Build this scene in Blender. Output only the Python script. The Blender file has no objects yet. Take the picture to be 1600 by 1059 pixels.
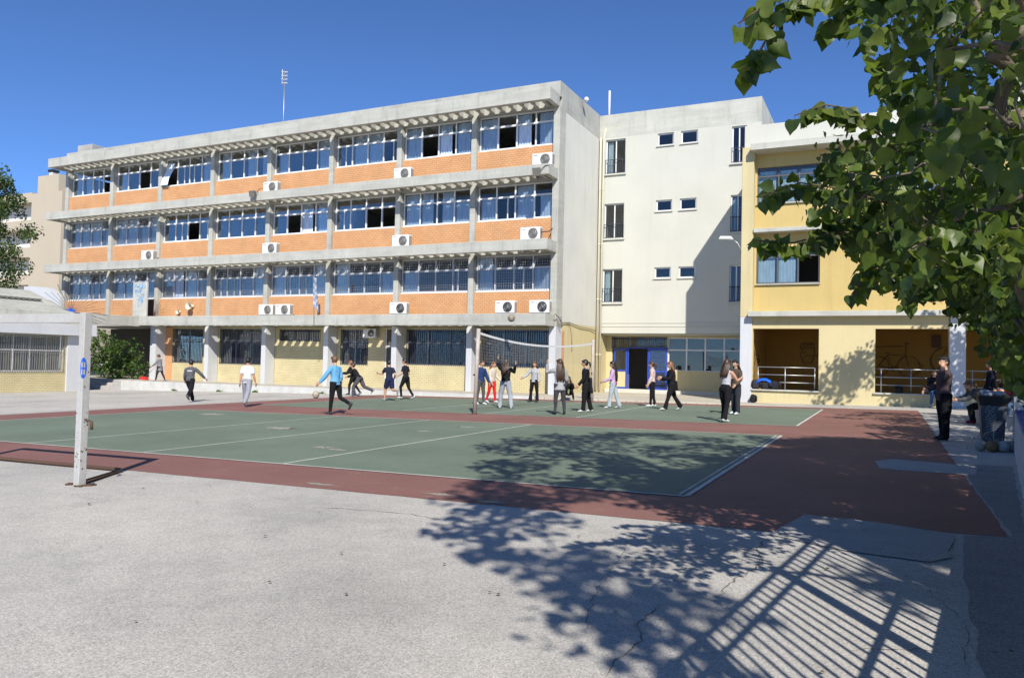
import bpy, bmesh, math, random
import numpy as np
from mathutils import Vector, Matrix, noise
from mathutils.bvhtree import BVHTree

S = bpy.context.scene
COL = S.collection
R = math.radians
rnd = random.Random(11)

# ------------------------------------------------------------------ camera
YAW, PIT, ROL, FPX, HC = 0.450033, 0.030292, 0.022751, 1215.33, 1.4927
fw = Vector((-math.sin(YAW)*math.cos(PIT), math.cos(YAW)*math.cos(PIT), math.sin(PIT)))
r0 = Vector((math.cos(YAW), math.sin(YAW), 0.0)); u0 = r0.cross(fw)
cr = r0*math.cos(ROL)+u0*math.sin(ROL); cu = u0*math.cos(ROL)-r0*math.sin(ROL)
cam_d = bpy.data.cameras.new('camera'); cam = bpy.data.objects.new('camera', cam_d); COL.objects.link(cam)
cam_d.sensor_width = 36.0; cam_d.lens = 36.0*FPX/1600.0; cam_d.clip_start = 0.05; cam_d.clip_end = 3000
cam.matrix_world = Matrix(((cr.x, cu.x, -fw.x, 0), (cr.y, cu.y, -fw.y, 0), (cr.z, cu.z, -fw.z, HC), (0, 0, 0, 1)))
S.camera = cam

# ------------------------------------------------------------------ sky and sun
SUN_EL, SUN_AZ = R(38.5), R(32.0)          # light travels towards (-sin az, cos az)
W = bpy.data.worlds.new('World'); S.world = W; W.use_nodes = True
nt = W.node_tree; nt.nodes.clear()
sky = nt.nodes.new('ShaderNodeTexSky'); sky.sky_type = 'NISHITA'; sky.sun_disc = False
sky.sun_elevation = SUN_EL; sky.sun_rotation = R(180)-SUN_AZ
sky.altitude = 0; sky.air_density = 0.55; sky.dust_density = 0.0; sky.ozone_density = 10.0
bg = nt.nodes.new('ShaderNodeBackground'); bg.inputs[1].default_value = 0.15
wo = nt.nodes.new('ShaderNodeOutputWorld')
nt.links.new(sky.outputs[0], bg.inputs[0]); nt.links.new(bg.outputs[0], wo.inputs[0])
sl = bpy.data.lights.new('sun', 'SUN'); sl.energy = 5.0; sl.angle = R(0.53); sl.color = (1.0, 0.945, 0.86)
so = bpy.data.objects.new('sun', sl); COL.objects.link(so)
ld = Vector((-math.sin(SUN_AZ)*math.cos(SUN_EL), math.cos(SUN_AZ)*math.cos(SUN_EL), -math.sin(SUN_EL)))
so.rotation_euler = ld.to_track_quat('-Z', 'Y').to_euler(); so.location = (20, -30, 40)
vs = S.view_settings
vs.view_transform = 'Standard'; vs.look = 'None'; vs.gamma = 1; vs.use_curve_mapping = False; vs.exposure = 0.26
S.cycles.max_bounces = 6; S.cycles.transparent_max_bounces = 12; S.cycles.use_denoising = True
S.cycles.caustics_reflective = False; S.cycles.caustics_refractive = False

# ------------------------------------------------------------------ helpers
WO = {}
def wpos(o): return WO.get(o.name, Vector((0, 0, 0)))
def tag(o, label=None, cat=None, group=None, kind=None):
    if label: o['label'] = label
    if cat: o['category'] = cat
    if group: o['group'] = group
    if kind: o['kind'] = kind
    return o
def empty(name, loc, label=None, cat=None, group=None):
    o = bpy.data.objects.new(name, None); COL.objects.link(o)
    o.location = loc; o.empty_display_size = .2; WO[o.name] = Vector(loc)
    return tag(o, label, cat, group)
def put(name, me, parent=None, origin=(0, 0, 0), rot=None, scale=None):
    """link mesh data whose vertices are relative to origin (world)"""
    o = bpy.data.objects.new(name, me); COL.objects.link(o)
    origin = Vector(origin)
    if parent:
        o.parent = parent; o.location = origin-wpos(parent)
    else: o.location = origin
    if rot: o.rotation_euler = rot
    if scale: o.scale = scale
    WO[o.name] = origin
    return o
class MB:
    def __init__(s): s.v = []; s.f = []; s.m = []; s.sm = []
    def add(s, vs, fs, mi=0, smooth=False):
        b = len(s.v); s.v += [tuple(v) for v in vs]
        for f in fs: s.f.append(tuple(i+b for i in f)); s.m.append(mi); s.sm.append(smooth)
        return s
    def box(s, x0, x1, y0, y1, z0, z1, mi=0):
        return s.add([(x0,y0,z0),(x1,y0,z0),(x1,y1,z0),(x0,y1,z0),(x0,y0,z1),(x1,y0,z1),(x1,y1,z1),(x0,y1,z1)],
              [(0,3,2,1),(4,5,6,7),(0,1,5,4),(1,2,6,5),(2,3,7,6),(3,0,4,7)], mi)
    def cbox(s, x0, x1, y0, y1, z0, z1, c=.02, mi=0):
        """box with chamfered edges"""
        bm = bmesh.new(); bmesh.ops.create_cube(bm, size=1)
        for v in bm.verts: v.co = Vector(((x0+x1)/2+v.co.x*(x1-x0), (y0+y1)/2+v.co.y*(y1-y0), (z0+z1)/2+v.co.z*(z1-z0)))
        bmesh.ops.bevel(bm, geom=bm.edges[:], offset=c, segments=1, affect='EDGES', profile=.5)
        bm.verts.index_update()
        s.add([v.co[:] for v in bm.verts], [[v.index for v in f.verts] for f in bm.faces], mi); bm.free(); return s
    def prism(s, poly, axis, a, b, mi=0):
        """extrude 2D poly (list of pairs) along axis from a to b; pairs are the other two coordinates in xyz order"""
        n = len(poly)
        def P(p, t):
            if axis == 'x': return (t, p[0], p[1])
            if axis == 'y': return (p[0], t, p[1])
            return (p[0], p[1], t)
        vs = [P(p, a) for p in poly]+[P(p, b) for p in poly]
        fs = [tuple(range(n)), tuple(range(2*n-1, n-1, -1))]+[(i, i+n, (i+1) % n+n, (i+1) % n) for i in range(n)]
        return s.add(vs, fs, mi)
    def tube(s, pts, rad, n=8, mi=0, smooth=True, cap=True):
        pts = [Vector(p) for p in pts]
        if not hasattr(rad, '__len__'): rad = [rad]*len(pts)
        vs = []; fs = []
        ref = None
        for i, p in enumerate(pts):
            d = (pts[min(i+1, len(pts)-1)]-pts[max(i-1, 0)])
            d = d.normalized() if d.length > 1e-9 else Vector((0, 0, 1))
            if ref is None: ref = Vector((0, 0, 1)) if abs(d.z) < .9 else Vector((1, 0, 0))
            a = d.cross(ref).normalized(); b = d.cross(a); ref = -b if False else ref
            for k in range(n):
                t = 2*math.pi*(k+.5)/n
                vs.append(p+(a*math.cos(t)+b*math.sin(t))*rad[i])
        for i in range(len(pts)-1):
            for k in range(n): fs.append((i*n+k, i*n+(k+1) % n, (i+1)*n+(k+1) % n, (i+1)*n+k))
        if cap: fs.append(tuple(range(n-1, -1, -1))); fs.append(tuple((len(pts)-1)*n+k for k in range(n)))
        return s.add(vs, fs, mi, smooth)
    def sphere(s, c, r, nu=12, nv=8, mi=0, sc=(1, 1, 1)):
        vs = []; fs = []; c = Vector(c)
        for j in range(nv+1):
            ph = math.pi*j/nv
            for i in range(nu):
                th = 2*math.pi*i/nu
                vs.append((c.x+r*sc[0]*math.sin(ph)*math.cos(th), c.y+r*sc[1]*math.sin(ph)*math.sin(th), c.z+r*sc[2]*math.cos(ph)))
        for j in range(nv):
            for i in range(nu): fs.append((j*nu+i, (j+1)*nu+i, (j+1)*nu+(i+1) % nu, j*nu+(i+1) % nu))
        return s.add(vs, fs, mi, True)
    def mesh(s, name, mats, origin=(0, 0, 0)):
        o = Vector(origin)
        me = bpy.data.meshes.new(name)
        me.from_pydata([(v[0]-o.x, v[1]-o.y, v[2]-o.z) for v in s.v], [], s.f)
        if not isinstance(mats, (list, tuple)): mats = [mats]
        for m in mats: me.materials.append(m)
        me.polygons.foreach_set('material_index', s.m); me.polygons.foreach_set('use_smooth', s.sm)
        me.validate(); me.update()
        return me
    def build(s, name, mats, parent=None, origin=None):
        if origin is None: origin = wpos(parent) if parent else (0, 0, 0)
        return put(name, s.mesh(name, mats, origin), parent, origin)
def wall_with_holes(mb, u0, u1, z0, z1, y0, y1, holes, axis='y', mi=0):
    """wall slab between u0..u1 (x if axis y) with rectangular holes (ua,ub,za,zb), thickness y0..y1; cut into boxes"""
    us = sorted(set([u0, u1]+[h[0] for h in holes]+[h[1] for h in holes]))
    us = [u for u in us if u0 <= u <= u1]
    for a, b in zip(us[:-1], us[1:]):
        hs = sorted([h for h in holes if h[0] < (a+b)/2 < h[1]], key=lambda h: h[2])
        z = z0; segs = []
        for h in hs:
            if h[2] > z: segs.append((z, h[2]))
            z = h[3]
        if z < z1: segs.append((z, z1))
        for (za, zb) in segs:
            if axis == 'y': mb.box(a, b, y0, y1, za, zb, mi)
            else: mb.box(y0, y1, a, b, za, zb, mi)

# ------------------------------------------------------------------ materials
def newmat(name):
    m = bpy.data.materials.new(name); m.use_nodes = True
    n = m.node_tree; n.nodes.clear()
    out = n.nodes.new('ShaderNodeOutputMaterial'); p = n.nodes.new('ShaderNodeBsdfPrincipled')
    n.links.new(p.outputs[0], out.inputs[0])
    return m, n, p, out
def nd(n, t, **kw):
    x = n.nodes.new(t)
    for k, v in kw.items():
        if k.startswith('i_'):
            key = k[2:]; key = int(key) if key.isdigit() else key.replace('_', ' ')
            x.inputs[key].default_value = v
        else: setattr(x, k, v)
    return x
def ramp(n, fac, stops):
    r = n.nodes.new('ShaderNodeValToRGB'); e = r.color_ramp.elements
    while len(e) < len(stops): e.new(.5)
    for el, (p, c) in zip(e, stops): el.position = p; el.color = (*c, 1) if len(c) == 3 else c
    n.links.new(fac, r.inputs[0]); return r
def mixc(n, fac, a, b, mode='MIX'):
    m = n.nodes.new('ShaderNodeMix'); m.data_type = 'RGBA'; m.blend_type = mode
    for sock, val in ((m.inputs[0], fac), (m.inputs[6], a), (m.inputs[7], b)):
        if hasattr(val, 'links'): n.links.new(val, sock)
        elif hasattr(val, '__len__'): sock.default_value = (*val, 1) if len(val) == 3 else val
        else: sock.default_value = val
    return m.outputs[2]
def pos(n, scale=(1, 1, 1)):
    g = n.nodes.new('ShaderNodeNewGeometry'); mp = n.nodes.new('ShaderNodeMapping')
    n.links.new(g.outputs['Position'], mp.inputs[0]); mp.inputs['Scale'].default_value = scale
    return mp.outputs[0]
def noi(n, vec, scale, detail=4, rough=.6):
    t = nd(n, 'ShaderNodeTexNoise', i_Scale=scale, i_Detail=detail, i_Roughness=rough); n.links.new(vec, t.inputs['Vector']); return t.outputs['Fac']
def bump(n, p, h, strength=.3, dist=.01):
    b = nd(n, 'ShaderNodeBump', i_Strength=strength, i_Distance=dist); n.links.new(h, b.inputs['Height']); n.links.new(b.outputs[0], p.inputs['Normal'])
def surf(name, col, rough=.8, var=.12, scale=1.2, fine=30, fvar=.06, bstr=.15, streak=0, spec=.3, metal=0, streakcol=None):
    m, n, p, out = newmat(name)
    v = pos(n)
    a = noi(n, v, scale, 5)
    c = mixc(n, 1.0, col, ramp(n, a, [(.25, (1-var,)*3), (.75, (1+var*.5,)*3)]).outputs[0], 'MULTIPLY')
    f = noi(n, v, fine, 3)
    c = mixc(n, 1.0, c, ramp(n, f, [(.3, (1-fvar,)*3), (.7, (1+fvar,)*3)]).outputs[0], 'MULTIPLY')
    if streak:
        st = noi(n, pos(n, (2.2, 2.2, .18)), 1.6, 5, .65)
        sc = streakcol or tuple(x*.55 for x in col)
        c = mixc(n, ramp(n, st, [(.5, (0, 0, 0)), (.78, (streak,)*3)]).outputs[0], c, sc)
    n.links.new(c, p.inputs['Base Color'])
    p.inputs['Roughness'].default_value = rough; p.inputs['Specular IOR Level'].default_value = spec; p.inputs['Metallic'].default_value = metal
    if bstr: bump(n, p, f, bstr, .006)
    return m
def concrete(name, col, boards=.11, streak=.5):
    m, n, p, out = newmat(name)
    v = pos(n); a = noi(n, v, .8, 6); f = noi(n, v, 22, 4)
    c = mixc(n, 1.0, col, ramp(n, a, [(.25, (.82,)*3), (.75, (1.08,)*3)]).outputs[0], 'MULTIPLY')
    c = mixc(n, 1.0, c, ramp(n, f, [(.3, (.93,)*3), (.7, (1.06,)*3)]).outputs[0], 'MULTIPLY')
    # board marks: thin dark lines every board in z, each board slightly different
    sep = nd(n, 'ShaderNodeSeparateXYZ'); n.links.new(v, sep.inputs[0])
    dv = nd(n, 'ShaderNodeMath', operation='DIVIDE', i_1=boards); n.links.new(sep.outputs[2], dv.inputs[0])
    fr = nd(n, 'ShaderNodeMath', operation='FRACT'); n.links.new(dv.outputs[0], fr.inputs[0])
    ln = ramp(n, fr.outputs[0], [(.0, (.72,)*3), (.07, (1, 1, 1)), (1, (1, 1, 1))])
    c = mixc(n, .55, c, ln.outputs[0], 'MULTIPLY')
    bd = noi(n, pos(n, (.35, .35, 1/boards*.5)), 1.0, 2)
    c = mixc(n, 1.0, c, ramp(n, bd, [(.3, (.92,)*3), (.7, (1.05,)*3)]).outputs[0], 'MULTIPLY')
    st = noi(n, pos(n, (1.6, 1.6, .25)), 1.5, 6, .7)
    c = mixc(n, ramp(n, st, [(.52, (0, 0, 0)), (.8, (streak,)*3)]).outputs[0], c, (.13, .13, .115))
    n.links.new(c, p.inputs['Base Color']); p.inputs['Roughness'].default_value = .85; p.inputs['Specular IOR Level'].default_value = .2
    bump(n, p, f, .25, .008)
    return m
def brick(name, c1, c2, mortar, bw=.235, rh=.105, ms=.012):
    m, n, p, out = newmat(name)
    g = n.nodes.new('ShaderNodeNewGeometry'); sp = nd(n, 'ShaderNodeSeparateXYZ'); n.links.new(g.outputs['Position'], sp.inputs[0])
    ad = nd(n, 'ShaderNodeMath', operation='ADD'); n.links.new(sp.outputs[0], ad.inputs[0]); n.links.new(sp.outputs[1], ad.inputs[1])
    cb = nd(n, 'ShaderNodeCombineXYZ'); n.links.new(ad.outputs[0], cb.inputs[0]); n.links.new(sp.outputs[2], cb.inputs[1])
    t = nd(n, 'ShaderNodeTexBrick', i_Scale=1.0); t.inputs['Brick Width'].default_value = bw; t.inputs['Row Height'].default_value = rh
    t.inputs['Mortar Size'].default_value = ms; t.inputs['Mortar Smooth'].default_value = .2; t.inputs['Bias'].default_value = -.1
    t.inputs['Color1'].default_value = (*c1, 1); t.inputs['Color2'].default_value = (*c2, 1); t.inputs['Mortar'].default_value = (*mortar, 1)
    n.links.new(cb.outputs[0], t.inputs['Vector'])
    v = pos(n); a = noi(n, v, 1.1, 5); f = noi(n, v, 40, 3)
    c = mixc(n, 1.0, t.outputs['Color'], ramp(n, a, [(.25, (.84,)*3), (.75, (1.06,)*3)]).outputs[0], 'MULTIPLY')
    c = mixc(n, 1.0, c, ramp(n, f, [(.3, (.92,)*3), (.7, (1.06,)*3)]).outputs[0], 'MULTIPLY')
    n.links.new(c, p.inputs['Base Color']); p.inputs['Roughness'].default_value = .85; p.inputs['Specular IOR Level'].default_value = .2
    inv = nd(n, 'ShaderNodeMath', operation='SUBTRACT', i_0=1.0); n.links.new(t.outputs['Fac'], inv.inputs[1])
    bump(n, p, inv.outputs[0], .5, .012)
    return m
def plain(name, col, rough=.5, metal=0, spec=.4, var=.08, scale=6):
    return surf(name, col, rough, var, scale, 60, .03, 0, 0, spec, metal)
def glassmat(name, tint=(.93, .96, .97), refl=.06, rough=.01):
    m, n, p, out = newmat(name); n.nodes.remove(p)
    tr = nd(n, 'ShaderNodeBsdfTransparent'); tr.inputs[0].default_value = (*tint, 1)
    gl = nd(n, 'ShaderNodeBsdfGlossy'); gl.inputs['Roughness'].default_value = rough; gl.inputs[0].default_value = (.95, .95, .93, 1)
    fr = nd(n, 'ShaderNodeFresnel', i_IOR=1.6)
    mx = nd(n, 'ShaderNodeMath', operation='MULTIPLY_ADD', i_1=.55, i_2=refl); n.links.new(fr.outputs[0], mx.inputs[0])
    nz = noi(n, pos(n), .9, 2); b = nd(n, 'ShaderNodeBump', i_Strength=.04, i_Distance=.02); n.links.new(nz, b.inputs['Height']); n.links.new(b.outputs[0], gl.inputs['Normal'])
    ms = nd(n, 'ShaderNodeMixShader'); n.links.new(mx.outputs[0], ms.inputs[0]); n.links.new(tr.outputs[0], ms.inputs[1]); n.links.new(gl.outputs[0], ms.inputs[2])
    n.links.new(ms.outputs[0], out.inputs[0]); return m
def cloth(name, col, trans=.35, var=.15):
    m, n, p, out = newmat(name)
    a = noi(n, pos(n, (1, 1, .2)), 9, 3)
    c = mixc(n, 1.0, col, ramp(n, a, [(.3, (1-var,)*3), (.7, (1+var,)*3)]).outputs[0], 'MULTIPLY')
    n.links.new(c, p.inputs['Base Color']); p.inputs['Roughness'].default_value = .9; p.inputs['Specular IOR Level'].default_value = .1
    if trans:
        t = nd(n, 'ShaderNodeBsdfTranslucent'); n.links.new(c, t.inputs[0])
        ms = nd(n, 'ShaderNodeMixShader', i_0=trans); n.links.new(p.outputs[0], ms.inputs[1]); n.links.new(t.outputs[0], ms.inputs[2]); n.links.new(ms.outputs[0], out.inputs[0])
    return m
def leafmat(name, col, trans=.3):
    m, n, p, out = newmat(name)
    v = pos(n); a = noi(n, v, 1.3, 3); f = noi(n, v, 14, 3)
    c = mixc(n, ramp(n, a, [(.35, (0, 0, 0)), (.65, (1, 1, 1))]).outputs[0], tuple(x*.7 for x in col), tuple(x*1.2 for x in col))
    c = mixc(n, 1.0, c, ramp(n, f, [(.3, (.7, .75, .7)), (.7, (1.25, 1.2, 1.1))]).outputs[0], 'MULTIPLY')
    n.links.new(c, p.inputs['Base Color']); p.inputs['Roughness'].default_value = .42; p.inputs['Specular IOR Level'].default_value = .4
    t = nd(n, 'ShaderNodeBsdfTranslucent'); tc = mixc(n, 1.0, c, (1.5, 1.7, .5), 'MULTIPLY'); n.links.new(tc, t.inputs[0])
    ms = nd(n, 'ShaderNodeMixShader', i_0=trans); n.links.new(p.outputs[0], ms.inputs[1]); n.links.new(t.outputs[0], ms.inputs[2]); n.links.new(ms.outputs[0], out.inputs[0])
    return m

M = {}
M['conc'] = concrete('board_marked_concrete', (.47, .47, .42))
M['conc2'] = concrete('pale_concrete', (.52, .52, .46), .14, .4)
M['whitepl'] = surf('white_plaster', (.64, .635, .575), .85, .09, .5, 30, .03, .1, .38, streakcol=(.45, .41, .32))
M['cream'] = surf('cream_plaster', (.56, .56, .495), .85, .07, .5, 30, .03, .1, .28, streakcol=(.50, .44, .32))
M['yel'] = surf('yellow_plaster', (.56, .425, .17), .85, .09, .6, 30, .03, .1, .28)
M['paleyel'] = surf('pale_yellow_plaster', (.60, .515, .29), .85, .09, .6, 30, .03, .1, .3)
M['pillar'] = surf('pillar_white_paint', (.56, .575, .59), .8, .08, .8, 30, .04, .12, .2)
M['orbrick'] = brick('orange_brick', (.68, .365, .175), (.63, .325, .15), (.42, .24, .13))
M['yebrick'] = brick('yellow_brick', (.64, .56, .33), (.60, .52, .30), (.42, .36, .21), .26, .095, .011)
M['alu'] = plain('white_window_frame', (.74, .75, .76), .4)
M['darkfr'] = plain('dark_window_frame', (.10, .10, .10), .5)
M['bar'] = plain('dark_security_bar', (.045, .05, .07), .5)
M['steel'] = plain('galvanised_steel', (.42, .42, .42), .4, .7)
M['glass'] = glassmat('window_glass', refl=0.02)
M['curt'] = cloth('blue_curtain', (.64, .76, .92), .12)
M['curtd'] = cloth('dark_blue_blind', (.03, .045, .11), .15)
M['curt2'] = cloth('pale_blue_curtain', (.60, .76, .82), .12)
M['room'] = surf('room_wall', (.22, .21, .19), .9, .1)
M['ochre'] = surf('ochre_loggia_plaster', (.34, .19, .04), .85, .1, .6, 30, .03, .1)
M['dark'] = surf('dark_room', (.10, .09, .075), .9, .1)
M['bluep'] = plain('blue_door_paint', (.03, .07, .40), .4)
M['acw'] = plain('air_conditioner_casing', (.72, .72, .69), .5)
M['acd'] = plain('air_conditioner_grille', (.16, .15, .13), .6)
M['black'] = plain('black_plastic', (.02, .02, .02), .5)
M['pipe'] = plain('cream_pipe', (.66, .62, .48), .5)
M['rust'] = plain('rusty_iron', (.10, .055, .035), .8)
M['bluegraf'] = plain('blue_spray_paint', (.02, .13, .62), .6)
M['ltblue'] = plain('light_blue_spray_paint', (.20, .42, .70), .6)
M['blackgraf'] = plain('dark_spray_paint', (.075, .045, .02), .7)
M['whiteline'] = surf('court_line_paint', (.62, .62, .56), .8, .2, 3, 40, .1, 0)

def groundz(X, Y):
    Xc = max(-75.0, min(25.0, X)); Yc = max(-30.0, min(60.0, Y))
    return .0148*Xc+.0031*Yc-.008*max(0.0, -22-Xc)
def walkz(X): return .04+.004*(X+5)

def gravel(name, col, speck=.55, crack=True):
    m, n, p, out = newmat(name)
    v = pos(n)
    big = noi(n, v, .35, 6, .62); mid = noi(n, v, 3.0, 5)
    sp = nd(n, 'ShaderNodeTexVoronoi', i_Scale=105.0); n.links.new(v, sp.inputs['Vector'])
    sp2 = noi(n, v, 120, 2)
    c = mixc(n, 1.0, col, ramp(n, big, [(.28, (.70, .70, .70)), (.5, (.97, .96, .95)), (.72, (1.12, 1.10, 1.06))]).outputs[0], 'MULTIPLY')
    sn = noi(n, v, 1.1, 6, .7); c = mixc(n, ramp(n, sn, [(.56, (0, 0, 0)), (.72, (.45,)*3)]).outputs[0], c, tuple(x*.6 for x in col))
    c = mixc(n, 1.0, c, ramp(n, mid, [(.3, (.93,)*3), (.7, (1.05,)*3)]).outputs[0], 'MULTIPLY')
    bw = nd(n, 'ShaderNodeRGBToBW'); n.links.new(sp.outputs['Color'], bw.inputs[0])
    c = mixc(n, speck, c, ramp(n, bw.outputs[0], [(.1, (.42, .42, .43)), (.5, (1, .99, .97)), (.9, (1.45, 1.42, 1.35))]).outputs[0], 'MULTIPLY')
    c = mixc(n, .5, c, ramp(n, sp2, [(.35, (.6,)*3), (.65, (1.3,)*3)]).outputs[0], 'MULTIPLY')
    # brushed tyre-like streaks
    st = noi(n, pos(n, (.25, 1.8, 1)), 1.3, 5); c = mixc(n, ramp(n, st, [(.55, (0, 0, 0)), (.8, (.35,)*3)]).outputs[0], c, tuple(x*.7 for x in col))
    if crack:
        wv = nd(n, 'ShaderNodeTexNoise', i_Scale=1.4, i_Detail=5.0); n.links.new(v, wv.inputs['Vector'])
        vm = nd(n, 'ShaderNodeVectorMath', operation='MULTIPLY_ADD'); n.links.new(wv.outputs['Color'], vm.inputs[0]); vm.inputs[1].default_value = (.7, .7, 0); n.links.new(v, vm.inputs[2])
        vo = nd(n, 'ShaderNodeTexVoronoi', feature='DISTANCE_TO_EDGE', i_Scale=.28); n.links.new(vm.outputs[0], vo.inputs['Vector'])
        msk = noi(n, v, .22, 2)
        wdt = nd(n, 'ShaderNodeMapRange', i_1=.54, i_2=.66, i_3=0.0, i_4=1.0); n.links.new(msk, wdt.inputs[0])
        ck = ramp(n, vo.outputs['Distance'], [(.0, (1, 1, 1)), (.006, (.6,)*3), (.012, (0, 0, 0))])
        mm = nd(n, 'ShaderNodeMath', operation='MULTIPLY'); n.links.new(ck.outputs[0], mm.inputs[0]); n.links.new(wdt.outputs[0], mm.inputs[1])
        c = mixc(n, mm.outputs[0], c, (.07, .065, .06))
    n.links.new(c, p.inputs['Base Color']); p.inputs['Roughness'].default_value = .9; p.inputs['Specular IOR Level'].default_value = .15
    bump(n, p, bw.outputs[0], .35, .006)
    return m
def paintcourt(name, col, under):
    m, n, p, out = newmat(name)
    v = pos(n); big = noi(n, v, .5, 6); f = noi(n, v, 60, 3); mid = noi(n, v, 5, 5, .7)
    c = mixc(n, 1.0, col, ramp(n, big, [(.3, (.85,)*3), (.7, (1.12,)*3)]).outputs[0], 'MULTIPLY')
    c = mixc(n, 1.0, c, ramp(n, f, [(.3, (.86,)*3), (.7, (1.12,)*3)]).outputs[0], 'MULTIPLY')
    c = mixc(n, ramp(n, mid, [(.60, (0, 0, 0)), (.78, (.7,)*3)]).outputs[0], c, under)
    sc_ = noi(n, pos(n, (1, 1, 1)), 14, 6, .75); c = mixc(n, ramp(n, sc_, [(.62, (0, 0, 0)), (.74, (.6,)*3)]).outputs[0], c, under)
    dk = noi(n, v, .22, 4); c = mixc(n, ramp(n, dk, [(.45, (0, 0, 0)), (.75, (.35,)*3)]).outputs[0], c, tuple(x*.68 for x in col))
    st = noi(n, pos(n, (.5, 3, 1)), 1.6, 5, .7); c = mixc(n, ramp(n, st, [(.58, (0, 0, 0)), (.8, (.3,)*3)]).outputs[0], c, under)
    n.links.new(c, p.inputs['Base Color']); p.inputs['Roughness'].default_value = .75; p.inputs['Specular IOR Level'].default_value = .25
    bump(n, p, f, .25, .004)
    return m
M['strip'] = gravel('shade_toned_asphalt', (.31, .308, .30), .5, False)  # asphalt colour darkened to deepen the tree shade
M['ground'] = gravel('pale_worn_asphalt', (.505, .49, .455), .5, False)
M['patch'] = gravel('grey_concrete_patch', (.43, .425, .41), .35, False)
M['walk'] = surf('pavement_concrete', (.50, .455, .37), .9, .16, .7, 25, .08, .2)
M['kerb'] = surf('whitewashed_kerb', (.56, .56, .53), .85, .2, 1.5, 25, .08, .2, .3)
M['red'] = paintcourt('red_court_paint', (.250, .124, .103), (.35, .27, .23))
M['green'] = paintcourt('green_court_paint', (.163, .208, .152), (.30, .315, .265))
M['worn'] = surf('worn_bare_patch', (.37, .35, .285), .9, .2, 6, 50, .15, .1)
CRACKS = [[(-2.08, 6.87), (-1.92, 6.17), (-1.79, 5.33), (-1.65, 4.59), (-1.52, 4.19)], [(-1.27, 4.85), (-1.3, 4.43), (-1.2, 4.18), (-1.23, 3.91), (-1.21, 3.58)], [(-0.96, 7.17), (-0.94, 6.64), (-0.85, 6.23), (-0.95, 5.68), (-0.99, 5.22)], [(0.43, 5.38), (0.42, 5.07), (0.37, 4.72), (0.38, 4.39)], [(-0.16, 4.55), (0.17, 4.73), (0.38, 4.73)], [(-8.74, 8.87), (-7.45, 8.53), (-6.12, 8.22)], [(-5.38, 6.47), (-4.88, 6.57), (-4.29, 6.61), (-3.86, 6.52)], [(0.23, 6.19), (0.35, 5.61), (0.43, 5.38)], [(-4.37, 3.48), (-4.07, 3.88), (-3.8, 4.19)]]
# ------------------------------------------------------------------ ground
def sheet(name, poly, dz, mat, jit=0.0, parent=None, seed=1, step=.25):
    """thin painted sheet on the sloping yard; poly = list of (x,y); edges optionally uneven"""
    rr = random.Random(seed); pts = []
    for i, a in enumerate(poly):
        b = poly[(i+1) % len(poly)]
        L = math.hypot(b[0]-a[0], b[1]-a[1]); k = max(1, int(L/step)) if jit else 1
        for j in range(k):
            t = j/k; x = a[0]+(b[0]-a[0])*t; y = a[1]+(b[1]-a[1])*t
            if jit and j: x += rr.uniform(-jit, jit); y += rr.uniform(-jit, jit)
            pts.append((x, y))
    mb = MB(); mb.add([(x, y, groundz(x, y)+dz) for x, y in pts], [tuple(range(len(pts)))])
    o = mb.build(name, mat, parent)
    if not parent: tag(o, kind='structure')
    return o
mb = MB()
xs = [-700, -300, -120, -75, -60, -48, -40, -31, -22, -12, 0, 12, 25, 60, 300, 700]; ys = [-300, -80, -30, -10, 0, 10, 20, 30, 40, 60, 120, 300, 900]
mb.add([(x, y, groundz(x, y)) for y in ys for x in xs], [(j*len(xs)+i, j*len(xs)+i+1, (j+1)*len(xs)+i+1, (j+1)*len(xs)+i) for j in range(len(ys)-1) for i in range(len(xs)-1)])
tag(mb.build('ground', M['ground']), kind='structure')
sheet('red_court', [(-22.2, 7.45), (-18, 7.45), (-.95, 7.45), (-.7, 8.4), (.5, 8.2), (.98, 8.2), (1.0, 31.3), (-8, 31.55), (-22.3, 31.55)], .004, M['red'], .012, seed=4)
Xe, Y1 = -2.07, 8.966
g1 = sheet('green_court', [(Xe-18, Y1), (Xe, Y1), (Xe, Y1+9), (Xe-18, Y1+9)], .008, M['green'])
Y3 = Y1+12.1
g2 = sheet('green_court', [(Xe-18, Y3), (Xe, Y3), (Xe, Y3+8.9), (Xe-18, Y3+8.9)], .008, M['green'])
def line(g, x0, y0, x1, y1, w=.05):
    d = Vector((x1-x0, y1-y0)).normalized(); nn = Vector((-d.y, d.x))*w/2
    sheet('court_line', [(x0+nn.x, y0+nn.y), (x0-nn.x, y0-nn.y), (x1-nn.x, y1-nn.y), (x1+nn.x, y1+nn.y)], .012, M['whiteline'], .004, g, seed=int(abs(x0*13+y1*7)), step=.15)
for g, ya, yb in ((g1, Y1, Y1+9), (g2, Y3, Y3+8.9)):
    for k, w_ in ((0, .06), (6, .05), (9, .05), (12, .05), (18, .05)): line(g, Xe-k, ya+.04, Xe-k, yb-.04, w_)
    line(g, Xe-18, ya, Xe, ya, .05); line(g, Xe-18, yb, Xe, yb, .045)
line(g1, Xe-.1, Y1+.1, Xe-.1, Y1+8.9, .03)
def blob(name, x, y, rx, ry, mat, dz=.010, seed=1, par=None, n=46):
    rr = random.Random(seed)
    sheet(name, [(x+rx*math.cos(t)*(.35+.75*rr.random()), y+ry*math.sin(t)*(.35+.75*rr.random())) for t in [2*math.pi*i/n for i in range(n)]], dz, mat, 0, par)
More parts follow.
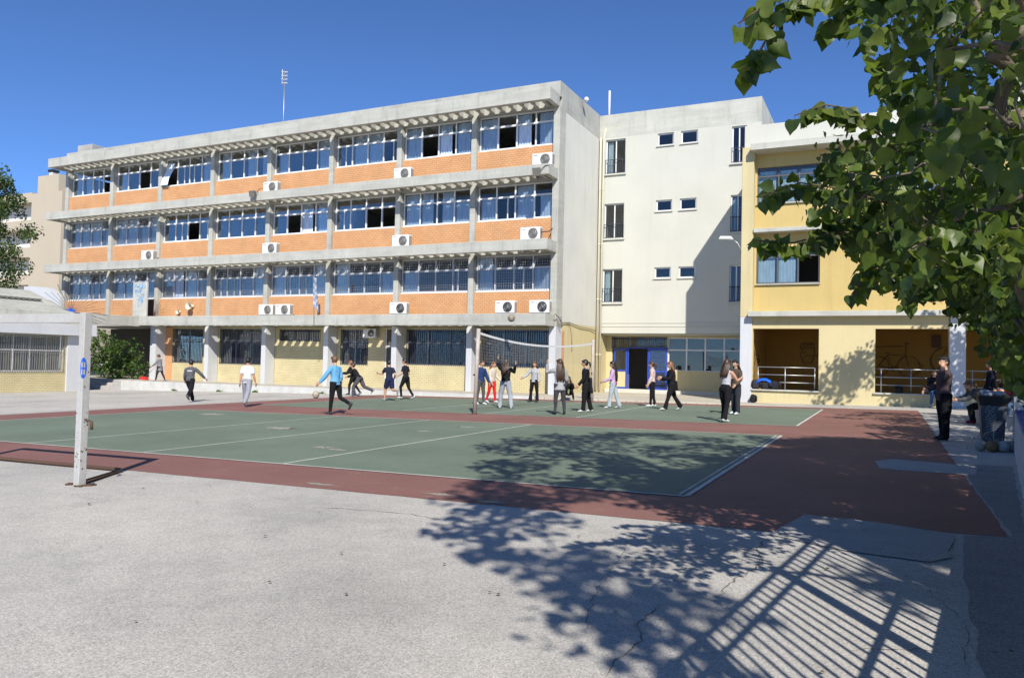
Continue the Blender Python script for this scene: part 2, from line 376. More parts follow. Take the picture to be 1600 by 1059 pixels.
for i, (x, y, rx, ry) in enumerate([(-17.6, 16.6, .55, .35), (-12.6, 13.9, .6, .28), (-9.0, 11.1, .35, .14), (-8.6, 10.9, .3, .1), (-9.3, 14.9, .35, .14), (-9.1, 16.4, .45, .15), (-19.2, 13.6, .25, .1), (-18.3, 13.1, .2, .08)]):
    blob('worn_patch', x, y, rx, ry, M['worn'], .010, i+3, g1)
sheet('concrete_patch', [(-.17, 13.82), (.09, 14.33), (.75, 14.1), (1.28, 13.8), (1.14, 12.7), (.5, 12.75), (-.1, 12.88)], .008, M['patch'], .02, seed=7)
sheet('concrete_patch', [(-.75, 8.45), (-.2, 8.4), (.53, 8.13), (.47, 7.1), (.3, 6.85), (-.3, 6.95), (-.93, 7.3)], .009, M['patch'], .03, seed=9)
for i, (x, y) in enumerate([(-4.6, 7.75), (-3.9, 7.6), (-6.3, 7.7)]): blob('worn_patch', x, y, .3, .08, M['worn'], .008, 40+i)
def crack(pts, seed, w=.014):
    rr = random.Random(seed); P = []
    for a, b in zip(pts[:-1], pts[1:]):
        n_ = max(2, int(math.hypot(b[0]-a[0], b[1]-a[1])/.06))
        for k in range(n_): P.append((a[0]+(b[0]-a[0])*k/n_+rr.gauss(0, .011), a[1]+(b[1]-a[1])*k/n_+rr.gauss(0, .011)))
    P.append(pts[-1]); vs = []; K = len(P)
    for i, (x, y) in enumerate(P):
        d = Vector((P[min(i+1, K-1)][0]-P[max(i-1, 0)][0], P[min(i+1, K-1)][1]-P[max(i-1, 0)][1])); d = d.normalized() if d.length else Vector((1, 0)); hw = w*(.35+rr.random())*min(1, .3+i/4, .3+(K-1-i)/4)/2
        vs += [(x-d.y*hw, y+d.x*hw, groundz(x, y)+.003), (x+d.y*hw, y-d.x*hw, groundz(x, y)+.003)]
    mb = MB(); mb.add(vs, [(2*i, 2*i+1, 2*i+3, 2*i+2) for i in range(K-1)]); tag(mb.build('ground_crack', M['crack']), kind='structure')
M['crack'] = surf('crack_dirt', (.19, .18, .16), .95, .3, 8, 60, .2, 0)
for i, c_ in enumerate(CRACKS[:5]+CRACKS[6:8]): crack(c_, i+20, .005+.003*(i % 3))
sheet('painted_shade_strip', [(.40, 1.0), (.42, 4.2), (.52, 6.7), (.62, 8.1), (1.02, 8.3), (1.02, 12.6), (1.2, 14.2), (1.75, 14.2), (1.2, 9.0), (.75, 5.0), (.45, 1.0)], .0025, M['strip'], .02, seed=12)  # dark sheet added beside the right wall, tree shade put into its colour
# raised pavement in front of the school with its whitewashed kerb
mb = MB(); N = 24; xa, xb = -41.2, 9.0
P = [xa+(xb-xa)*i/N for i in range(N+1)]
for a, b in zip(P[:-1], P[1:]):
    mb.add([(a, 31.95, walkz(a)), (b, 31.95, walkz(b)), (b, 43, walkz(b)), (a, 43, walkz(a))], [(0, 1, 2, 3)])
mb.add([(-52, 32.9, walkz(-41.2)), (xa, 32.9, walkz(-41.2)), (xa, 43, walkz(-41.2)), (-52, 43, walkz(-41.2))], [(0, 1, 2, 3)]); mb.add([(-52, 32.9, walkz(-41.2)), (-43.9, 32.9, walkz(-41.2)), (-43.9, 32.9, -1.2), (-52, 32.9, -1.2)], [(3, 2, 1, 0)])
pv = tag(mb.build('pavement', M['walk']), kind='structure')
mb = MB()
P = [-41.2, -37, -33, -27, -22, -18, -14.2]
for a, b in zip(P[:-1], P[1:]):
    za, zb = walkz(a)+.012, walkz(b)+.012
    mb.add([(a, 31.75, -1), (b, 31.75, -1), (b, 31.98, -1), (a, 31.98, -1), (a, 31.77, za), (b, 31.77, zb), (b, 31.98, zb), (a, 31.98, za)], [(0, 1, 5, 4), (4, 5, 6, 7), (0, 4, 7, 3), (1, 2, 6, 5)])
mb.build('kerb', M['kerb'], pv)
mb = MB()
for i in range(26):
    x = -14.1+i*.42
    mb.cbox(x, x+.4, 31.74, 31.96, -.6, walkz(x)+.014+rnd.uniform(-.004, .006), .01)
mb.build('edging_stones', M['walk'], pv)
st = empty('entrance_steps', (-42.5, 32, -.6), 'three grey concrete steps up to the pavement beside the bush', 'steps')
for i in range(3):
    MB().cbox(-43.85, -41.21-.002*i, 31.8+.33*i, 32.11+.33*i if i < 2 else 32.88, -.9, walkz(-41.2)-.36+.18*i+.004, .015).build('step', M['patch'], st)

# ------------------------------------------------------------------ main school building
B = empty('school_building', (-32.5, 34.5, 0), 'long three-storey school block with orange brick panels and concrete louvred bands', 'building')
PX = [-50.95+4.5525*i for i in range(9)]
ZB = [3.266, 6.83, 10.38, 13.94]                    # band undersides
ZT = [3.831, 7.353, 10.88, 14.54]                    # band tops
XL, XR = -51.25, -14.39
def band(z0, z1, xl, xr):
    mb = MB()
    mb.cbox(xl, xr, 33.3, 33.54, z0, z1, .012)
    mb.box(xr-.24, xr-.004, 33.542, 34.496, z0+.01, z1-.006); mb.box(xl+.004, xl+.24, 33.542, 34.496, z0+.01, z1-.006)
    return mb.build('concrete_band', M['conc'], B)
for i in range(4): band(ZB[i], ZT[i], XL if i else -41.8, XR)
ribm = MB().cbox(-.085, .085, 0, .95, 0, .34, .015).mesh('louvre_rib', M['conc'])
for i in range(4):
    n_ = 60; x = XR-.55
    while x > ((XL if i else -41.4)+.3):
        put('louvre_rib', ribm, B, (x, 33.545, ZB[i]+.06)); x -= .607
# slabs, roof, rear walls, room walls
for i, z in enumerate(ZB):
    MB().box(-51.05, -14.62, 34.5, 41.0, z+.03, z+.5).build('floor_slab', M['conc'], B)
mb = MB()
mb.box(-51.1, -14.36, 34.502, 34.75, ZB[3]+.502, 15.2); mb.box(-51.1, -14.36, 40.8, 41.05, ZB[3]+.502, 15.2); mb.box(-51.1, -50.85, 34.752, 40.8, ZB[3]+.502, 15.19)
mb.build('roof_parapet', M['conc'], B)
mb = MB(); mb.box(-51.06, -14.7, 41.0, 41.2, -.3, 14.3); mb.box(-51.1, -50.9, 34.9, 40.99, 3.8, 13.83)
for x in PX[1:-1:2]: mb.box(x-.1, x+.1, 35.0, 40.98, 3.8, 6.79); mb.box(x-.1, x+.1, 35.0, 40.98, 7.3, 10.31); mb.box(x-.1, x+.1, 35.0, 40.98, 10.82, 13.84)
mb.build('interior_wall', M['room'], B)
for i, x in enumerate(PX):
    lo = 3.82
    w0, w1 = (x-.15, x+.15) if i < 8 else (-14.69, -14.352)
    for k in range(3):
        MB().cbox(w0, w1, 34.498, 34.93 if i < 8 else 35.27, ZB[k]+.53 if k else 3.76, ZB[k+1]+.032, .012).build('pier', M['conc'], B)
# corner column continuous beside the slab edges
MB().box(-14.62, -14.3545, 34.51, 35.268, 3.2, 13.9).build('corner_column', M['conc'], B)
# ground floor pillars
for i, x in enumerate(PX):
    if i < 2: continue
    w0, w1 = (x-.16, x+.16) if i < 8 else (-14.70, -14.352)
    MB().cbox(w0, w1, 34.49, 35.28, walkz(x)-.2, 3.28, .012).build('pillar', M['pillar'], B)
# spandrels and windows
def window(parent, x0, x1, z0, z1, zt, cfg, y=34.85, tilt=0, grille=False, curt='curt', frm='alu', seed=0, transcfg=None):
    """strip window: 4 transom lights over 4 sliding lights; cfg per lower light"""
    rr = random.Random(seed); n = len(cfg); f = .078
    mb = MB(); xs_ = [x0+(x1-x0)*i/n for i in range(n+1)]
    mb.box(x0, x1, y-.035, y+.035, z0, z0+f); mb.box(x0, x1, y-.035, y+.035, z1-f, z1)
    mb.box(x0+.002, x1-.002, y-.04, y+.036, zt-f*.6, zt+f*.6)
    for i, x in enumerate(xs_):
        a = x if i == 0 else (x-f if i == n else x-f/2)
        for (za, zb) in ((z0+f, zt-f*.6), (zt+f*.6, z1-f)): mb.box(a, a+f, y-.037, y+.034, za, zb)
    for i, c in enumerate(cfg):                     # sash stiles of sliding lights
        if c in 'gc' and rr.random() < .45:
            xm = xs_[i]+(xs_[i+1]-xs_[i])*rr.uniform(.3, .7)
            if c == 'g': mb.box(xm-.03, xm+.03, y-.02, y+.03, z0+f, zt-f*.6)
    mb.box(x0-.01, x1+.01, y-.12, y+.036, z0-.04, z0-.001)
    wn = mb.build('window', M[frm], parent, ((x0+x1)/2, y, z0))
    for i, c in enumerate(cfg):
        a, b = xs_[i]+f/2, xs_[i+1]-f/2
        if c in 'gc':
            MB().box(a, b, y-.004, y+.004, z0+f, zt-f*.6).build('pane', M['glass'], wn)
        if tilt:
            h = z1-zt-f*1.6; s_ = math.sin(R(tilt))*h; cz = math.cos(R(tilt))*h; zb = zt+f*.6
            mbp = MB(); mbp.add([(a, y, zb), (b, y, zb), (b, y+s_, zb+cz), (a, y+s_, zb+cz)], [(0, 1, 2, 3)]); mbp.build('pane', M['glass'], wn)
            mf = MB(); mf.tube([(a+.02, y, zb+.02), (a+.02, y+s_, zb+cz)], .022, 4, smooth=False); mf.tube([(b-.02, y, zb+.02), (b-.02, y+s_, zb+cz)], .022, 4, smooth=False); mf.tube([(a, y+s_, zb+cz), (b, y+s_, zb+cz)], .022, 4, smooth=False)
            mf.build('sash', M[frm], wn)
        else: MB().box(a, b, y-.004, y+.004, zt+f*.6, z1-f).build('pane', M['glass'], wn)
        if c in 'cb':                               # hanging curtain, pleated
            yy = y+(.10 if c == 'c' else .06); K = 26; w_ = (b-a)*(1.0 if c == 'c' else .75)*(rr.uniform(.7, 1) if c == 'c' else 1); a0 = a+(0 if rr.random() < .5 or c == 'b' else (b-a)-w_)
            top = z1-.1 if rr.random() < .7 else zt
            vs = []
            for k in range(K+1):
                t = k/K; yw = yy+.035*math.sin(t*2*math.pi*5+rr.random()*.6)+.012*rr.random()
                vs += [(a0+w_*t, yw, z0+.06+.02*math.sin(t*9)), (a0+w_*t, yy+.02*math.sin(t*31), top)]
            mc = MB(); mc.add(vs, [(2*k, 2*k+2, 2*k+3, 2*k+1) for k in range(K)], 0, True); mc.build('curtain', M[curt], wn)
        if c == 'B':                                # curtain blown out over the sill
            vs = []; K = 14
            for k in range(K+1):
                t = k/K
                for (dy, zz) in ((.03, z1-.25), (-.06, (z0+z1)/2+.2), (-.35, z0+.45), (-.42, z0+.02)):
                    vs.append((a+.1+(b-a)*.6*t-.15*(1-(zz-z0)/(z1-z0)), y+dy+.03*math.sin(t*20), zz))
            fs = [(4*k+j, 4*k+4+j, 4*k+5+j, 4*k+1+j) for k in range(K) for j in range(3)]
            mc = MB(); mc.add(vs, fs, 0, True); mc.build('curtain', M[curt], wn)
    if grille:
        mg = MB(); k = int((x1-x0)/.13)
        for i in range(k+1):
            xx = x0+(x1-x0)*i/k; mg.box(xx-.006, xx+.006, y-.09, y-.078, z0, z1-.1)
        zz = z0
        while zz < z1: mg.box(x0, x1, y-.0775, y-.066, zz-.006, zz+.006); zz += .13
        mg.build('security_grille', M['steel'], wn)
    return wn
CFG = [['ccgc', 'ccgc', 'cbcg', 'gggc', 'cggc', 'cggc', 'cggg', 'cggc'],
       ['cccc', 'cccc', 'ggog', 'gggg', 'gobc', 'ggoo', 'cccc', 'cgcc'],
       ['ccgo', 'cgog', 'Bggc', 'cgcc', 'cggc', 'gccg', 'cobc', 'cobc']]
SILL = [5.05, 8.62, 12.2]; HEAD = [6.85, 10.40, 13.96]; TRN = [6.2, 9.78, 13.38]
for fl in range(3):
    for b_ in range(8):
        x0 = PX[b_]+.15; x1 = PX[b_+1]-.15
        mb = MB(); mb.box(x0+.002, x1-.002, 34.66, 34.9, ZT[fl]-.03, SILL[fl]-.041); mb.build('brick_panel', M['orbrick'], B)
        window(B, x0+.03, x1-.03, SILL[fl], HEAD[fl], TRN[fl], CFG[fl][b_], tilt=(24 if fl == 0 else (18 if fl == 1 and b_ in (0, 1) else 0)), grille=(fl == 0 or (fl == 1 and b_ < 2)), seed=fl*8+b_)
# ground floor walls (set back) with barred windows
holes = [(-41.05, -38.45, 1.02, 3.17), (-37.0, -33.4, 1.02, 3.17), (-32.25, -29.25, 2.46, 3.15), (-27.75, -25.9, 1.17, 3.15), (-24.75, -24.05, walkz(-24)-.05, 3.15), (-23.35, -19.4, 1.26, 3.17), (-18.8, -15.05, 1.26, 3.17)]
mb = MB(); wall_with_holes(mb, -41.5, -14.62, -.35, 3.27, 35.3, 35.55, holes); mb.build('ground_floor_wall', M['yebrick'], B)
MB().box(-41.68, -41.1, 35.27, 35.299, -.1, 3.26).build('brick_panel', M['orbrick'], B)
MB().box(-24.0, -23.85, 35.27, 35.298, 1.0, 3.24).build('brick_panel', M['orbrick'], B)
def barred(parent, x0, x1, z0, z1, y, nm, split=None, bars=True, barsp=.125):
    mb = MB(); f = .05; k = nm
    mb.box(x0, x1, y-.03, y+.03, z0, z0+f); mb.box(x0, x1, y-.03, y+.03, z1-f, z1)
    for i in range(k+1):
        xx = x0+(x1-x0)*i/k; a = xx if i == 0 else (xx-f if i == k else xx-f/2); mb.box(a, a+f, y-.032, y+.028, z0+f, z1-f)
    if split: mb.box(x0+f, x1-f, y-.028, y+.026, split-f/2, split+f/2)
    w = mb.build('window', M['steel'], parent, ((x0+x1)/2, y, z0))
    for i in range(k): MB().box(x0+(x1-x0)*i/k+.03, x0+(x1-x0)*(i+1)/k-.03, y+.035, y+.041, z0+.02, z1-.02).build('pane', M['glass'], w)
    if bars:
        mg = MB(); nb = int((x1-x0)/barsp)
        for i in range(nb+1):
            xx = x0+(x1-x0)*i/nb; mg.box(xx-.011, xx+.011, y-.14, y-.118, z0-.03, z1+.0)
        for zz in (z0+.04, (z0+z1)/2+.25, z1-.12): mg.box(x0, x1, y-.117, y-.105, zz-.02, zz+.02)
        mg.build('security_bars', M['bar'], w)
    return w
for (a, b, za, zb) in holes:
    if b-a < 1: continue
    barred(B, a, b, za, zb, 35.42, 3 if b-a > 2.7 else 2, 2.45 if zb-za > 1 else None)
    K = 30; vs = []
    if zb-za > 1:                                   # dark blue blinds inside
        for k in range(K+1):
            xx = a+.1+(b-a-.3)*k/K; vs += [(xx, 35.6+.04*math.sin(k*1.9), za), (xx, 35.6, zb-.1)]
        mc = MB(); mc.add(vs, [(2*k, 2*k+2, 2*k+3, 2*k+1) for k in range(K)], 0, True); mc.build('curtain', M['curtd'] if 'curtd' in M else M['curt'], B)
mb = MB(); mb.box(-24.74, -24.06, 35.36, 35.41, walkz(-24), 2.2); mb.box(-24.74, -24.06, 35.36, 35.40, 2.25, 3.14)
dr = mb.build('door', M['dark'], B)
mb = MB()
for xx in (-24.75, -24.11): mb.box(xx, xx+.06, 35.33, 35.40, walkz(-24), 3.15)
mb.box(-24.69, -24.11, 35.33, 35.39, 2.2, 2.25); mb.build('door_frame', M['alu'], dr)
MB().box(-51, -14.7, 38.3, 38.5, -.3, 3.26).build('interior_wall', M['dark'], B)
# end wall towards the stair block
mb = MB(); mb.box(-14.615, -14.3585, 35.272, 40.19, 3.52, 13.885); mb.build('end_wall', M['whitepl'], B)
MB().box(-14.61, -14.362, 35.272, 40.19, -.2, 3.518).build('end_wall', M['paleyel'], B)
MB().box(-14.612, -14.352, 34.752, 40.79, 13.887, 15.195).build('roof_parapet', M['conc'], B)
MB().box(-14.36, -14.348, 35.30, 35.62, .0, 3.1).build('brick_panel', M['orbrick'], B)
# canopy returning towards the low wing
mb = MB(); mb.cbox(-42.03, -41.802, 28.9, 33.538, 3.2, 3.8, .012); mb.box(-51.0, -49.2, 28.9, 34.49, 3.32, 3.7); mb.box(-49.2, -42.032, 28.9, 29.15, 3.2, 3.76); mb.build('canopy', M['conc'], B)
MB().box(-42.3, -41.98, 34.6, 34.95, -.3, 3.3).build('pillar', M['pillar'], B)
# chimney block, lightning rods and roof items
MB().cbox(-51.0, -49.5, 35.2, 36.4, 14.3, 15.9, .03).build('roof_tank_house', M['patch'], B)
# graffiti screen panel beside the climbing guard
mb = MB(); mb.cbox(-42.75, -41.5, 33.56, 33.68, 3.84, 6.0, .01); sp = mb.build('screen_panel', M['conc2'], B)
rr = random.Random(3); mb = MB()
for i in range(26):
    cx, cz = rr.uniform(-42.5, -41.75), rr.uniform(4.55, 5.85); th = rr.random()*6
    pts = [(cx+.16*math.cos(th+t*1.1)*(1-.12*t)+.02*t, 33.552, cz+.15*math.sin(th+t*1.1)) for t in range(4)]
    mb.tube(pts, .018, 4, smooth=False)
mb.build('graffiti', M['ltblue'], sp)
MB().box(-42.75, -42.02, 34.60, 34.655, 3.84, 5.0).build('vent_panel', M['rust'], B)
def fan(cx, y, cz, r, a0, a1, k, mat, hx=1.0, hy=0.0):
    mb = MB()
    for i in range(k):
        t = R(a0+(a1-a0)*i/(k-1)); rr_ = r*(.75+.25*((i*7) % 3)/2)
        mb.tube([(cx, y, cz), (cx+hx*rr_*math.cos(t), y+hy*rr_*math.cos(t), cz+rr_*math.sin(t))], .013, 4, smooth=False)
    return mb
f1_ = fan(-41.9, 28.9, 3.78, 1.7, -8, 150, 19, None, .57, .82); o = f1_.build('climbing_guard', M['bar'], None, (-41.9, 28.9, 3.78)); tag(o, 'fan of blue-black spikes guarding the canopy roof at left', 'spike guard', 'spike guards on the canopy')
mb = MB(); 
for i in range(40): 
    t = rr.uniform(-.3, 3.4); l = rr.uniform(.15, .45); mb.tube([(-41.9, 28.9, 3.8), (-41.9+.57*l*math.cos(t), 28.9+.82*l*math.cos(t), 3.8+.7*l*math.sin(t))], [.03, .006], 4)
mb.build('hub', M['bluegraf'], o, (-41.9, 28.9, 3.78))
o = fan(-40.9, 33.6, 3.85, 1.1, 5, 88, 9, None).build('climbing_guard', M['rust'], None, (-40.9, 33.6, 3.85)); tag(o, 'small quarter fan of rusty spikes beside the graffiti panel', 'spike guard', 'spike guards on the canopy')

# air conditioners on the ledges
def ac_unit(x, z, label, w=1.05, h=.66, y=33.95, dark=False):
    t = empty('air_conditioner', (x, y, z), label, 'air conditioner', 'air conditioners on the school ledges')
    MB().cbox(x-w/2, x+w/2, y-.16, y+.16, z+.05, z+h, .02).build('casing', M['acw'], t)
    mb = MB(); cx = x+w*.16; cz = z+h/2+.02; rad = h*.37
    ring = [(cx+rad*math.cos(a), y-.168, cz+rad*math.sin(a)) for a in [2*math.pi*i/24 for i in range(24)]]
    mb.add(ring, [tuple(range(24))])
    g = mb.build('fan_grille', M['acd'] if not dark else M['black'], t)
    mb = MB()
    for q in (.35, .68, 1.0):
        mb.tube([(cx+rad*q*math.cos(a), y-.178, cz+rad*q*math.sin(a)) for a in [2*math.pi*i/20 for i in range(21)]], .008, 4, cap=False)
    for a in range(0, 180, 30): mb.tube([(cx-rad*math.cos(R(a)), y-.176, cz-rad*math.sin(R(a))), (cx+rad*math.cos(R(a)), y-.176, cz+rad*math.sin(R(a)))], .006, 4)
    mb.build('guard_wires', M['steel'], g)
    mb = MB()
    for k in range(9): mb.box(x+w/2+.001, x+w/2+.012, y-.13, y+.12, z+.12+k*.055, z+.14+k*.055)
    mb.build('side_vents', M['acd'], t)
    mb = MB(); mb.box(x-w/2+.1, x-w/2+.16, y-.15, y+.15, z, z+.05); mb.box(x+w/2-.16, x+w/2-.1, y-.15, y+.15, z, z+.05); mb.build('foot', M['steel'], t)
    MB().box(x-w/2+.08, x-w/2+.28, y-.1625, y-.1605, z+h-.12, z+h-.09).build('badge', M['steel'], t)
    return t
for (x, fl, lab, dk) in [(-31.95, 2, 'white air conditioner on the top-floor ledge, leftmost of that floor', 0), (-22.93, 2, 'white air conditioner on the top-floor ledge, middle one of that floor', 0), (-14.95, 2, 'white air conditioner on the top-floor ledge by the building corner', 0),
        (-41.9, 1, 'white air conditioner on the second-floor ledge, far left with pipes at its side', 0), (-31.88, 1, 'white air conditioner on the second-floor ledge, second from the left', 0), (-22.93, 1, 'white air conditioner on the second-floor ledge, third from the left', 0), (-15.5, 1, 'white air conditioner on the second-floor ledge near the corner with a hose', 0),
        (-32.0, 0, 'left of two white air conditioners standing together on the lowest ledge', 0), (-30.75, 0, 'right of two white air conditioners standing together on the lowest ledge', 0), (-22.97, 0, 'single white air conditioner with dark fan on the lowest ledge, mid facade', 1), (-16.77, 0, 'white air conditioner with dark fan on the lowest ledge, second from the corner', 1), (-14.94, 0, 'white air conditioner with dark fan on the lowest ledge at the corner', 1)]:
    ac_unit(x, ZT[fl], lab, dark=bool(dk))
t = ac_unit(-25.6, 2.62, 'old air conditioner hung in the ground-floor wall beside the door', w=.85, h=.55, y=35.12, dark=True); t['group'] = 'air conditioners on the school ledges'
mb = MB(); mb.tube([(-14.95, 33.9, 7.75), (-14.7, 34.3, 7.85), (-14.6, 34.6, 8.1), (-14.6, 34.64, 8.2)], .025, 6)
tag(mb.build('drain_hose', M['rust']), 'thin brown hose from the second-floor air conditioner to the wall', 'hose')
# floodlights
def flood(x, z, label):
    t = empty('floodlight', (x, 33.2, z), label, 'floodlight', 'floodlights on the second-floor band')
    mb = MB(); mb.add([(x-.19, 32.98, z-.2), (x+.19, 32.98, z-.2), (x+.22, 32.92, z+.16), (x-.22, 32.92, z+.16), (x-.12, 33.16, z-.14), (x+.12, 33.16, z-.14), (x+.12, 33.18, z+.12), (x-.12, 33.18, z+.12)], [(3, 2, 1, 0), (4, 5, 6, 7), (0, 1, 5, 4), (1, 2, 6, 5), (2, 3, 7, 6), (3, 0, 4, 7)])
    mb.build('housing', M['acd'], t)
    MB().box(x-.03, x+.03, 33.15, 33.32, z-.03, z+.05).build('bracket', M['steel'], t)
    mb = MB(); mb.tube([(x+.1, 33.20, z+.1), (x+.3, 33.27, z+.32), (x+.5, 33.29, z+.33)], .015, 5); mb.build('cable', M['black'], t)
flood(-14.85, 10.45, 'grey floodlight on the concrete band at the building corner'); flood(-32.5, 10.72, 'small grey floodlight on the concrete band, mid facade')
# horn loudspeakers
def horn(x, y, z, s, label):
    t = empty('horn_loudspeaker', (x, y, z), label, 'loudspeaker', 'horn loudspeakers on the brick panel')
    mb = MB(); prof = [(.24, 0), (.15, .06), (.08, .16), (.06, .26), (.09, .27), (.09, .38)]
    mb.tube([(x+.0, y-.42*s+p[1]*s, z) for p in prof], [p[0]*s for p in prof], 14, cap=False); mb.build('horn', M['pipe'], t)
    MB().tube([(x, y-.42*s+.14*s, z), (x, y-.42*s+.16*s, z)], .06*s, 10).build('driver', M['black'], t)
    MB().box(x-.02, x+.02, y-.1, y+.02, z-.12, z-.02).build('bracket', M['steel'], t)
horn(-38.65, 34.65, 4.52, 1.0, 'larger cream horn loudspeaker on the orange brick panel'); horn(-39.75, 34.65, 4.18, .62, 'smaller dark-mouthed horn loudspeaker low on the orange brick panel')
# flag
t = empty('flag', (-28.0, 33.2, 3.4), 'faded blue and white flag drooping from a short pole on the canopy', 'flag')
MB().tube([(-28.0, 33.25, 3.2), (-28.05, 33.2, 6.0)], .022, 6).build('pole', M['steel'], t)
vs = []; fs = []; K = 10; cm = []
for j in range(11):
    for k in range(K+1):
        tt = k/K; v_ = j/10
        vs.append((-28.03+.06*math.sin(tt*9+v_*3)*tt+.55*tt*(.25+.75*v_**2)*.8, 33.19-.10*math.sin(tt*7), 5.95-1.55*v_-.35*tt*(.5+v_)))
for j in range(10):
    for k in range(K): fs.append((j*(K+1)+k, j*(K+1)+k+1, (j+1)*(K+1)+k+1, (j+1)*(K+1)+k)); cm.append(1 if (j % 2) else 0)
mb = MB(); mb.add(vs, fs, 0, True); mb.m = cm; M['flagw'] = cloth('flag_white', (.62, .62, .64), .3); M['flagb'] = cloth('flag_blue', (.25, .38, .62), .3)
mb.build('cloth', [M['flagw'], M['flagb']], t)
# aerial and rods
t = empty('television_aerial', (-36.8, 40, 14.3), 'tall thin mast with small aerial on the school roof', 'aerial')
MB().tube([(-36.8, 40, 14.3), (-36.85, 40, 20.9)], .03, 6).build('mast', M['steel'], t)
mb = MB()
for k, z in enumerate((20.0, 20.25, 20.5, 20.75)):
    mb.tube([(-37.1, 40, z), (-36.6, 40, z)], .022, 5); mb.tube([(-36.95, 39.8, z), (-36.75, 40.2, z)], .015, 5)
mb.tube([(-36.95, 39.9, 19.9), (-36.95, 39.9, 20.9)], .02, 5); mb.build('elements', M['alu'], t)
tag(MB().tube([(-14.3, 41.6, 15.0), (-14.3, 41.6, 17.0)], .06, 8).build('vent_pipe', M['alu'], None, (-14.3, 41.6, 15.0)), 'white vertical vent pipe standing on the stair block roof', 'pipe')
t = empty('security_camera', (-14.3, 37.0, 15.0), 'white security camera on the end wall parapet', 'camera')
mb = MB(); mb.tube([(-14.33, 37.4, 15.05), (-14.1, 37.3, 15.15)], .03, 6); mb.build('bracket', M['alu'], t)
mb = MB(); mb.sphere((-14.05, 37.25, 15.1), .13); mb.build('housing', M['acw'], t)
# cables along the canopy corner
mb = MB(); mb.tube([(-14.2, 34.0, 3.85), (-14.25, 34.5, 3.75), (-14.2, 34.9, 3.45), (-14.3, 35.3, 3.5), (-14.3, 36.2, 3.55), (-14.3, 37.6, 3.4), (-14.3, 39.2, 3.38), (-14.28, 39.9, 3.3)], .02, 5)
mb.tube([(-14.3, 35.3, 3.5), (-14.3, 36.2, 3.5), (-14.3, 36.5, 2.9), (-14.3, 36.55, 2.1)], .012, 5)
for i in range(7): mb.tube([(-14.25, 34.5, 3.75-.06*i), (-14.1-.03*(i % 2), 34.6+.03*i, 3.72-.07*i), (-14.2, 34.75, 3.65-.07*i)], .012, 5)
tag(mb.build('cable_bundle', M['acd']), 'tangled grey cables running round the corner above the yellow wall', 'cable')
for k, (x, y) in enumerate(((-14.22, 40.05), (-14.05, 40.08))):
    mb = MB(); mb.tube([(x, y, .1), (x, y, 13.6+.3*k), (x+.08*k, y+.06, 13.9+.5*k)], .055, 8)
    for z in (2, 5, 8, 11): mb.tube([(x, y, z), (x, y, z+.06)], .068, 8)
    tag(mb.build('downpipe', M['pipe'], None, (x, y, .1)), ('cream downpipe on the left in the inner corner' if k == 0 else 'cream downpipe on the right in the inner corner'), 'pipe', 'downpipes in the inner corner')

# ------------------------------------------------------------------ cream stair block
C = empty('stair_block', (-10, 40.2, 0), 'tall cream stair block between the brick school and the yellow wing', 'building')
TW = [(-13.97, -12.85, 11.87, 13.77), (-13.99, -12.87, 8.33, 10.25), (-14.02, -12.9, 4.84, 6.68), (-7.22, -6.5, 11.87, 13.77), (-7.24, -6.55, 8.35, 10.25), (-7.25, -6.6, 4.8, 6.68)]
SW = [(-11.09, -10.22, 13.15, 13.82), (-9.84, -8.96, 13.15, 13.82), (-11.12, -10.26, 9.66, 10.26), (-9.85, -8.98, 9.66, 10.26), (-11.14, -10.27, 6.1, 6.69), (-9.86, -8.98, 6.1, 6.69)]
mb = MB(); wall_with_holes(mb, -14.35, -5.77, 3.2, 13.868, 40.2, 40.42, TW+SW); mb.build('wall', M['cream'], C)
mb = MB(); mb.box(-14.34, -5.768, 40.198, 40.45, 13.87, 15.15); mb.box(-6.0, -5.766, 40.452, 46, 12.0, 15.14); mb.build('parapet', M['conc2'], C)
MB().box(-14.3, -6.0, 40.5, 46, 13.9, 14.4).build('roof', M['conc2'], C)
for zz in (3.55, 3.74): MB().box(-14.1, -6.2, 40.175, 40.199, zz, zz+.03).build('string_course', M['cream'], C)
MB().box(-14.3, -6.1, 44.5, 44.7, 0, 13.9).build('interior_wall', M['conc2'], C); MB().box(-14.32, -14.2, 41.25, 44.49, 0, 13.89).build('interior_wall', M['conc2'], C); MB().box(-14.32, -14.2, 40.43, 41.24, 3.25, 13.89).build('interior_wall', M['conc2'], C)
for zz in (3.25, 6.95, 10.45): MB().box(-14.3, -6.1, 40.43, 44.5, zz, zz+.2).build('floor_slab', M['room'], C)
MB().box(-5.99, -5.77, 40.43, 46, 3.0, 13.86).build('wall', M['cream'], C)
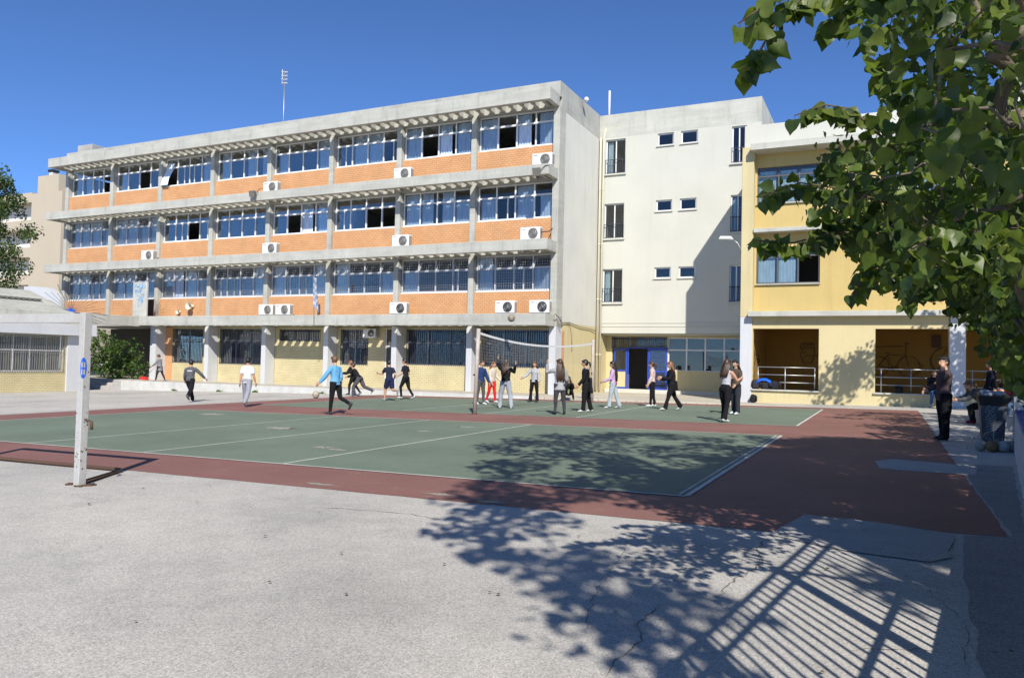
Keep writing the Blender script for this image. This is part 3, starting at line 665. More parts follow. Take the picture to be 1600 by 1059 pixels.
def tall(x0, x1, z0, z1, seed):
    f = .06; y = 40.34; mb = MB(); xm = (x0+x1)/2
    mb.box(x0, x1, y-.03, y+.03, z0, z0+f); mb.box(x0, x1, y-.03, y+.03, z1-f, z1)
    for a in (x0, xm-f/2, x1-f): mb.box(a, a+f, y-.032, y+.028, z0+f, z1-f)
    w = mb.build('window', M['alu'], C, (xm, y, z0))
    for a, b in ((x0+f, xm-f/2), (xm+f/2, x1-f)): MB().box(a, b, y-.003, y+.003, z0+f, z1-f).build('pane', M['glass'], w)
    MB().box(x0-.08, x1+.06, 40.10, 40.30, z0-.07, z0-.001).build('sill', M['cream'], w)
    mg = MB(); nb = max(5, int((x1-x0)/.13))
    for i in range(nb+1): xx = x0+.02+(x1-x0-.04)*i/nb; mg.box(xx-.01, xx+.01, 40.16, 40.18, z0+.06, z0+.78)
    for zz in (z0+.06, z0+.78): mg.box(x0, x1, 40.155, 40.185, zz-.015, zz+.015)
    mg.build('railing', M['bar'], w)
    if seed % 2 == 0:
        K = 10; vs = []; a = x0+.08; ww = (xm-x0)*.5
        for k in range(K+1): vs += [(a+ww*k/K, y+.1+.03*math.sin(k*2.2), z0+.1), (a+ww*k/K, y+.1, z1-.1)]
        mc = MB(); mc.add(vs, [(2*k, 2*k+2, 2*k+3, 2*k+1) for k in range(K)], 0, True); mc.build('curtain', M['curt2'], w)
for i, q in enumerate(TW): tall(*q, i)
for (x0, x1, z0, z1) in SW:
    f = .07; y = 40.32; mb = MB(); mb.box(x0, x1, y-.03, y+.03, z0, z0+f); mb.box(x0, x1, y-.03, y+.03, z1-f, z1); mb.box(x0, x0+f, y-.03, y+.03, z0+f, z1-f); mb.box(x1-f, x1, y-.03, y+.03, z0+f, z1-f)
    w = mb.build('window', M['alu'], C, ((x0+x1)/2, y, z0)); MB().box(x0+f, x1-f, y-.003, y+.003, z0+f, z1-f).build('pane', M['glass'], w)
    MB().box(x0-.05, x1+.05, 40.13, 40.29, z0-.05, z0-.001).build('sill', M['cream'], w)
# entrance recess
Yb = 41.25
hol = [(-13.75, -12.82, 1.0, 3.05), (-12.82, -10.68, .2, 3.05), (-10.6, -6.7, 1.26, 3.05)]
mb = MB(); wall_with_holes(mb, -14.1, -5.8, -.1, 3.2, Yb, Yb+.22, hol); mb.box(-14.33, -14.08, 40.21, Yb-.002, -.1, 3.199); mb.build('wall', M['paleyel'], C)
MB().box(-14.07, -5.8, 40.43, Yb+.2, 3.12, 3.197).build('soffit', M['cream'], C)
MB().cbox(-14.0, -6.4, 40.75, Yb-.002, -.1, .2, .02).build('plinth', M['cream'], C)
mb = MB()
for a in (-10.6, -9.62, -8.64, -7.66, -6.75): mb.box(a-.04, a+.04, Yb+.06, Yb+.13, 1.26, 3.05)
for zz in (1.26, 2.36, 3.0): mb.box(-10.6, -6.7, Yb+.05, Yb+.12, zz-.035, zz+.035)
w = mb.build('window', M['alu'], C, (-8.6, Yb, 1.26))
for a in (-10.56, -9.58, -8.6, -7.62):
    for za, zb in ((1.3, 2.32), (2.4, 2.96)): MB().box(a, a+.9, Yb+.09, Yb+.096, za, zb).build('pane', M['glass'], w)
mg = MB()
for i in range(30): xx = -10.55+i*.13; mg.box(xx-.006, xx+.006, Yb+.15, Yb+.16, 1.26, 3.0)
mg.build('security_bars', M['bar'], w)
w = barred(C, -13.75, -12.86, 2.42, 3.05, Yb+.1, 1, None, True, .1)
mb = MB(); x0, x1 = -13.62, -12.86
for a in (x0, x1-.09): mb.box(a, a+.09, Yb-.03, Yb+.03, .2, 2.4)
for zz in (.2, 1.15, 2.31): mb.box(x0+.09, x1-.09, Yb-.028, Yb+.028, zz, zz+.1)
d1 = mb.build('door', M['bluep'], C, (x0, Yb, .2))
MB().box(x0+.09, x1-.09, Yb-.004, Yb+.004, 1.25, 2.31).build('pane', M['glass'], d1); MB().box(x0+.09, x1-.09, Yb-.008, Yb+.008, .3, 1.15).build('panel', M['paleyel'], d1)
mg = MB()
for i in range(8): xx = x0+.13+i*.075; mg.box(xx-.005, xx+.005, Yb-.02, Yb-.01, 1.25, 2.31)
mg.build('security_bars', M['bar'], d1)
mb = MB(); x0, x1 = -11.66, -10.64
for a in (x0, x1-.09): mb.box(a, a+.09, Yb-.03, Yb+.03, .2, 2.4)
for zz in (.2, 1.15, 2.31): mb.box(x0+.09, x1-.09, Yb-.028, Yb+.028, zz, zz+.1)
for k in range(14): mb.box(x0+.1, x1-.1, Yb-.03, Yb-.012, .36+k*.14, .385+k*.14)
d2 = mb.build('door', M['bluep'], C, (x0, Yb, .2))
MB().box(x0+.09, x1-.09, Yb-.004, Yb+.004, .3, 2.31).build('pane', M['glass'], d2)
mb = MB(); mb.box(-12.84, -10.6, Yb-.02, Yb+.04, 2.41, 2.47); mb.box(-12.84, -12.78, Yb-.02, Yb+.04, .2, 2.41); mb.box(-11.72, -11.67, Yb-.02, Yb+.04, .2, 2.41); mb.build('door_frame', M['bluep'], C)
barred(C, -12.78, -10.68, 2.5, 3.05, Yb+.1, 2, None, True, .1)
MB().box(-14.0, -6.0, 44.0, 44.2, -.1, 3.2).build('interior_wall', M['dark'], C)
t = empty('wall_lantern', (-6.55, 40.1, 3.3), 'small grey lantern on the cream wall above the entrance windows', 'lamp'); MB().cbox(-6.63, -6.49, 39.98, 40.12, 3.2, 3.46, .02).build('body', M['acd'], t); MB().box(-6.6, -6.52, 40.12, 40.2, 3.36, 3.42).build('bracket', M['steel'], t)

# ------------------------------------------------------------------ yellow wing
Yw = empty('yellow_wing', (0, 34.2, 0), 'yellow two-storey wing with open loggia and dark framed windows', 'building')
# piers: pale above, whitewashed below
for (a, b) in ((-5.69, -5.2), (2.14, 2.68)):
    MB().cbox(a, b, 34.18, 34.75, -.1, 3.66, .015).build('pier', M['pillar'], Yw); 
MB().cbox(-5.69, -5.2, 34.182, 34.75, 3.664, 10.95, .012).build('pier', M['paleyel'], Yw)
# slabs
MB().cbox(-5.33, 14, 33.85, 34.6, 3.665, 3.88, .012).build('slab', M['conc2'], Yw)
MB().cbox(-5.18, 14, 34.1, 34.6, 7.25, 7.42, .012).build('slab', M['conc2'], Yw)
MB().cbox(-5.28, 14, 33.75, 34.7, 10.7, 10.98, .012).build('slab', M['conc2'], Yw)
WIN = [(-5.12, -2.54, 8.56, 10.13), (-.1, 2.5, 8.56, 10.13), (4.9, 7.5, 8.56, 10.13), (-5.12, -2.56, 5.1, 6.67), (-.1, 2.5, 5.1, 6.67), (4.9, 7.5, 5.1, 6.67)]
mb = MB(); wall_with_holes(mb, -5.199, 14, 3.88, 10.7, 34.62, 34.85, WIN); mb.build('wall', M['yel'], Yw)
MB().box(-5.68, 14, 34.76, 35.0, 10.98, 12.05).build('upper_wall', M['cream'], Yw)
MB().box(-5.69, -5.45, 34.752, 40.2, -.1, 12.04).build('side_wall', M['cream'], Yw)
MB().cbox(-4.5, 14, 37.2, 37.5, 10.98, 12.75, .02).build('upper_wall', M['cream'], Yw)
MB().box(-5.4, 14, 35.01, 41, 11.0, 11.2).build('roof', M['conc2'], Yw)
for i, (x0, x1, z0, z1) in enumerate(WIN):
    zt = z1-.42; y = 34.72; f = .06; mb = MB()
    for zz in (z0, zt, z1-f): mb.box(x0, x1, y-.03, y+.03, zz, zz+f)
    for k in range(4): a = x0+(x1-x0-f)*k/3; mb.box(a, a+f, y-.034, y+.026, z0+f, z1-f)
    w = mb.build('window', M['darkfr'], Yw, ((x0+x1)/2, y, z0))
    for k in range(3):
        a = x0+f+(x1-x0-f)*k/3; b = x0+(x1-x0-f)*(k+1)/3
        if not (i == 3 and k == 2): MB().box(a, b, y-.003, y+.003, z0+f, zt).build('pane', M['glass'], w)
        MB().box(a, b, y-.003, y+.003, zt+f, z1-f).build('pane', M['glass'], w)
        if k < 2 or i != 3:
            K = 16; vs = []
            for q in range(K+1): vs += [(a+(b-a)*.9*q/K, y+.12+.03*math.sin(q*2.1), z0+.08), (a+(b-a)*.9*q/K, y+.1, z1-.15)]
            mc = MB(); mc.add(vs, [(2*q, 2*q+2, 2*q+3, 2*q+1) for q in range(K)], 0, True); mc.build('curtain', M['curt2'], w)
    MB().box(x0-.02, x1+.02, y-.2, y+.03, z0-.05, z0-.001).build('sill', M['conc2'], w)
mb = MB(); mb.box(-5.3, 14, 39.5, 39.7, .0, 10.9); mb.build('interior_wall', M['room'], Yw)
for zz in (3.9, 7.28): MB().box(-5.3, 14, 34.86, 39.5, zz, zz+.15).build('floor_slab', M['room'], Yw)
# loggia
OP = [(-5.16, -2.54, .6, 3.17), (-.44, 2.12, .62, 3.17), (2.7, 5.3, .62, 3.17), (7.5, 10, .6, 3.17)]
mb = MB(); wall_with_holes(mb, -5.198, 2.138, -.1, 3.664, 34.24, 34.5, OP); wall_with_holes(mb, 2.682, 14, -.1, 3.664, 34.24, 34.5, OP); mb.build('loggia_wall', M['paleyel'], Yw)
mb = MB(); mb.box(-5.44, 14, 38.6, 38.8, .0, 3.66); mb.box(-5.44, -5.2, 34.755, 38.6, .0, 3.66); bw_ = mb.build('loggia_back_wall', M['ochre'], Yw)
MB().box(-5.19, 14, 34.502, 38.59, -.1, .30).build('loggia_floor', M['walk'], Yw)
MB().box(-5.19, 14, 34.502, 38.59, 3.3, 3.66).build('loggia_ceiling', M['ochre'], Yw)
for (x0, x1, z0, z1) in OP[:3]:
    MB().cbox(x0-.06, x1+.04, 34.14, 34.52, z0-.05, z0-.002 if False else z0+.012, .008).build('sill', M['conc2'], Yw)
    mb = MB(); y = 34.32
    for zz in (z0+.32, z0+.63, z0+.95): mb.tube([(x0+.02, y, zz), (x1-.15, y, zz)], .022, 8)
    for xx in (x0+.22, (x0+x1)/2, x1-.15): mb.tube([(xx, y, z0), (xx, y, z0+.95)], .024, 8)
    mb.build('railing', M['steel'], Yw)
# graffiti on the loggia walls: sprayed bicycle, pentagram in a circle, head, scribbles
def circ(cx, cz, r, n=22, y=38.585, a0=0, a1=360): return [(cx+r*math.cos(R(a0+(a1-a0)*i/n)), y, cz+r*math.sin(R(a0+(a1-a0)*i/n))) for i in range(n+1)]
def strokes(lines, r=.012, x0=0): 
    mb = MB()
    for l in lines: mb.tube(l, r, 5, smooth=False)
    return mb.build('graffiti', M['blackgraf'], Yw)
Yg = 38.585
strokes([circ(-.35, 1.72, .42), circ(.85, 1.72, .45), [(-.35, Yg, 1.72), (.0, Yg, 2.2), (.72, Yg, 2.25), (.25, Yg, 1.6), (0, Yg, 2.2)], [(.25, Yg, 1.6), (-.35, Yg, 1.72)], [(.72, Yg, 2.25), (.85, Yg, 1.72)], [(.72, Yg, 2.25), (.76, Yg, 2.75), (.62, Yg, 2.72)], [(.7, Yg, 2.78), (.9, Yg, 2.7)], [(-.1, Yg, 2.3), (.08, Yg, 2.3)], circ(.25, 1.6, .1), [(1.2, Yg, 1.9), (1.42, Yg, 1.75), (1.3, Yg, 1.55)], [(-.75, Yg, 2.55), (.6, Yg, 2.62)]], .013)
pc = (2.3, 2.02); pr = .52; pv_ = [(pc[0]+pr*math.cos(R(90+144*i)), Yg, pc[1]+pr*math.sin(R(90+144*i))) for i in range(6)]
strokes([circ(pc[0], pc[1], .58), pv_, circ(pc[0]-.05, pc[1]-.05, .56, 22, Yg, 100, 250)], .014)
hx, hz = -3.35, 2.1
strokes([[(hx-.32, Yg, hz+.35), (hx-.3, Yg, hz+.6), (hx+.28, Yg, hz+.62), (hx+.3, Yg, hz+.4), (hx-.36, Yg, hz+.36)], [(hx-.25, Yg, hz+.45), (hx+.25, Yg, hz+.5)], [(hx-.25, Yg, hz+.55), (hx+.25, Yg, hz+.56)], [(hx-.22, Yg, hz+.35), (hx-.3, Yg, hz), (hx-.15, Yg, hz-.35), (hx+.2, Yg, hz-.3), (hx+.32, Yg, hz+.1), (hx+.28, Yg, hz+.4)], [(hx-.1, Yg, hz-.02), (hx+.02, Yg, hz+.06), (hx+.1, Yg, hz-.02), (hx+.2, Yg, hz+.05), (hx+.6, Yg, hz)], [(hx-.2, Yg, hz+.15), (hx-.05, Yg, hz+.2)]], .015)
xg = -5.19
rr = random.Random(8); mb = MB()
for i in range(9):
    yy, zz = 34.95+.17*i, 1.95+rr.uniform(-.08, .15)-.03*i
    mb.tube([(xg, yy, zz), (xg, yy+.1, zz+.16), (xg, yy+.05, zz+.02), (xg, yy+.14, zz-.02)], .014, 4, smooth=False)
for i in range(4): zz = 2.6-.45*i; mb.tube([(xg, 34.85, zz), (xg, 34.95, zz+.12), (xg, 35.0, zz-.08), (xg, 34.88, zz-.14)], .014, 4, smooth=False)
mb.build('graffiti', M['blackgraf'], Yw)
MB().box(1.75, 2.1, 38.5, 38.59, 2.55, 3.1).build('notice_board', M['rust'], Yw)
# street lamp on the pier
t = empty('street_lamp', (-5.75, 34.4, 6.8), 'grey street lamp head on a curved arm above the entrance court', 'lamp')
MB().tube([(-5.7, 34.3, 6.2), (-5.72, 34.25, 6.6), (-5.85, 34.2, 6.85), (-6.05, 34.15, 7.0)], .028, 7).build('arm', M['steel'], t)
mb = MB(); mb.add([(-6.0, 34.02, 6.98), (-6.0, 34.28, 6.98), (-6.1, 34.0, 7.06), (-6.1, 34.3, 7.06), (-6.62, 34.06, 7.05), (-6.62, 34.24, 7.05), (-6.55, 34.06, 7.17), (-6.55, 34.24, 7.17), (-6.1, 34.06, 7.14), (-6.1, 34.24, 7.14)], [(0, 2, 8, 9, 3, 1), (0, 1, 5, 4), (2, 0, 4, 6, 8) , (1, 3, 9, 7, 5), (4, 5, 7, 6), (6, 7, 9, 8)]); mb.build('lamp_head', M['acw'], t)

# ------------------------------------------------------------------ low wing at the left
Lw = empty('low_wing', (-44, 25, -.6), 'low pavilion with barred window, yellow brick base and sloping concrete roof', 'building')
mb = MB(); wall_with_holes(mb, 12, 28.45, -1.2, 2.44, -41.75, -41.5, [(24.62, 28.3, .42, 2.42), (15, 23.5, .42, 2.42)], 'x'); mb.build('wall', M['yebrick'], Lw)
MB().cbox(-41.8, -41.42, 28.46, 29.17, -1.2, 2.44, .012).build('pillar', M['pillar'], Lw)
MB().box(-41.8, -41.44, 24.2, 24.6, -1.2, 2.43).build('pillar', M['pillar'], Lw)
MB().cbox(-41.75, -41.05, 10, 29.95, 2.445, 3.06, .012).build('fascia', M['pillar'], Lw)
MB().cbox(-52, -41.45, 10, 29.3, 3.07, 3.72, .015).build('roof_edge', M['conc2'], Lw)
mb = MB(); mb.prism([(-41.6, 3.722), (-45.6, 5.1), (-54, 5.3), (-54, 3.722)], 'y', 10, 28.9); mb.build('roof', M['conc'], Lw)
mb = MB()
for i in range(40):
    y0 = 27.9-i*.32; mb.box(-43.6, -43.3, y0, y0+.2, 4.42, 4.5)
mb.build('roof_vents', M['acd'], Lw)
M['curtp'] = cloth('pale_curtain', (.42, .42, .38), .3)
for ya, yb in ((24.62, 28.3), (15.0, 23.5)):
    nbr = int((yb-ya)/.123)
    mb = MB(); f = .05; x = -41.62
    for zz in (.42, 1.55, 2.37): mb.box(x-.03, x+.03, ya, yb, zz, zz+f)
    for k in range(5): yy = ya+(yb-ya-f)*k/4; mb.box(x-.033, x+.027, yy, yy+f, .47, 2.37)
    w = mb.build('window', M['alu'], Lw, (x, (ya+yb)/2, .42))
    for k in range(4): yy = ya+(yb-ya)*k/4; MB().box(x-.004, x+.004, yy+.05, yy+(yb-ya)/4-.02, .47, 2.37).build('pane', M['glass'], w)
    mg = MB()
    for i in range(nbr+1): yy = ya+(yb-ya)*i/nbr; mg.box(-41.48, -41.455, yy-.01, yy+.01, .36, 2.43)
    for zz in (.5, 1.45, 2.3): mg.box(-41.454, -41.44, ya-.02, yb+.02, zz-.015, zz+.015)
    mg.build('security_bars', M['steel'], w)
    K = 40; vs = []
    for k in range(K+1): vs += [(x-.18+.03*math.sin(k*1.7), ya+.03+(yb-ya-.08)*k/K, .45), (x-.18, ya+.03+(yb-ya-.08)*k/K, 2.4)]
    mc = MB(); mc.add(vs, [(2*k, 2*k+2, 2*k+3, 2*k+1) for k in range(K)], 0, True); mc.build('curtain', M['curtp'], w)
MB().box(-46, -45.8, 12, 28.4, -1, 3).build('interior_wall', M['room'], Lw)
# white annex wall beyond the end of the school
An = empty('annex', (-55.5, 36, 0), 'white rounded annex wall beyond the left end of the school', 'wall')
pts = [(-57.6, -1), (-53.2, -1), (-53.2, 4.5), (-53.6, 5.3), (-54.2, 5.9), (-54.9, 6.15), (-56, 6.25), (-57.6, 6.3)]
MB().prism(pts, 'y', 36, 36.4).build('wall', M['pillar'], An)
# ------------------------------------------------------------------ far background
Ap = empty('apartment_building', (-96, 60, 0), 'beige apartment block with chimneys and recessed white balconies far left', 'building')
M['beige'] = surf('beige_render', (.47, .405, .31), .9, .06, .3, 20, .03, .05)
M['bwhite'] = surf('white_render', (.66, .64, .60), .9, .06, .3, 20, .03, .05)
MB().box(-95.2, -89.4, 60, 72, -2, 20.9).build('wall', M['beige'], Ap)
MB().box(-94.6, -90.6, 60.3, 70, 20.9, 23.1).build('stair_head', M['beige'], Ap)
MB().box(-112, -95.21, 61.5, 74, -2, 20.2).build('wall', M['bwhite'], Ap)
for z in (8.2, 11.6, 15.0, 18.4): MB().box(-112, -95.21, 60.0, 61.5, z+1.5, z+2.7).build('balcony_band', M['beige'], Ap)
for k, x in enumerate((-93.6, -92.6, -91.6)):
    ch = MB().box(x, x+.7, 61, 61.7, 23.1-.7*k, 23.7-.7*k).build('chimney', M['bwhite'], Ap); MB().box(x-.1, x+.8, 60.9, 61.8, 23.72-.7*k, 24.0-.7*k).build('cowl', M['black'], ch)
for z in (10.2, 16.6):
    bl = MB().box(-89.4, -86.6, 60.6, 63, z, z+.75).build('balcony', M['bwhite'], Ap)
    mb = MB(); mb.tube([(-89.4, 60.65, z+1.5), (-86.7, 60.65, z+1.5), (-86.7, 63, z+1.5)], .04, 5)
    for k in range(8): mb.tube([(-89.3+.37*k, 60.65, z+.75), (-89.3+.37*k, 60.65, z+1.5)], .025, 4)
    mb.build('railing', M['bar'], bl)
for z in (6, 9.4, 12.8, 16.2):
    w = MB().box(-103.5, -101.5, 61.40, 61.49, z, z+1.9).build('window', M['bwhite'], Ap); MB().box(-103.3, -101.7, 61.36, 61.39, z+.1, z+1.8).build('pane', M['glass'], w)
mb = MB(); mb.tube([(-112, 61.6, 21.1), (-97.8, 61.6, 21.1)], .04, 5)
for k in range(14): mb.tube([(-111.8+k*1.05, 61.6, 20.2), (-111.8+k*1.05, 61.6, 21.1)], .03, 4)
mb.build('roof_railing', M['bar'], Ap)
# distant hill
mb = MB(); K = 24; vs = []
for k in range(K+1):
    x = -1400+k*60; h = 60+70*math.exp(-((k-9)/5)**2)+12*math.sin(k*1.3); vs += [(x, 700+.2*k, -10), (x, 760, h)]
mb.add(vs, [(2*k, 2*k+2, 2*k+3, 2*k+1) for k in range(K)], 0, True); M['hill'] = surf('hill_scrub', (.10, .13, .16), .95, .2, .01, .05, .1, 0); tag(mb.build('hills', M['hill']), kind='structure')

# ------------------------------------------------------------------ foliage
def leaf_tpl(n_out=True):
    """heart-shaped poplar leaf in the xy plane, stem at origin, tip at +y, folded along the rib"""
    h = [(.16, -.05), (.34, -.03), (.47, .10), (.50, .26), (.44, .44), (.31, .64), (.15, .84)]
    o = [(0, 0)]+[(-x, y) for x, y in h]+[(0, 1.08)]+[(x, y) for x, y in reversed(h)]
    v = [(x, y, .34*x*x+.05*abs(x)+.16*(y-.35)**2+.03*math.sin(9*y+4*x)) for x, y in o]+[(0, .15, .01), (0, .42, .0), (0, .70, .025)]
    n = len(o); f = []
    for i in range(n):
        a, b = o[i], o[(i+1) % n]; my = (a[1]+b[1])/2; k = n+(0 if my < .2 else (1 if my < .55 else 2)); f.append((k, i, (i+1) % n))
    f += [(n, 4, n+1), (n, n+1, 12), (n+1, 6, n+2), (n+1, n+2, 10)]
    return np.array(v, float), np.array(f, int)
LV, LF = leaf_tpl()
SV = np.array([(0, 0, 0), (-.42, .35, .07), (0, 1.0, 0), (.42, .35, .07)], float); SF = np.array([(0, 2, 1), (0, 3, 2)])
def rot_from(d, nrm):
    y = d/np.linalg.norm(d); x = np.cross(y, nrm); x /= np.linalg.norm(x)+1e-9; z = np.cross(x, y)
    return np.stack([x, y, z], 1)
def scatter(clumps, rng, size, dens, flat=.55, droop=.8):
    """leaf frames (pos, 3x3, size) around twig clumps"""
    out = []
    for (cx, cy, cz, r) in clumps:
        n = max(6, int(dens*(r/size)**2))
        for _ in range(n):
            a = rng.normal(size=3); a /= np.linalg.norm(a); a *= rng.random()**.42*r
            p = np.array([cx, cy, cz])+a*np.array([1, 1, .9])
            d = rng.normal(size=3)*.55+np.array([0, 0, -droop]); nn = rng.normal(size=3)*.7+np.array([.3, -.5, .45])
            out.append((p, rot_from(d, nn), size*rng.uniform(.45, 1.3)))
    return out
def leaf_mesh(name, frames, V, F, mats, rng):
    n = len(frames); nv = len(V)
    P = np.array([f[0] for f in frames]); Q = np.array([f[1] for f in frames]); s = np.array([f[2] for f in frames])
    verts = np.einsum('nij,vj->nvi', Q*s[:, None, None], V)+P[:, None, :]
    faces = (F[None]+(np.arange(n)*nv)[:, None, None]).reshape(-1, 3)
    me = bpy.data.meshes.new(name); me.vertices.add(n*nv); me.vertices.foreach_set('co', verts.ravel())
    me.loops.add(faces.size); me.loops.foreach_set('vertex_index', faces.ravel())
    me.polygons.add(len(faces)); me.polygons.foreach_set('loop_start', np.arange(0, faces.size, 3)); 
    me.polygons.foreach_set('loop_total', np.full(len(faces), 3))
    for m in mats: me.materials.append(m)
    mi = np.repeat(rng.integers(0, len(mats), n), len(F)); me.polygons.foreach_set('material_index', mi)
    me.polygons.foreach_set('use_smooth', np.ones(len(faces), bool))
    me.update(calc_edges=True); me.validate(); return me
def branches(trunk, nodes, rng, rmin=.006, k=.011, sag=.06):
    """trunk = list of points; every node connects to the nearest earlier node or trunk point"""
    pts = [np.array(p, float) for p in trunk]; par = [-1]+list(range(len(trunk)-1))
    order = sorted(range(len(nodes)), key=lambda i: min(np.linalg.norm(np.array(nodes[i][:3])-t) for t in pts[:len(trunk)]))
    for i in order:
        p = np.array(nodes[i][:3]); d = [np.linalg.norm(p-q)+(.0 if j >= 2 else 50) for j, q in enumerate(pts)]
        j = int(np.argmin(d)); pts.append(p); par.append(j)
    cnt = [1]*len(pts)
    for i in range(len(pts)-1, 0, -1): cnt[par[i]] += cnt[i]
    mb = MB()
    for i in range(len(trunk), len(pts)):
        a, b = pts[par[i]], pts[i]; m = (a+b)/2+np.array([rng.normal()*.06, rng.normal()*.06, sag*np.linalg.norm(b-a)])
        ra = min(.024 if k < .004 else 9, max(rmin, k*math.sqrt(cnt[i])))*1.15; rb = min(ra, max(rmin, k*math.sqrt(cnt[i])*.8))
        mb.tube([a, m, b], [ra, (ra+rb)/2, rb], 6)
    return mb
M['leafA'] = leafmat('poplar_leaf', (.085, .130, .022), .38); M['leafB'] = leafmat('poplar_leaf_light', (.145, .190, .036), .45); M['leafC'] = leafmat('poplar_leaf_dark', (.042, .075, .017), .28)
M['leafy'] = leafmat('yellowing_leaf', (.20, .20, .04), .3)
M['bark'] = surf('grey_bark', (.17, .14, .105), .95, .3, 5, 30, .2, .5); M['twig'] = plain('twig_bark', (.11, .085, .05), .8)
M['bush'] = leafmat('bush_leaf', (.075, .14, .026), .3); M['bush2'] = leafmat('bush_leaf_dark', (.045, .09, .02), .25)
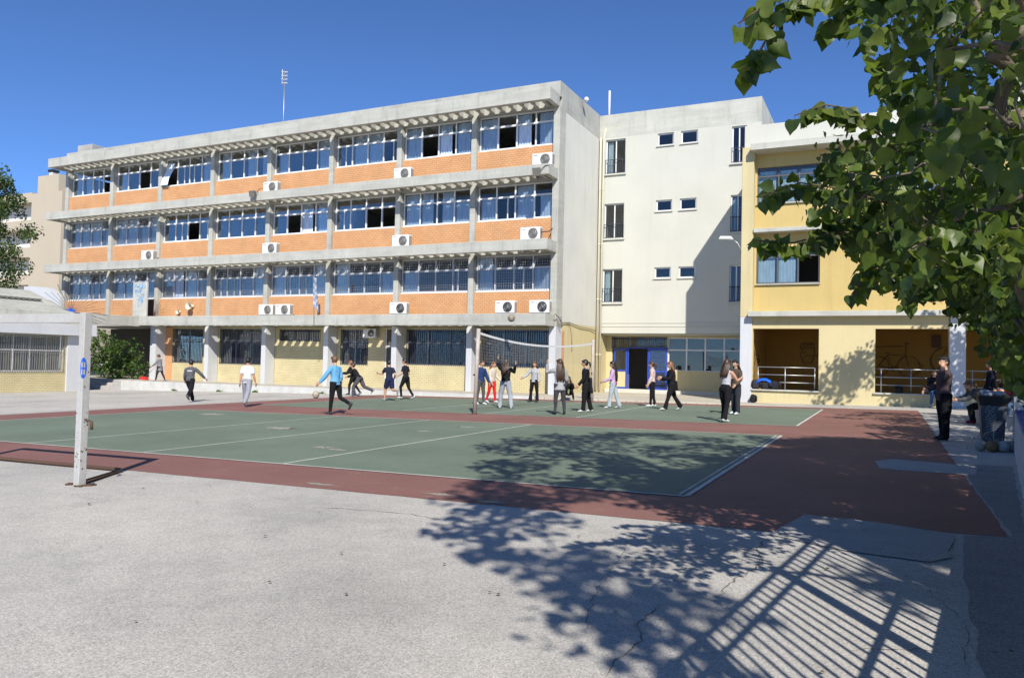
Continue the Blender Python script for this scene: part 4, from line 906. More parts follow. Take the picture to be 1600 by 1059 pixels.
CLUMPS_NEAR=[(0.42,3.47,2.43,0.14),(0.09,2.63,2.71,0.2),(0.29,3.28,2.83,0.2),(0.33,3.46,3.04,0.14),(0.51,3.73,3.13,0.19),(0.16,2.89,2.55,0.15),(0.13,2.93,2.32,0.15),(0.42,3.45,2.66,0.14),(0.25,3.7,3.01,0.17),(0.33,4.11,2.5,0.18),(0.64,4.0,3.12,0.13),(0.26,3.87,3.2,0.14),(0.08,3.85,2.47,0.16),(0.18,3.84,2.69,0.15),(0.2,3.62,2.6,0.12),(0.25,3.15,2.31,0.15),(0.19,3.39,2.5,0.15),(0.13,2.63,2.21,0.16),(0.21,3.97,3.0,0.15),(-0.02,3.27,3.02,0.16),(0.4,2.83,2.16,0.16),(0.58,4.17,2.91,0.13),(-0.01,3.68,2.96,0.15),(0.49,4.17,3.39,0.2),(0.5,3.12,2.68,0.13),(0.41,2.81,2.48,0.15),(0.04,3.15,2.63,0.14),(0.5,3.88,2.89,0.15),(0.14,2.98,2.79,0.18),(0.26,3.71,2.36,0.16),(0.07,3.59,1.99,0.17),(0.84,5.77,2.5,0.21),(0.6,5.0,2.8,0.23),(0.64,5.92,2.77,0.19),(0.52,4.51,2.81,0.17),(0.41,4.74,2.56,0.17),(0.33,5.19,2.7,0.15),(0.67,4.84,2.52,0.2),(-0.03,4.31,2.44,0.16),(0.71,5.47,2.99,0.2),(0.08,3.57,2.31,0.15),(-0.01,5.34,2.45,0.23),(0.26,5.19,2.27,0.16),(0.8,5.25,2.5,0.18),(0.39,5.54,2.96,0.21),(0.56,4.03,2.07,0.18),(0.22,3.96,2.24,0.24),(0.16,5.07,2.47,0.17),(-0.16,5.05,2.64,0.2),(0.23,4.53,2.22,0.15),(-0.23,5.4,2.79,0.22),(0.18,5.81,2.46,0.19),(-0.01,4.6,2.15,0.21),(-0.11,4.82,2.49,0.19),(0.51,5.54,2.55,0.17),(0.12,5.69,2.94,0.18),(0.54,5.93,2.33,0.24),(0.53,4.65,2.05,0.19),(0.34,3.73,2.08,0.19),(0.78,5.33,2.76,0.16),(0.9,5.94,3.1,0.26),(0.12,4.59,2.84,0.21),(0.88,5.95,2.25,0.19),(0.13,5.31,2.88,0.16),(0.5,4.3,2.28,0.26),(0.77,5.64,2.15,0.18),(0.67,4.9,2.2,0.16),(0.63,4.21,2.59,0.21),(0.69,4.51,2.42,0.16),(0.8,5.5,2.48,0.15),(-0.2,4.14,2.47,0.17),(0.19,4.94,2.94,0.15),(0.4,5.83,3.04,0.22),(0.14,4.19,2.72,0.18),(0.96,6.17,3.35,0.2),(0.57,3.93,2.58,0.17),(-0.12,3.74,2.24,0.23),(0.27,5.57,2.14,0.16),(0.28,4.93,2.69,0.18),(0.34,4.92,2.07,0.18),(0.5,5.08,2.32,0.16),(0.15,4.16,2.02,0.16),(-0.0,4.28,2.19,0.16),(0.26,5.88,2.21,0.16),(-0.03,4.87,2.87,0.17),(0.53,5.92,3.27,0.17),(0.11,4.67,2.42,0.17),(-0.26,5.51,2.5,0.15),(0.63,5.66,3.13,0.15),(0.74,5.25,2.19,0.21),(0.46,5.45,2.11,0.15),(0.39,4.76,2.31,0.17),(-0.0,4.98,2.15,0.2),(0.36,4.32,2.76,0.19),(0.42,3.74,2.56,0.15),(0.27,6.19,2.22,0.21),(-0.09,6.69,2.4,0.2),(0.85,5.77,1.52,0.23),(0.97,6.57,2.44,0.22),(0.62,7.04,2.61,0.25),(1.07,7.1,1.74,0.27),(0.28,7.36,2.83,0.29),(0.79,7.17,2.31,0.28),(0.74,5.92,1.85,0.23),(0.17,7.12,2.48,0.3),(1.13,8.52,2.66,0.22),(0.3,7.84,2.87,0.25),(0.93,6.52,1.62,0.21),(1.02,8.64,2.93,0.21),(1.02,8.73,1.99,0.29),(0.7,7.79,2.18,0.29),(0.15,6.5,2.4,0.24),(0.07,5.75,2.18,0.22),(0.69,6.22,2.68,0.27),(0.65,6.24,2.2,0.32),(-0.05,6.16,2.41,0.26),(0.6,8.08,2.6,0.25),(0.96,8.41,3.09,0.25),(0.97,8.07,2.06,0.34),(1.09,7.48,1.57,0.29),(0.54,8.54,2.96,0.23),(0.18,7.53,2.39,0.28),(1.2,7.91,2.49,0.24),(1.09,7.5,2.03,0.31),(0.63,6.74,2.38,0.32),(0.92,6.64,2.1,0.32),(0.75,8.38,2.81,0.23),(0.24,7.95,2.39,0.27),(0.87,8.42,2.54,0.22),(0.55,6.57,2.7,0.27),(1.21,8.24,1.41,0.24),(0.2,8.15,2.73,0.32),(0.77,5.46,1.76,0.34),(0.99,7.78,2.76,0.28),(0.62,7.43,2.42,0.26),(1.09,7.1,2.45,0.22),(0.96,8.35,1.73,0.21),(1.31,8.78,2.46,0.33),(0.33,5.37,2.41,0.2),(1.07,7.21,2.76,0.31),(1.41,9.01,1.3,0.24),(-0.04,7.78,2.86,0.21),(1.23,8.31,2.38,0.21),(0.85,7.6,1.75,0.21),(1.23,8.26,2.77,0.24),(1.05,6.85,2.77,0.28),(0.31,6.19,2.54,0.32),(0.03,5.26,2.16,0.22),(0.49,7.2,2.21,0.21),(0.6,7.74,2.62,0.28),(1.26,8.52,1.42,0.2),(1.21,7.82,1.71,0.34),(0.34,6.9,2.29,0.22),(1.25,8.2,1.82,0.26),(0.95,6.18,1.63,0.34),(0.98,8.68,2.46,0.23),(-0.21,7.37,2.77,0.2),(1.39,8.94,1.67,0.25),(-0.1,6.44,2.54,0.2),(0.68,8.33,2.35,0.24),(1.14,8.68,1.64,0.26),(0.96,8.04,2.9,0.2),(0.72,8.17,3.03,0.24),(-0.03,6.9,2.64,0.27),(1.24,8.51,2.0,0.2),(0.81,9.82,2.64,0.31),(0.91,9.25,2.27,0.25),(1.58,10.5,1.48,0.35),(0.21,8.99,2.78,0.31),(0.57,9.44,2.72,0.34),(0.49,8.78,2.33,0.26),(0.73,8.76,2.57,0.36),(0.47,6.42,2.33,0.26),(0.21,8.52,2.41,0.26),(1.31,9.5,2.88,0.27),(1.47,9.75,2.45,0.24),(1.12,8.02,1.54,0.25),(1.12,7.21,2.0,0.27),(0.19,9.77,2.91,0.33),(0.95,9.88,2.26,0.41),(1.34,10.6,2.54,0.29),(1.27,9.9,1.7,0.31),(1.39,9.59,1.87,0.41),(0.45,8.33,2.42,0.29),(0.57,10.16,2.75,0.42),(0.52,8.88,2.8,0.29),(1.26,10.19,2.7,0.39),(0.66,9.84,2.41,0.27),(1.28,9.12,2.61,0.37),(0.93,8.93,2.39,0.3),(1.41,9.36,1.64,0.28),(0.05,9.25,2.79,0.28),(1.61,10.61,2.31,0.4),(0.82,7.69,2.48,0.29),(1.02,9.48,2.95,0.26),(0.39,8.48,2.68,0.34),(1.36,9.67,2.2,0.28),(1.18,7.72,2.33,0.31),(1.35,10.17,1.82,0.27),(-0.01,7.69,2.52,0.26),(0.62,6.89,2.12,0.26),(1.0,8.44,2.15,0.37),(1.46,9.94,1.46,0.34),(0.77,7.94,2.46,0.27),(0.7,10.25,2.49,0.26),(1.34,10.53,3.22,0.33),(1.27,9.41,2.52,0.27),(1.09,8.76,2.69,0.28),(1.0,9.11,2.77,0.28),(0.94,7.35,2.51,0.29),(1.35,10.52,1.91,0.25),(0.62,9.85,2.88,0.31),(0.88,8.15,2.72,0.24),(0.87,6.87,2.3,0.3),(1.47,9.97,2.32,0.3),(0.95,9.55,2.68,0.31),(1.45,9.57,1.42,0.26),(0.91,10.39,2.86,0.35),(1.0,8.23,2.46,0.27),(1.16,8.96,1.79,0.25),(0.36,10.08,2.53,0.25),(1.5,10.39,2.76,0.33),(1.48,9.58,1.18,0.26),(1.14,9.81,2.86,0.38),(0.96,6.29,2.27,0.37),(1.64,10.66,2.7,0.31),(0.13,9.61,2.68,0.27),(0.64,9.01,2.41,0.27),(1.48,9.99,3.08,0.29),(0.98,6.81,1.72,0.36),(1.03,10.37,2.38,0.39),(-0.13,9.88,2.96,0.35),(0.1,8.66,2.71,0.26),(1.08,7.17,1.49,0.25),(1.24,10.46,2.13,0.25),(-0.01,4.56,3.45,0.24),(0.73,5.86,3.85,0.35),(0.12,6.43,4.34,0.27),(0.51,4.96,3.66,0.29),(0.64,6.68,3.16,0.26),(-0.01,6.12,3.92,0.28),(0.2,5.94,4.34,0.34),(0.35,6.93,3.37,0.24),(0.69,6.76,4.41,0.29),(1.06,7.43,4.87,0.24),(0.0,5.18,3.7,0.29),(-0.18,5.44,4.11,0.26),(0.84,7.18,4.42,0.24),(0.26,7.13,4.41,0.26),(-0.41,6.67,4.8,0.35),(1.03,6.79,3.5,0.3),(0.37,5.55,3.96,0.22),(0.39,6.9,3.86,0.28),(1.07,7.33,3.66,0.31),(0.48,5.17,3.27,0.24),(0.93,6.34,3.86,0.28),(0.12,6.58,3.07,0.33),(0.33,6.34,3.7,0.22),(0.25,6.86,4.79,0.31),(-0.43,6.95,2.87,0.24),(0.57,6.37,4.12,0.27),(0.22,6.01,3.47,0.28),(1.14,7.53,4.5,0.22),(0.57,7.27,3.12,0.23),(-0.23,6.12,3.02,0.33),(0.66,4.74,3.2,0.34),(0.62,7.36,5.01,0.25),(0.96,7.62,3.25,0.28),(-0.34,6.19,4.58,0.3),(0.95,6.36,4.42,0.25),(0.81,7.23,4.02,0.22),(0.21,5.53,3.33,0.22),(0.78,5.45,3.46,0.29),(-0.32,5.86,2.63,0.24),(0.9,6.85,4.0,0.26),(3.27,1.33,8.42,0.54),(2.69,3.13,8.9,0.36),(3.99,0.0,8.82,0.39),(0.53,7.16,8.54,0.49),(-0.69,6.29,8.19,0.59),(-0.33,2.71,4.74,0.48),(1.13,7.85,8.29,0.51),(2.28,1.9,6.49,0.49),(0.16,0.47,5.42,0.45),(0.38,6.89,5.9,0.39),(2.05,0.26,8.4,0.36),(1.0,0.28,6.07,0.54),(5.1,6.67,6.26,0.36),(6.02,4.71,8.11,0.37),(1.87,-1.1,9.12,0.62),(2.25,7.41,8.28,0.57),(6.35,3.73,6.51,0.37),(1.02,0.37,8.02,0.5),(0.94,3.81,8.95,0.5),(3.1,5.36,7.25,0.6),(-0.72,2.95,6.61,0.38),(3.56,-0.45,9.46,0.46),(6.47,3.87,7.13,0.61),(0.75,4.06,6.21,0.46),(2.11,-1.54,8.06,0.57),(-0.72,4.81,6.78,0.58),(2.11,1.15,7.89,0.55),(1.24,5.15,5.3,0.47),(5.03,6.09,8.3,0.61),(4.47,2.99,6.54,0.38),(2.37,2.27,6.99,0.36),(3.14,0.79,9.55,0.46),(5.77,1.59,7.05,0.35),(-0.84,3.74,6.32,0.56),(2.59,7.54,6.31,0.52),(3.83,2.92,6.83,0.42),(1.26,8.66,5.88,0.55),(4.33,8.06,5.55,0.44),(1.83,5.93,6.29,0.45),(1.1,7.42,8.7,0.43),(2.54,4.13,6.55,0.48),(3.29,4.44,8.19,0.54),(4.48,1.88,4.94,0.4),(4.22,2.69,5.34,0.48),(2.34,8.39,5.79,0.49),(1.55,8.38,5.33,0.47),(3.9,5.24,4.89,0.6),(6.13,4.97,6.47,0.5),(3.2,2.71,8.04,0.5),(-0.66,5.73,4.89,0.4),(-1.06,5.28,8.25,0.5),(1.63,7.3,6.56,0.45),(0.55,6.2,8.15,0.5),(2.53,6.21,8.37,0.36),(-1.27,7.48,6.18,0.52),(2.33,-0.43,8.34,0.4),(4.37,2.38,9.03,0.56),(3.32,1.93,7.65,0.44),(5.54,0.42,7.43,0.5),(3.78,1.02,9.6,0.44),(2.37,6.89,5.92,0.43),(2.41,5.94,6.43,0.36),(3.73,4.23,5.1,0.53),(3.97,4.1,6.84,0.57),(0.96,5.68,9.31,0.42),(-0.33,4.39,8.7,0.62),(2.7,4.46,8.04,0.46),(4.37,0.75,7.91,0.54),(3.58,9.22,6.95,0.38),(5.14,2.21,8.45,0.51),(3.65,3.4,8.27,0.36),(0.62,5.48,8.16,0.35),(2.37,2.83,6.5,0.53),(0.6,8.73,7.1,0.53),(6.12,3.01,6.5,0.45),(2.47,3.18,5.97,0.58),(5.03,7.92,6.16,0.55),(3.26,7.4,6.98,0.35),(0.03,3.83,5.2,0.58),(2.2,5.32,4.89,0.53),(0.21,3.76,7.51,0.44),(3.4,8.16,6.9,0.38),(0.5,3.82,8.35,0.41),(4.57,4.09,8.69,0.49),(4.68,5.51,6.63,0.5),(5.69,5.32,6.08,0.43),(5.09,5.94,8.9,0.43),(1.81,-0.88,4.92,0.56),(4.11,6.63,9.35,0.51),(1.75,-0.77,8.23,0.48),(3.63,5.7,8.53,0.42),(0.81,4.09,7.58,0.59),(-1.06,4.28,7.34,0.44),(3.64,0.7,7.43,0.45),(5.35,3.87,7.66,0.39),(4.28,4.02,6.1,0.4),(0.17,5.16,8.58,0.44),(4.71,4.71,9.25,0.46),(3.95,4.4,7.98,0.49),(-0.03,3.63,9.27,0.5),(4.08,3.79,5.47,0.49),(6.11,1.97,6.71,0.51),(5.39,5.08,5.06,0.48),(1.53,5.72,7.06,0.41),(1.31,2.9,5.47,0.61),(-0.09,2.94,6.71,0.51),(4.43,2.97,9.13,0.35),(-1.82,5.35,6.71,0.43),(1.27,5.66,7.77,0.36),(1.83,7.37,4.72,0.39),(0.6,0.4,7.4,0.44),(0.64,-0.15,5.8,0.41),(0.51,8.91,5.65,0.46),(5.48,5.74,7.94,0.46),(1.64,5.63,8.13,0.38),(4.75,1.44,5.72,0.46),(-1.4,7.47,7.35,0.5),(3.37,5.36,5.81,0.52),(3.67,6.66,7.48,0.55),(3.61,0.38,8.88,0.36),(-0.06,5.13,5.56,0.61),(4.69,6.16,4.74,0.45),(5.04,2.51,5.29,0.37),(4.21,4.1,4.75,0.35),(1.87,7.82,5.77,0.45),(0.81,1.66,8.59,0.44),(1.55,-1.32,6.36,0.36),(1.49,-0.84,7.64,0.51),(-0.88,5.95,6.2,0.46),(1.45,4.22,8.75,0.47),(3.06,1.88,8.21,0.48),(-0.18,7.06,7.99,0.4),(0.66,6.71,8.99,0.56),(1.77,8.36,7.36,0.42),(5.91,3.5,6.35,0.38),(4.02,7.3,5.67,0.55),(0.35,4.91,6.11,0.46),(3.03,-2.46,5.7,0.5),(2.71,1.71,9.46,0.37),(4.42,3.27,4.78,0.43),(5.05,1.55,7.0,0.4),(1.21,5.71,5.22,0.36),(2.47,-0.52,9.01,0.38),(2.9,5.79,6.59,0.51),(3.22,3.57,7.73,0.44),(2.88,0.91,7.96,0.52),(-0.35,6.16,5.75,0.48),(-0.91,3.8,8.37,0.45),(0.93,0.62,9.32,0.39),(-0.41,2.14,5.02,0.49),(4.9,4.86,7.23,0.59),(2.44,8.4,5.15,0.36),(3.78,7.67,7.21,0.59),(3.16,-0.59,8.96,0.44),(4.97,3.92,6.27,0.49),(3.99,8.49,6.38,0.56),(4.48,7.63,6.51,0.44),(1.83,-1.8,8.85,0.52),(0.5,5.5,9.02,0.42),(0.95,7.12,6.42,0.46),(5.55,7.23,6.94,0.42),(1.57,0.16,7.48,0.43),(2.55,0.9,8.87,0.38),(1.37,-0.92,6.08,0.38),(5.33,1.5,5.19,0.55),(1.26,6.3,4.79,0.4),(2.0,6.41,5.47,0.58),(3.33,2.52,7.16,0.44),(2.93,6.41,4.69,0.4),(1.69,3.2,6.96,0.52),(3.81,7.23,8.75,0.42),(7.13,3.3,9.0,0.51),(2.36,10.7,4.39,0.44),(3.42,9.09,5.08,0.55),(3.07,8.52,4.98,0.41),(6.76,1.06,7.84,0.46),(2.79,6.01,4.9,0.46),(2.58,9.69,6.3,0.58),(2.36,7.4,6.91,0.45),(3.79,9.83,6.85,0.52),(5.32,9.56,6.06,0.43),(5.24,8.66,6.75,0.6),(2.5,2.7,7.14,0.47),(4.07,5.73,8.03,0.59),(5.38,8.51,7.96,0.46),(3.98,5.08,8.35,0.56),(2.98,7.58,6.69,0.45),(2.92,10.24,6.57,0.4),(6.47,6.19,8.44,0.53),(1.68,6.54,4.31,0.62),(3.37,5.27,4.71,0.53),(3.02,9.09,5.56,0.63),(5.22,9.61,7.15,0.63),(3.32,1.62,7.13,0.55),(5.84,0.55,8.95,0.64),(7.16,-0.43,8.73,0.49),(3.65,6.89,8.64,0.48),(5.36,2.38,7.1,0.52),(1.86,7.71,5.13,0.54),(2.97,3.76,7.4,0.41),(5.95,1.82,8.86,0.65),(2.05,5.9,5.26,0.59),(4.9,5.38,8.34,0.56),(4.54,9.26,5.32,0.55),(3.41,5.22,7.82,0.62),(6.46,4.47,7.46,0.51),(3.29,7.48,4.49,0.59),(4.74,2.83,7.39,0.54),(3.74,8.56,4.94,0.65),(5.17,7.19,8.47,0.42),(1.27,8.01,4.46,0.48),(3.65,8.81,7.02,0.58),(3.23,9.83,5.64,0.43),(4.76,9.62,6.99,0.43),(6.8,7.3,7.97,0.5),(3.22,0.14,8.1,0.6),(4.25,1.88,6.14,0.58),(2.57,6.41,6.75,0.54),(3.36,4.46,4.24,0.48),(5.48,8.93,5.6,0.54),(2.84,10.84,5.87,0.65),(6.1,7.65,8.19,0.45),(5.67,5.15,8.2,0.55),(4.43,2.38,7.55,0.48),(5.74,8.72,7.41,0.62),(6.04,-1.15,8.22,0.44),(6.96,2.59,8.13,0.48),(3.94,6.51,5.04,0.59),(3.6,7.0,6.2,0.49),(3.79,8.52,8.02,0.5),(3.13,9.28,7.09,0.52),(4.56,7.0,4.84,0.45),(2.15,5.32,7.09,0.49),(2.27,3.3,5.34,0.62),(5.8,10.2,6.68,0.64),(6.5,3.41,8.99,0.65),(4.63,2.34,4.69,0.63),(3.91,3.36,4.23,0.5),(2.83,3.11,6.92,0.64),(2.4,6.42,4.07,0.62),(5.42,4.35,7.84,0.51),(5.55,-1.62,8.79,0.45),(6.66,8.12,8.75,0.58),(4.06,2.29,4.74,0.41),(4.33,1.06,6.55,0.56),(1.42,5.98,5.36,0.45),(3.94,9.62,7.62,0.59),(4.49,3.17,7.66,0.45),(3.95,1.93,7.81,0.63),(3.12,8.29,6.27,0.56),(4.78,3.39,6.24,0.43),(5.32,-0.2,7.23,0.42),(6.28,4.47,8.41,0.55),(7.13,4.3,8.68,0.5),(6.05,1.63,8.0,0.56),(5.23,8.46,5.98,0.52),(4.57,6.5,4.49,0.51),(5.08,1.12,8.18,0.63),(3.1,9.33,6.27,0.47),(3.31,3.9,4.74,0.45),(5.98,8.32,8.26,0.5),(4.55,8.27,4.2,0.46),(5.2,10.75,6.12,0.58),(6.21,3.4,6.51,0.42),(4.07,6.47,8.12,0.6),(4.86,3.65,8.71,0.62),(1.66,8.35,5.8,0.62),(5.64,0.07,8.76,0.45),(4.67,8.28,7.97,0.41),(5.92,9.22,7.69,0.5),(7.42,8.19,8.37,0.56),(2.78,7.18,7.52,0.43),(5.73,8.21,7.64,0.43),(4.36,7.09,7.91,0.62),(3.94,9.44,6.18,0.64),(1.29,5.53,4.35,0.45),(4.54,7.16,7.26,0.54),(4.28,5.14,6.72,0.43),(5.82,9.53,6.47,0.47),(6.43,9.14,8.1,0.59),(5.97,9.67,7.73,0.61),(6.39,1.04,8.76,0.41),(7.22,-1.59,8.43,0.42),(4.47,0.46,8.39,0.53),(2.52,3.74,4.9,0.57),(3.45,0.86,8.84,0.56),(5.07,8.62,8.5,0.54),(4.38,8.21,5.93,0.46),(4.95,7.62,4.96,0.53),(2.93,5.15,4.44,0.64),(6.91,4.13,8.02,0.6),(3.27,6.9,4.71,0.58),(4.92,5.8,5.56,0.65),(6.26,0.8,7.14,0.56),(3.11,4.56,4.88,0.56),(1.87,3.67,4.8,0.41),(3.67,2.99,6.18,0.63),(1.97,4.38,4.06,0.53),(7.53,2.61,8.4,0.62),(2.4,8.8,4.87,0.47),(5.52,1.09,7.46,0.64),(6.4,-1.05,7.93,0.53),(3.35,8.79,7.41,0.61),(5.33,4.74,5.97,0.47),(4.77,10.02,7.02,0.42),(5.89,5.75,8.25,0.42),(1.84,7.14,4.95,0.41),(5.04,6.32,7.64,0.52),(3.95,3.67,6.48,0.56),(4.95,2.23,5.57,0.64),(4.27,1.68,5.57,0.61),(6.14,1.37,7.34,0.44),(5.27,2.87,7.04,0.56),(2.73,8.56,4.67,0.61),(6.39,2.29,8.61,0.41),(5.02,1.77,5.49,0.45),(1.88,5.95,4.68,0.61),(1.58,5.9,5.66,0.43),(5.38,-1.1,8.2,0.53),(5.81,3.23,6.05,0.45),(5.1,2.99,8.46,0.61),(4.39,3.72,6.28,0.42),(1.67,6.69,5.68,0.43),(4.0,8.49,5.73,0.49),(5.97,3.71,7.82,0.63),(4.78,1.21,7.1,0.51),(5.17,7.18,5.33,0.61),(2.26,3.45,6.74,0.56),(4.31,3.1,8.19,0.47),(3.39,9.87,4.25,0.61),(4.1,6.3,6.59,0.58),(5.42,3.84,5.9,0.56),(2.4,3.36,4.11,0.53),(3.61,9.09,6.26,0.51),(1.19,3.71,5.68,0.62),(3.2,4.42,7.35,0.51),(5.4,9.51,7.66,0.61),(6.56,8.05,7.49,0.65),(6.01,5.17,6.94,0.49),(5.85,6.16,6.46,0.5),(4.19,10.31,6.61,0.54),(7.25,5.3,7.93,0.63),(4.54,7.09,4.3,0.43),(6.21,10.89,6.38,0.61),(1.48,4.17,6.03,0.57),(3.62,2.98,4.09,0.53),(4.29,6.36,7.08,0.6),(3.91,10.51,7.02,0.52),(2.59,4.36,5.69,0.61),(2.34,4.91,6.7,0.52),(5.23,8.77,7.3,0.53),(1.55,6.4,4.91,0.41),(7.6,-1.84,8.95,0.64),(6.7,-1.02,8.97,0.65),(3.31,10.42,6.63,0.47),(4.0,3.76,8.54,0.65),(4.53,9.41,7.67,0.54),(2.92,10.01,4.11,0.62),(5.03,-0.48,7.53,0.52),(1.72,9.56,4.66,0.59),(0.48,4.36,4.49,0.4),(3.21,7.96,7.32,0.58),(4.59,5.06,8.59,0.43),(2.6,8.9,7.69,0.53),(2.68,6.82,4.19,0.41),(6.42,2.66,8.23,0.58),(4.57,6.45,8.39,0.65),(2.11,6.91,5.23,0.62),(2.99,8.56,5.91,0.51),(2.59,9.5,4.96,0.65),(4.51,-4.09,8.53,0.36),(3.07,-2.58,6.95,0.45),(4.04,2.81,4.49,0.36),(4.52,2.28,5.93,0.4),(6.14,-2.28,8.41,0.32),(5.84,-0.74,8.14,0.46),(5.76,-0.98,7.77,0.36),(6.55,-1.85,7.97,0.32),(6.05,-1.13,7.58,0.39),(5.32,0.1,6.07,0.35),(1.81,-0.55,4.52,0.28),(5.78,-1.86,8.41,0.37),(3.38,2.89,4.63,0.33),(2.04,-1.55,6.19,0.32),(5.29,-1.1,6.6,0.39),(4.79,1.75,6.46,0.42),(3.63,0.74,4.88,0.31),(6.84,-0.12,8.38,0.31),(4.81,0.92,5.44,0.45),(5.7,-1.35,7.55,0.38),(4.53,2.72,5.85,0.28),(6.25,-0.5,8.66,0.41),(4.78,0.55,6.92,0.47),(4.07,0.59,5.46,0.33),(6.36,-1.38,8.26,0.33),(5.03,-1.57,7.44,0.45),(5.62,0.93,6.34,0.36),(3.55,0.34,5.24,0.31),(6.58,-2.35,8.55,0.45),(3.58,2.17,4.42,0.42),(6.2,0.21,8.04,0.42),(5.63,-1.53,8.16,0.35),(3.99,-0.41,5.84,0.34),(3.61,1.32,4.39,0.3),(4.49,-0.55,6.46,0.37),(6.68,-2.41,8.95,0.31),(4.92,1.18,6.62,0.45),(6.93,-3.26,8.92,0.43),(3.41,3.28,5.0,0.39),(6.43,-1.99,8.91,0.38),(5.1,0.64,5.9,0.35),(5.21,0.22,7.52,0.29),(4.09,3.62,4.69,0.46),(2.73,-2.01,7.15,0.36),(4.97,-0.54,5.97,0.46),(2.62,-1.93,6.14,0.41),(4.06,1.19,4.4,0.35),(2.56,-2.41,7.23,0.32),(4.51,0.2,6.75,0.35),(3.29,-2.0,6.47,0.4),(2.13,-0.77,6.02,0.5),(5.76,-0.03,7.89,0.36),(5.23,-0.36,6.33,0.47),(5.7,-1.74,7.18,0.33),(4.36,0.34,6.45,0.31),(3.83,-3.45,7.19,0.29)]
CLUMPS_MID=[(6.09,14.97,4.09,0.76),(4.41,13.67,1.95,0.69),(3.4,14.39,4.26,0.75),(3.02,11.69,5.46,0.79),(5.48,15.07,5.13,0.55),(2.34,10.2,3.37,0.46),(4.83,11.18,3.09,0.76),(4.33,8.28,4.13,0.61),(6.36,13.72,5.98,0.63),(6.71,12.93,3.85,0.7),(4.09,9.94,3.22,0.74),(3.14,12.78,1.65,0.47),(3.11,13.18,2.9,0.48),(2.73,13.87,3.24,0.45),(2.73,10.35,2.83,0.73),(6.41,12.18,5.84,0.64),(3.94,15.04,4.08,0.46),(4.24,14.65,5.81,0.48),(5.28,9.02,5.24,0.77),(3.6,10.71,5.6,0.71),(4.16,16.92,4.94,0.75),(4.08,11.42,6.11,0.69),(5.55,15.26,6.14,0.69),(2.93,11.16,4.1,0.54),(3.21,9.19,5.45,0.62),(5.97,13.94,4.06,0.7),(3.1,13.62,1.55,0.72),(4.17,10.85,1.82,0.59),(1.92,10.38,4.28,0.54),(6.29,10.77,3.18,0.49),(4.53,9.63,6.56,0.73),(3.28,16.3,3.38,0.67),(5.05,13.65,6.93,0.67),(5.47,11.28,4.21,0.53),(5.51,10.62,3.33,0.48),(2.9,8.59,5.08,0.5),(5.07,14.51,2.63,0.75),(6.27,13.85,4.74,0.46),(3.22,14.5,2.24,0.64),(5.14,15.5,2.33,0.69),(4.0,15.5,5.69,0.46),(5.06,12.36,6.64,0.6),(4.1,11.3,2.6,0.71),(4.41,15.89,4.0,0.46),(2.05,10.97,3.58,0.63),(4.25,15.69,5.18,0.52),(2.77,11.22,2.89,0.55),(6.11,10.3,4.75,0.65),(4.94,14.64,5.99,0.57),(6.21,11.17,5.35,0.8),(5.49,10.53,5.65,0.79),(1.99,9.72,4.27,0.6),(3.53,15.91,4.12,0.51),(3.33,13.79,3.43,0.53),(5.22,15.11,3.42,0.57),(3.53,16.73,3.97,0.51),(6.55,12.59,5.11,0.59),(4.02,8.55,2.94,0.63),(3.94,12.8,2.67,0.73),(4.95,11.32,5.61,0.51),(3.58,11.6,1.22,0.65),(4.16,8.4,4.97,0.51),(5.57,12.02,6.1,0.62),(5.34,16.19,3.43,0.53),(3.62,14.37,3.17,0.55),(3.1,10.03,6.18,0.7),(5.44,14.64,3.84,0.53),(4.05,15.45,3.63,0.53),(4.81,12.89,2.16,0.68),(4.81,10.56,3.63,0.66),(3.87,12.86,1.62,0.62),(3.56,8.96,2.52,0.66),(2.5,12.72,2.54,0.45),(6.33,10.35,3.94,0.57),(5.99,11.19,2.8,0.51),(4.49,15.93,5.88,0.69),(3.96,9.71,5.98,0.65),(5.86,13.02,6.59,0.65),(4.46,12.24,2.53,0.65),(6.19,12.43,4.32,0.45)]
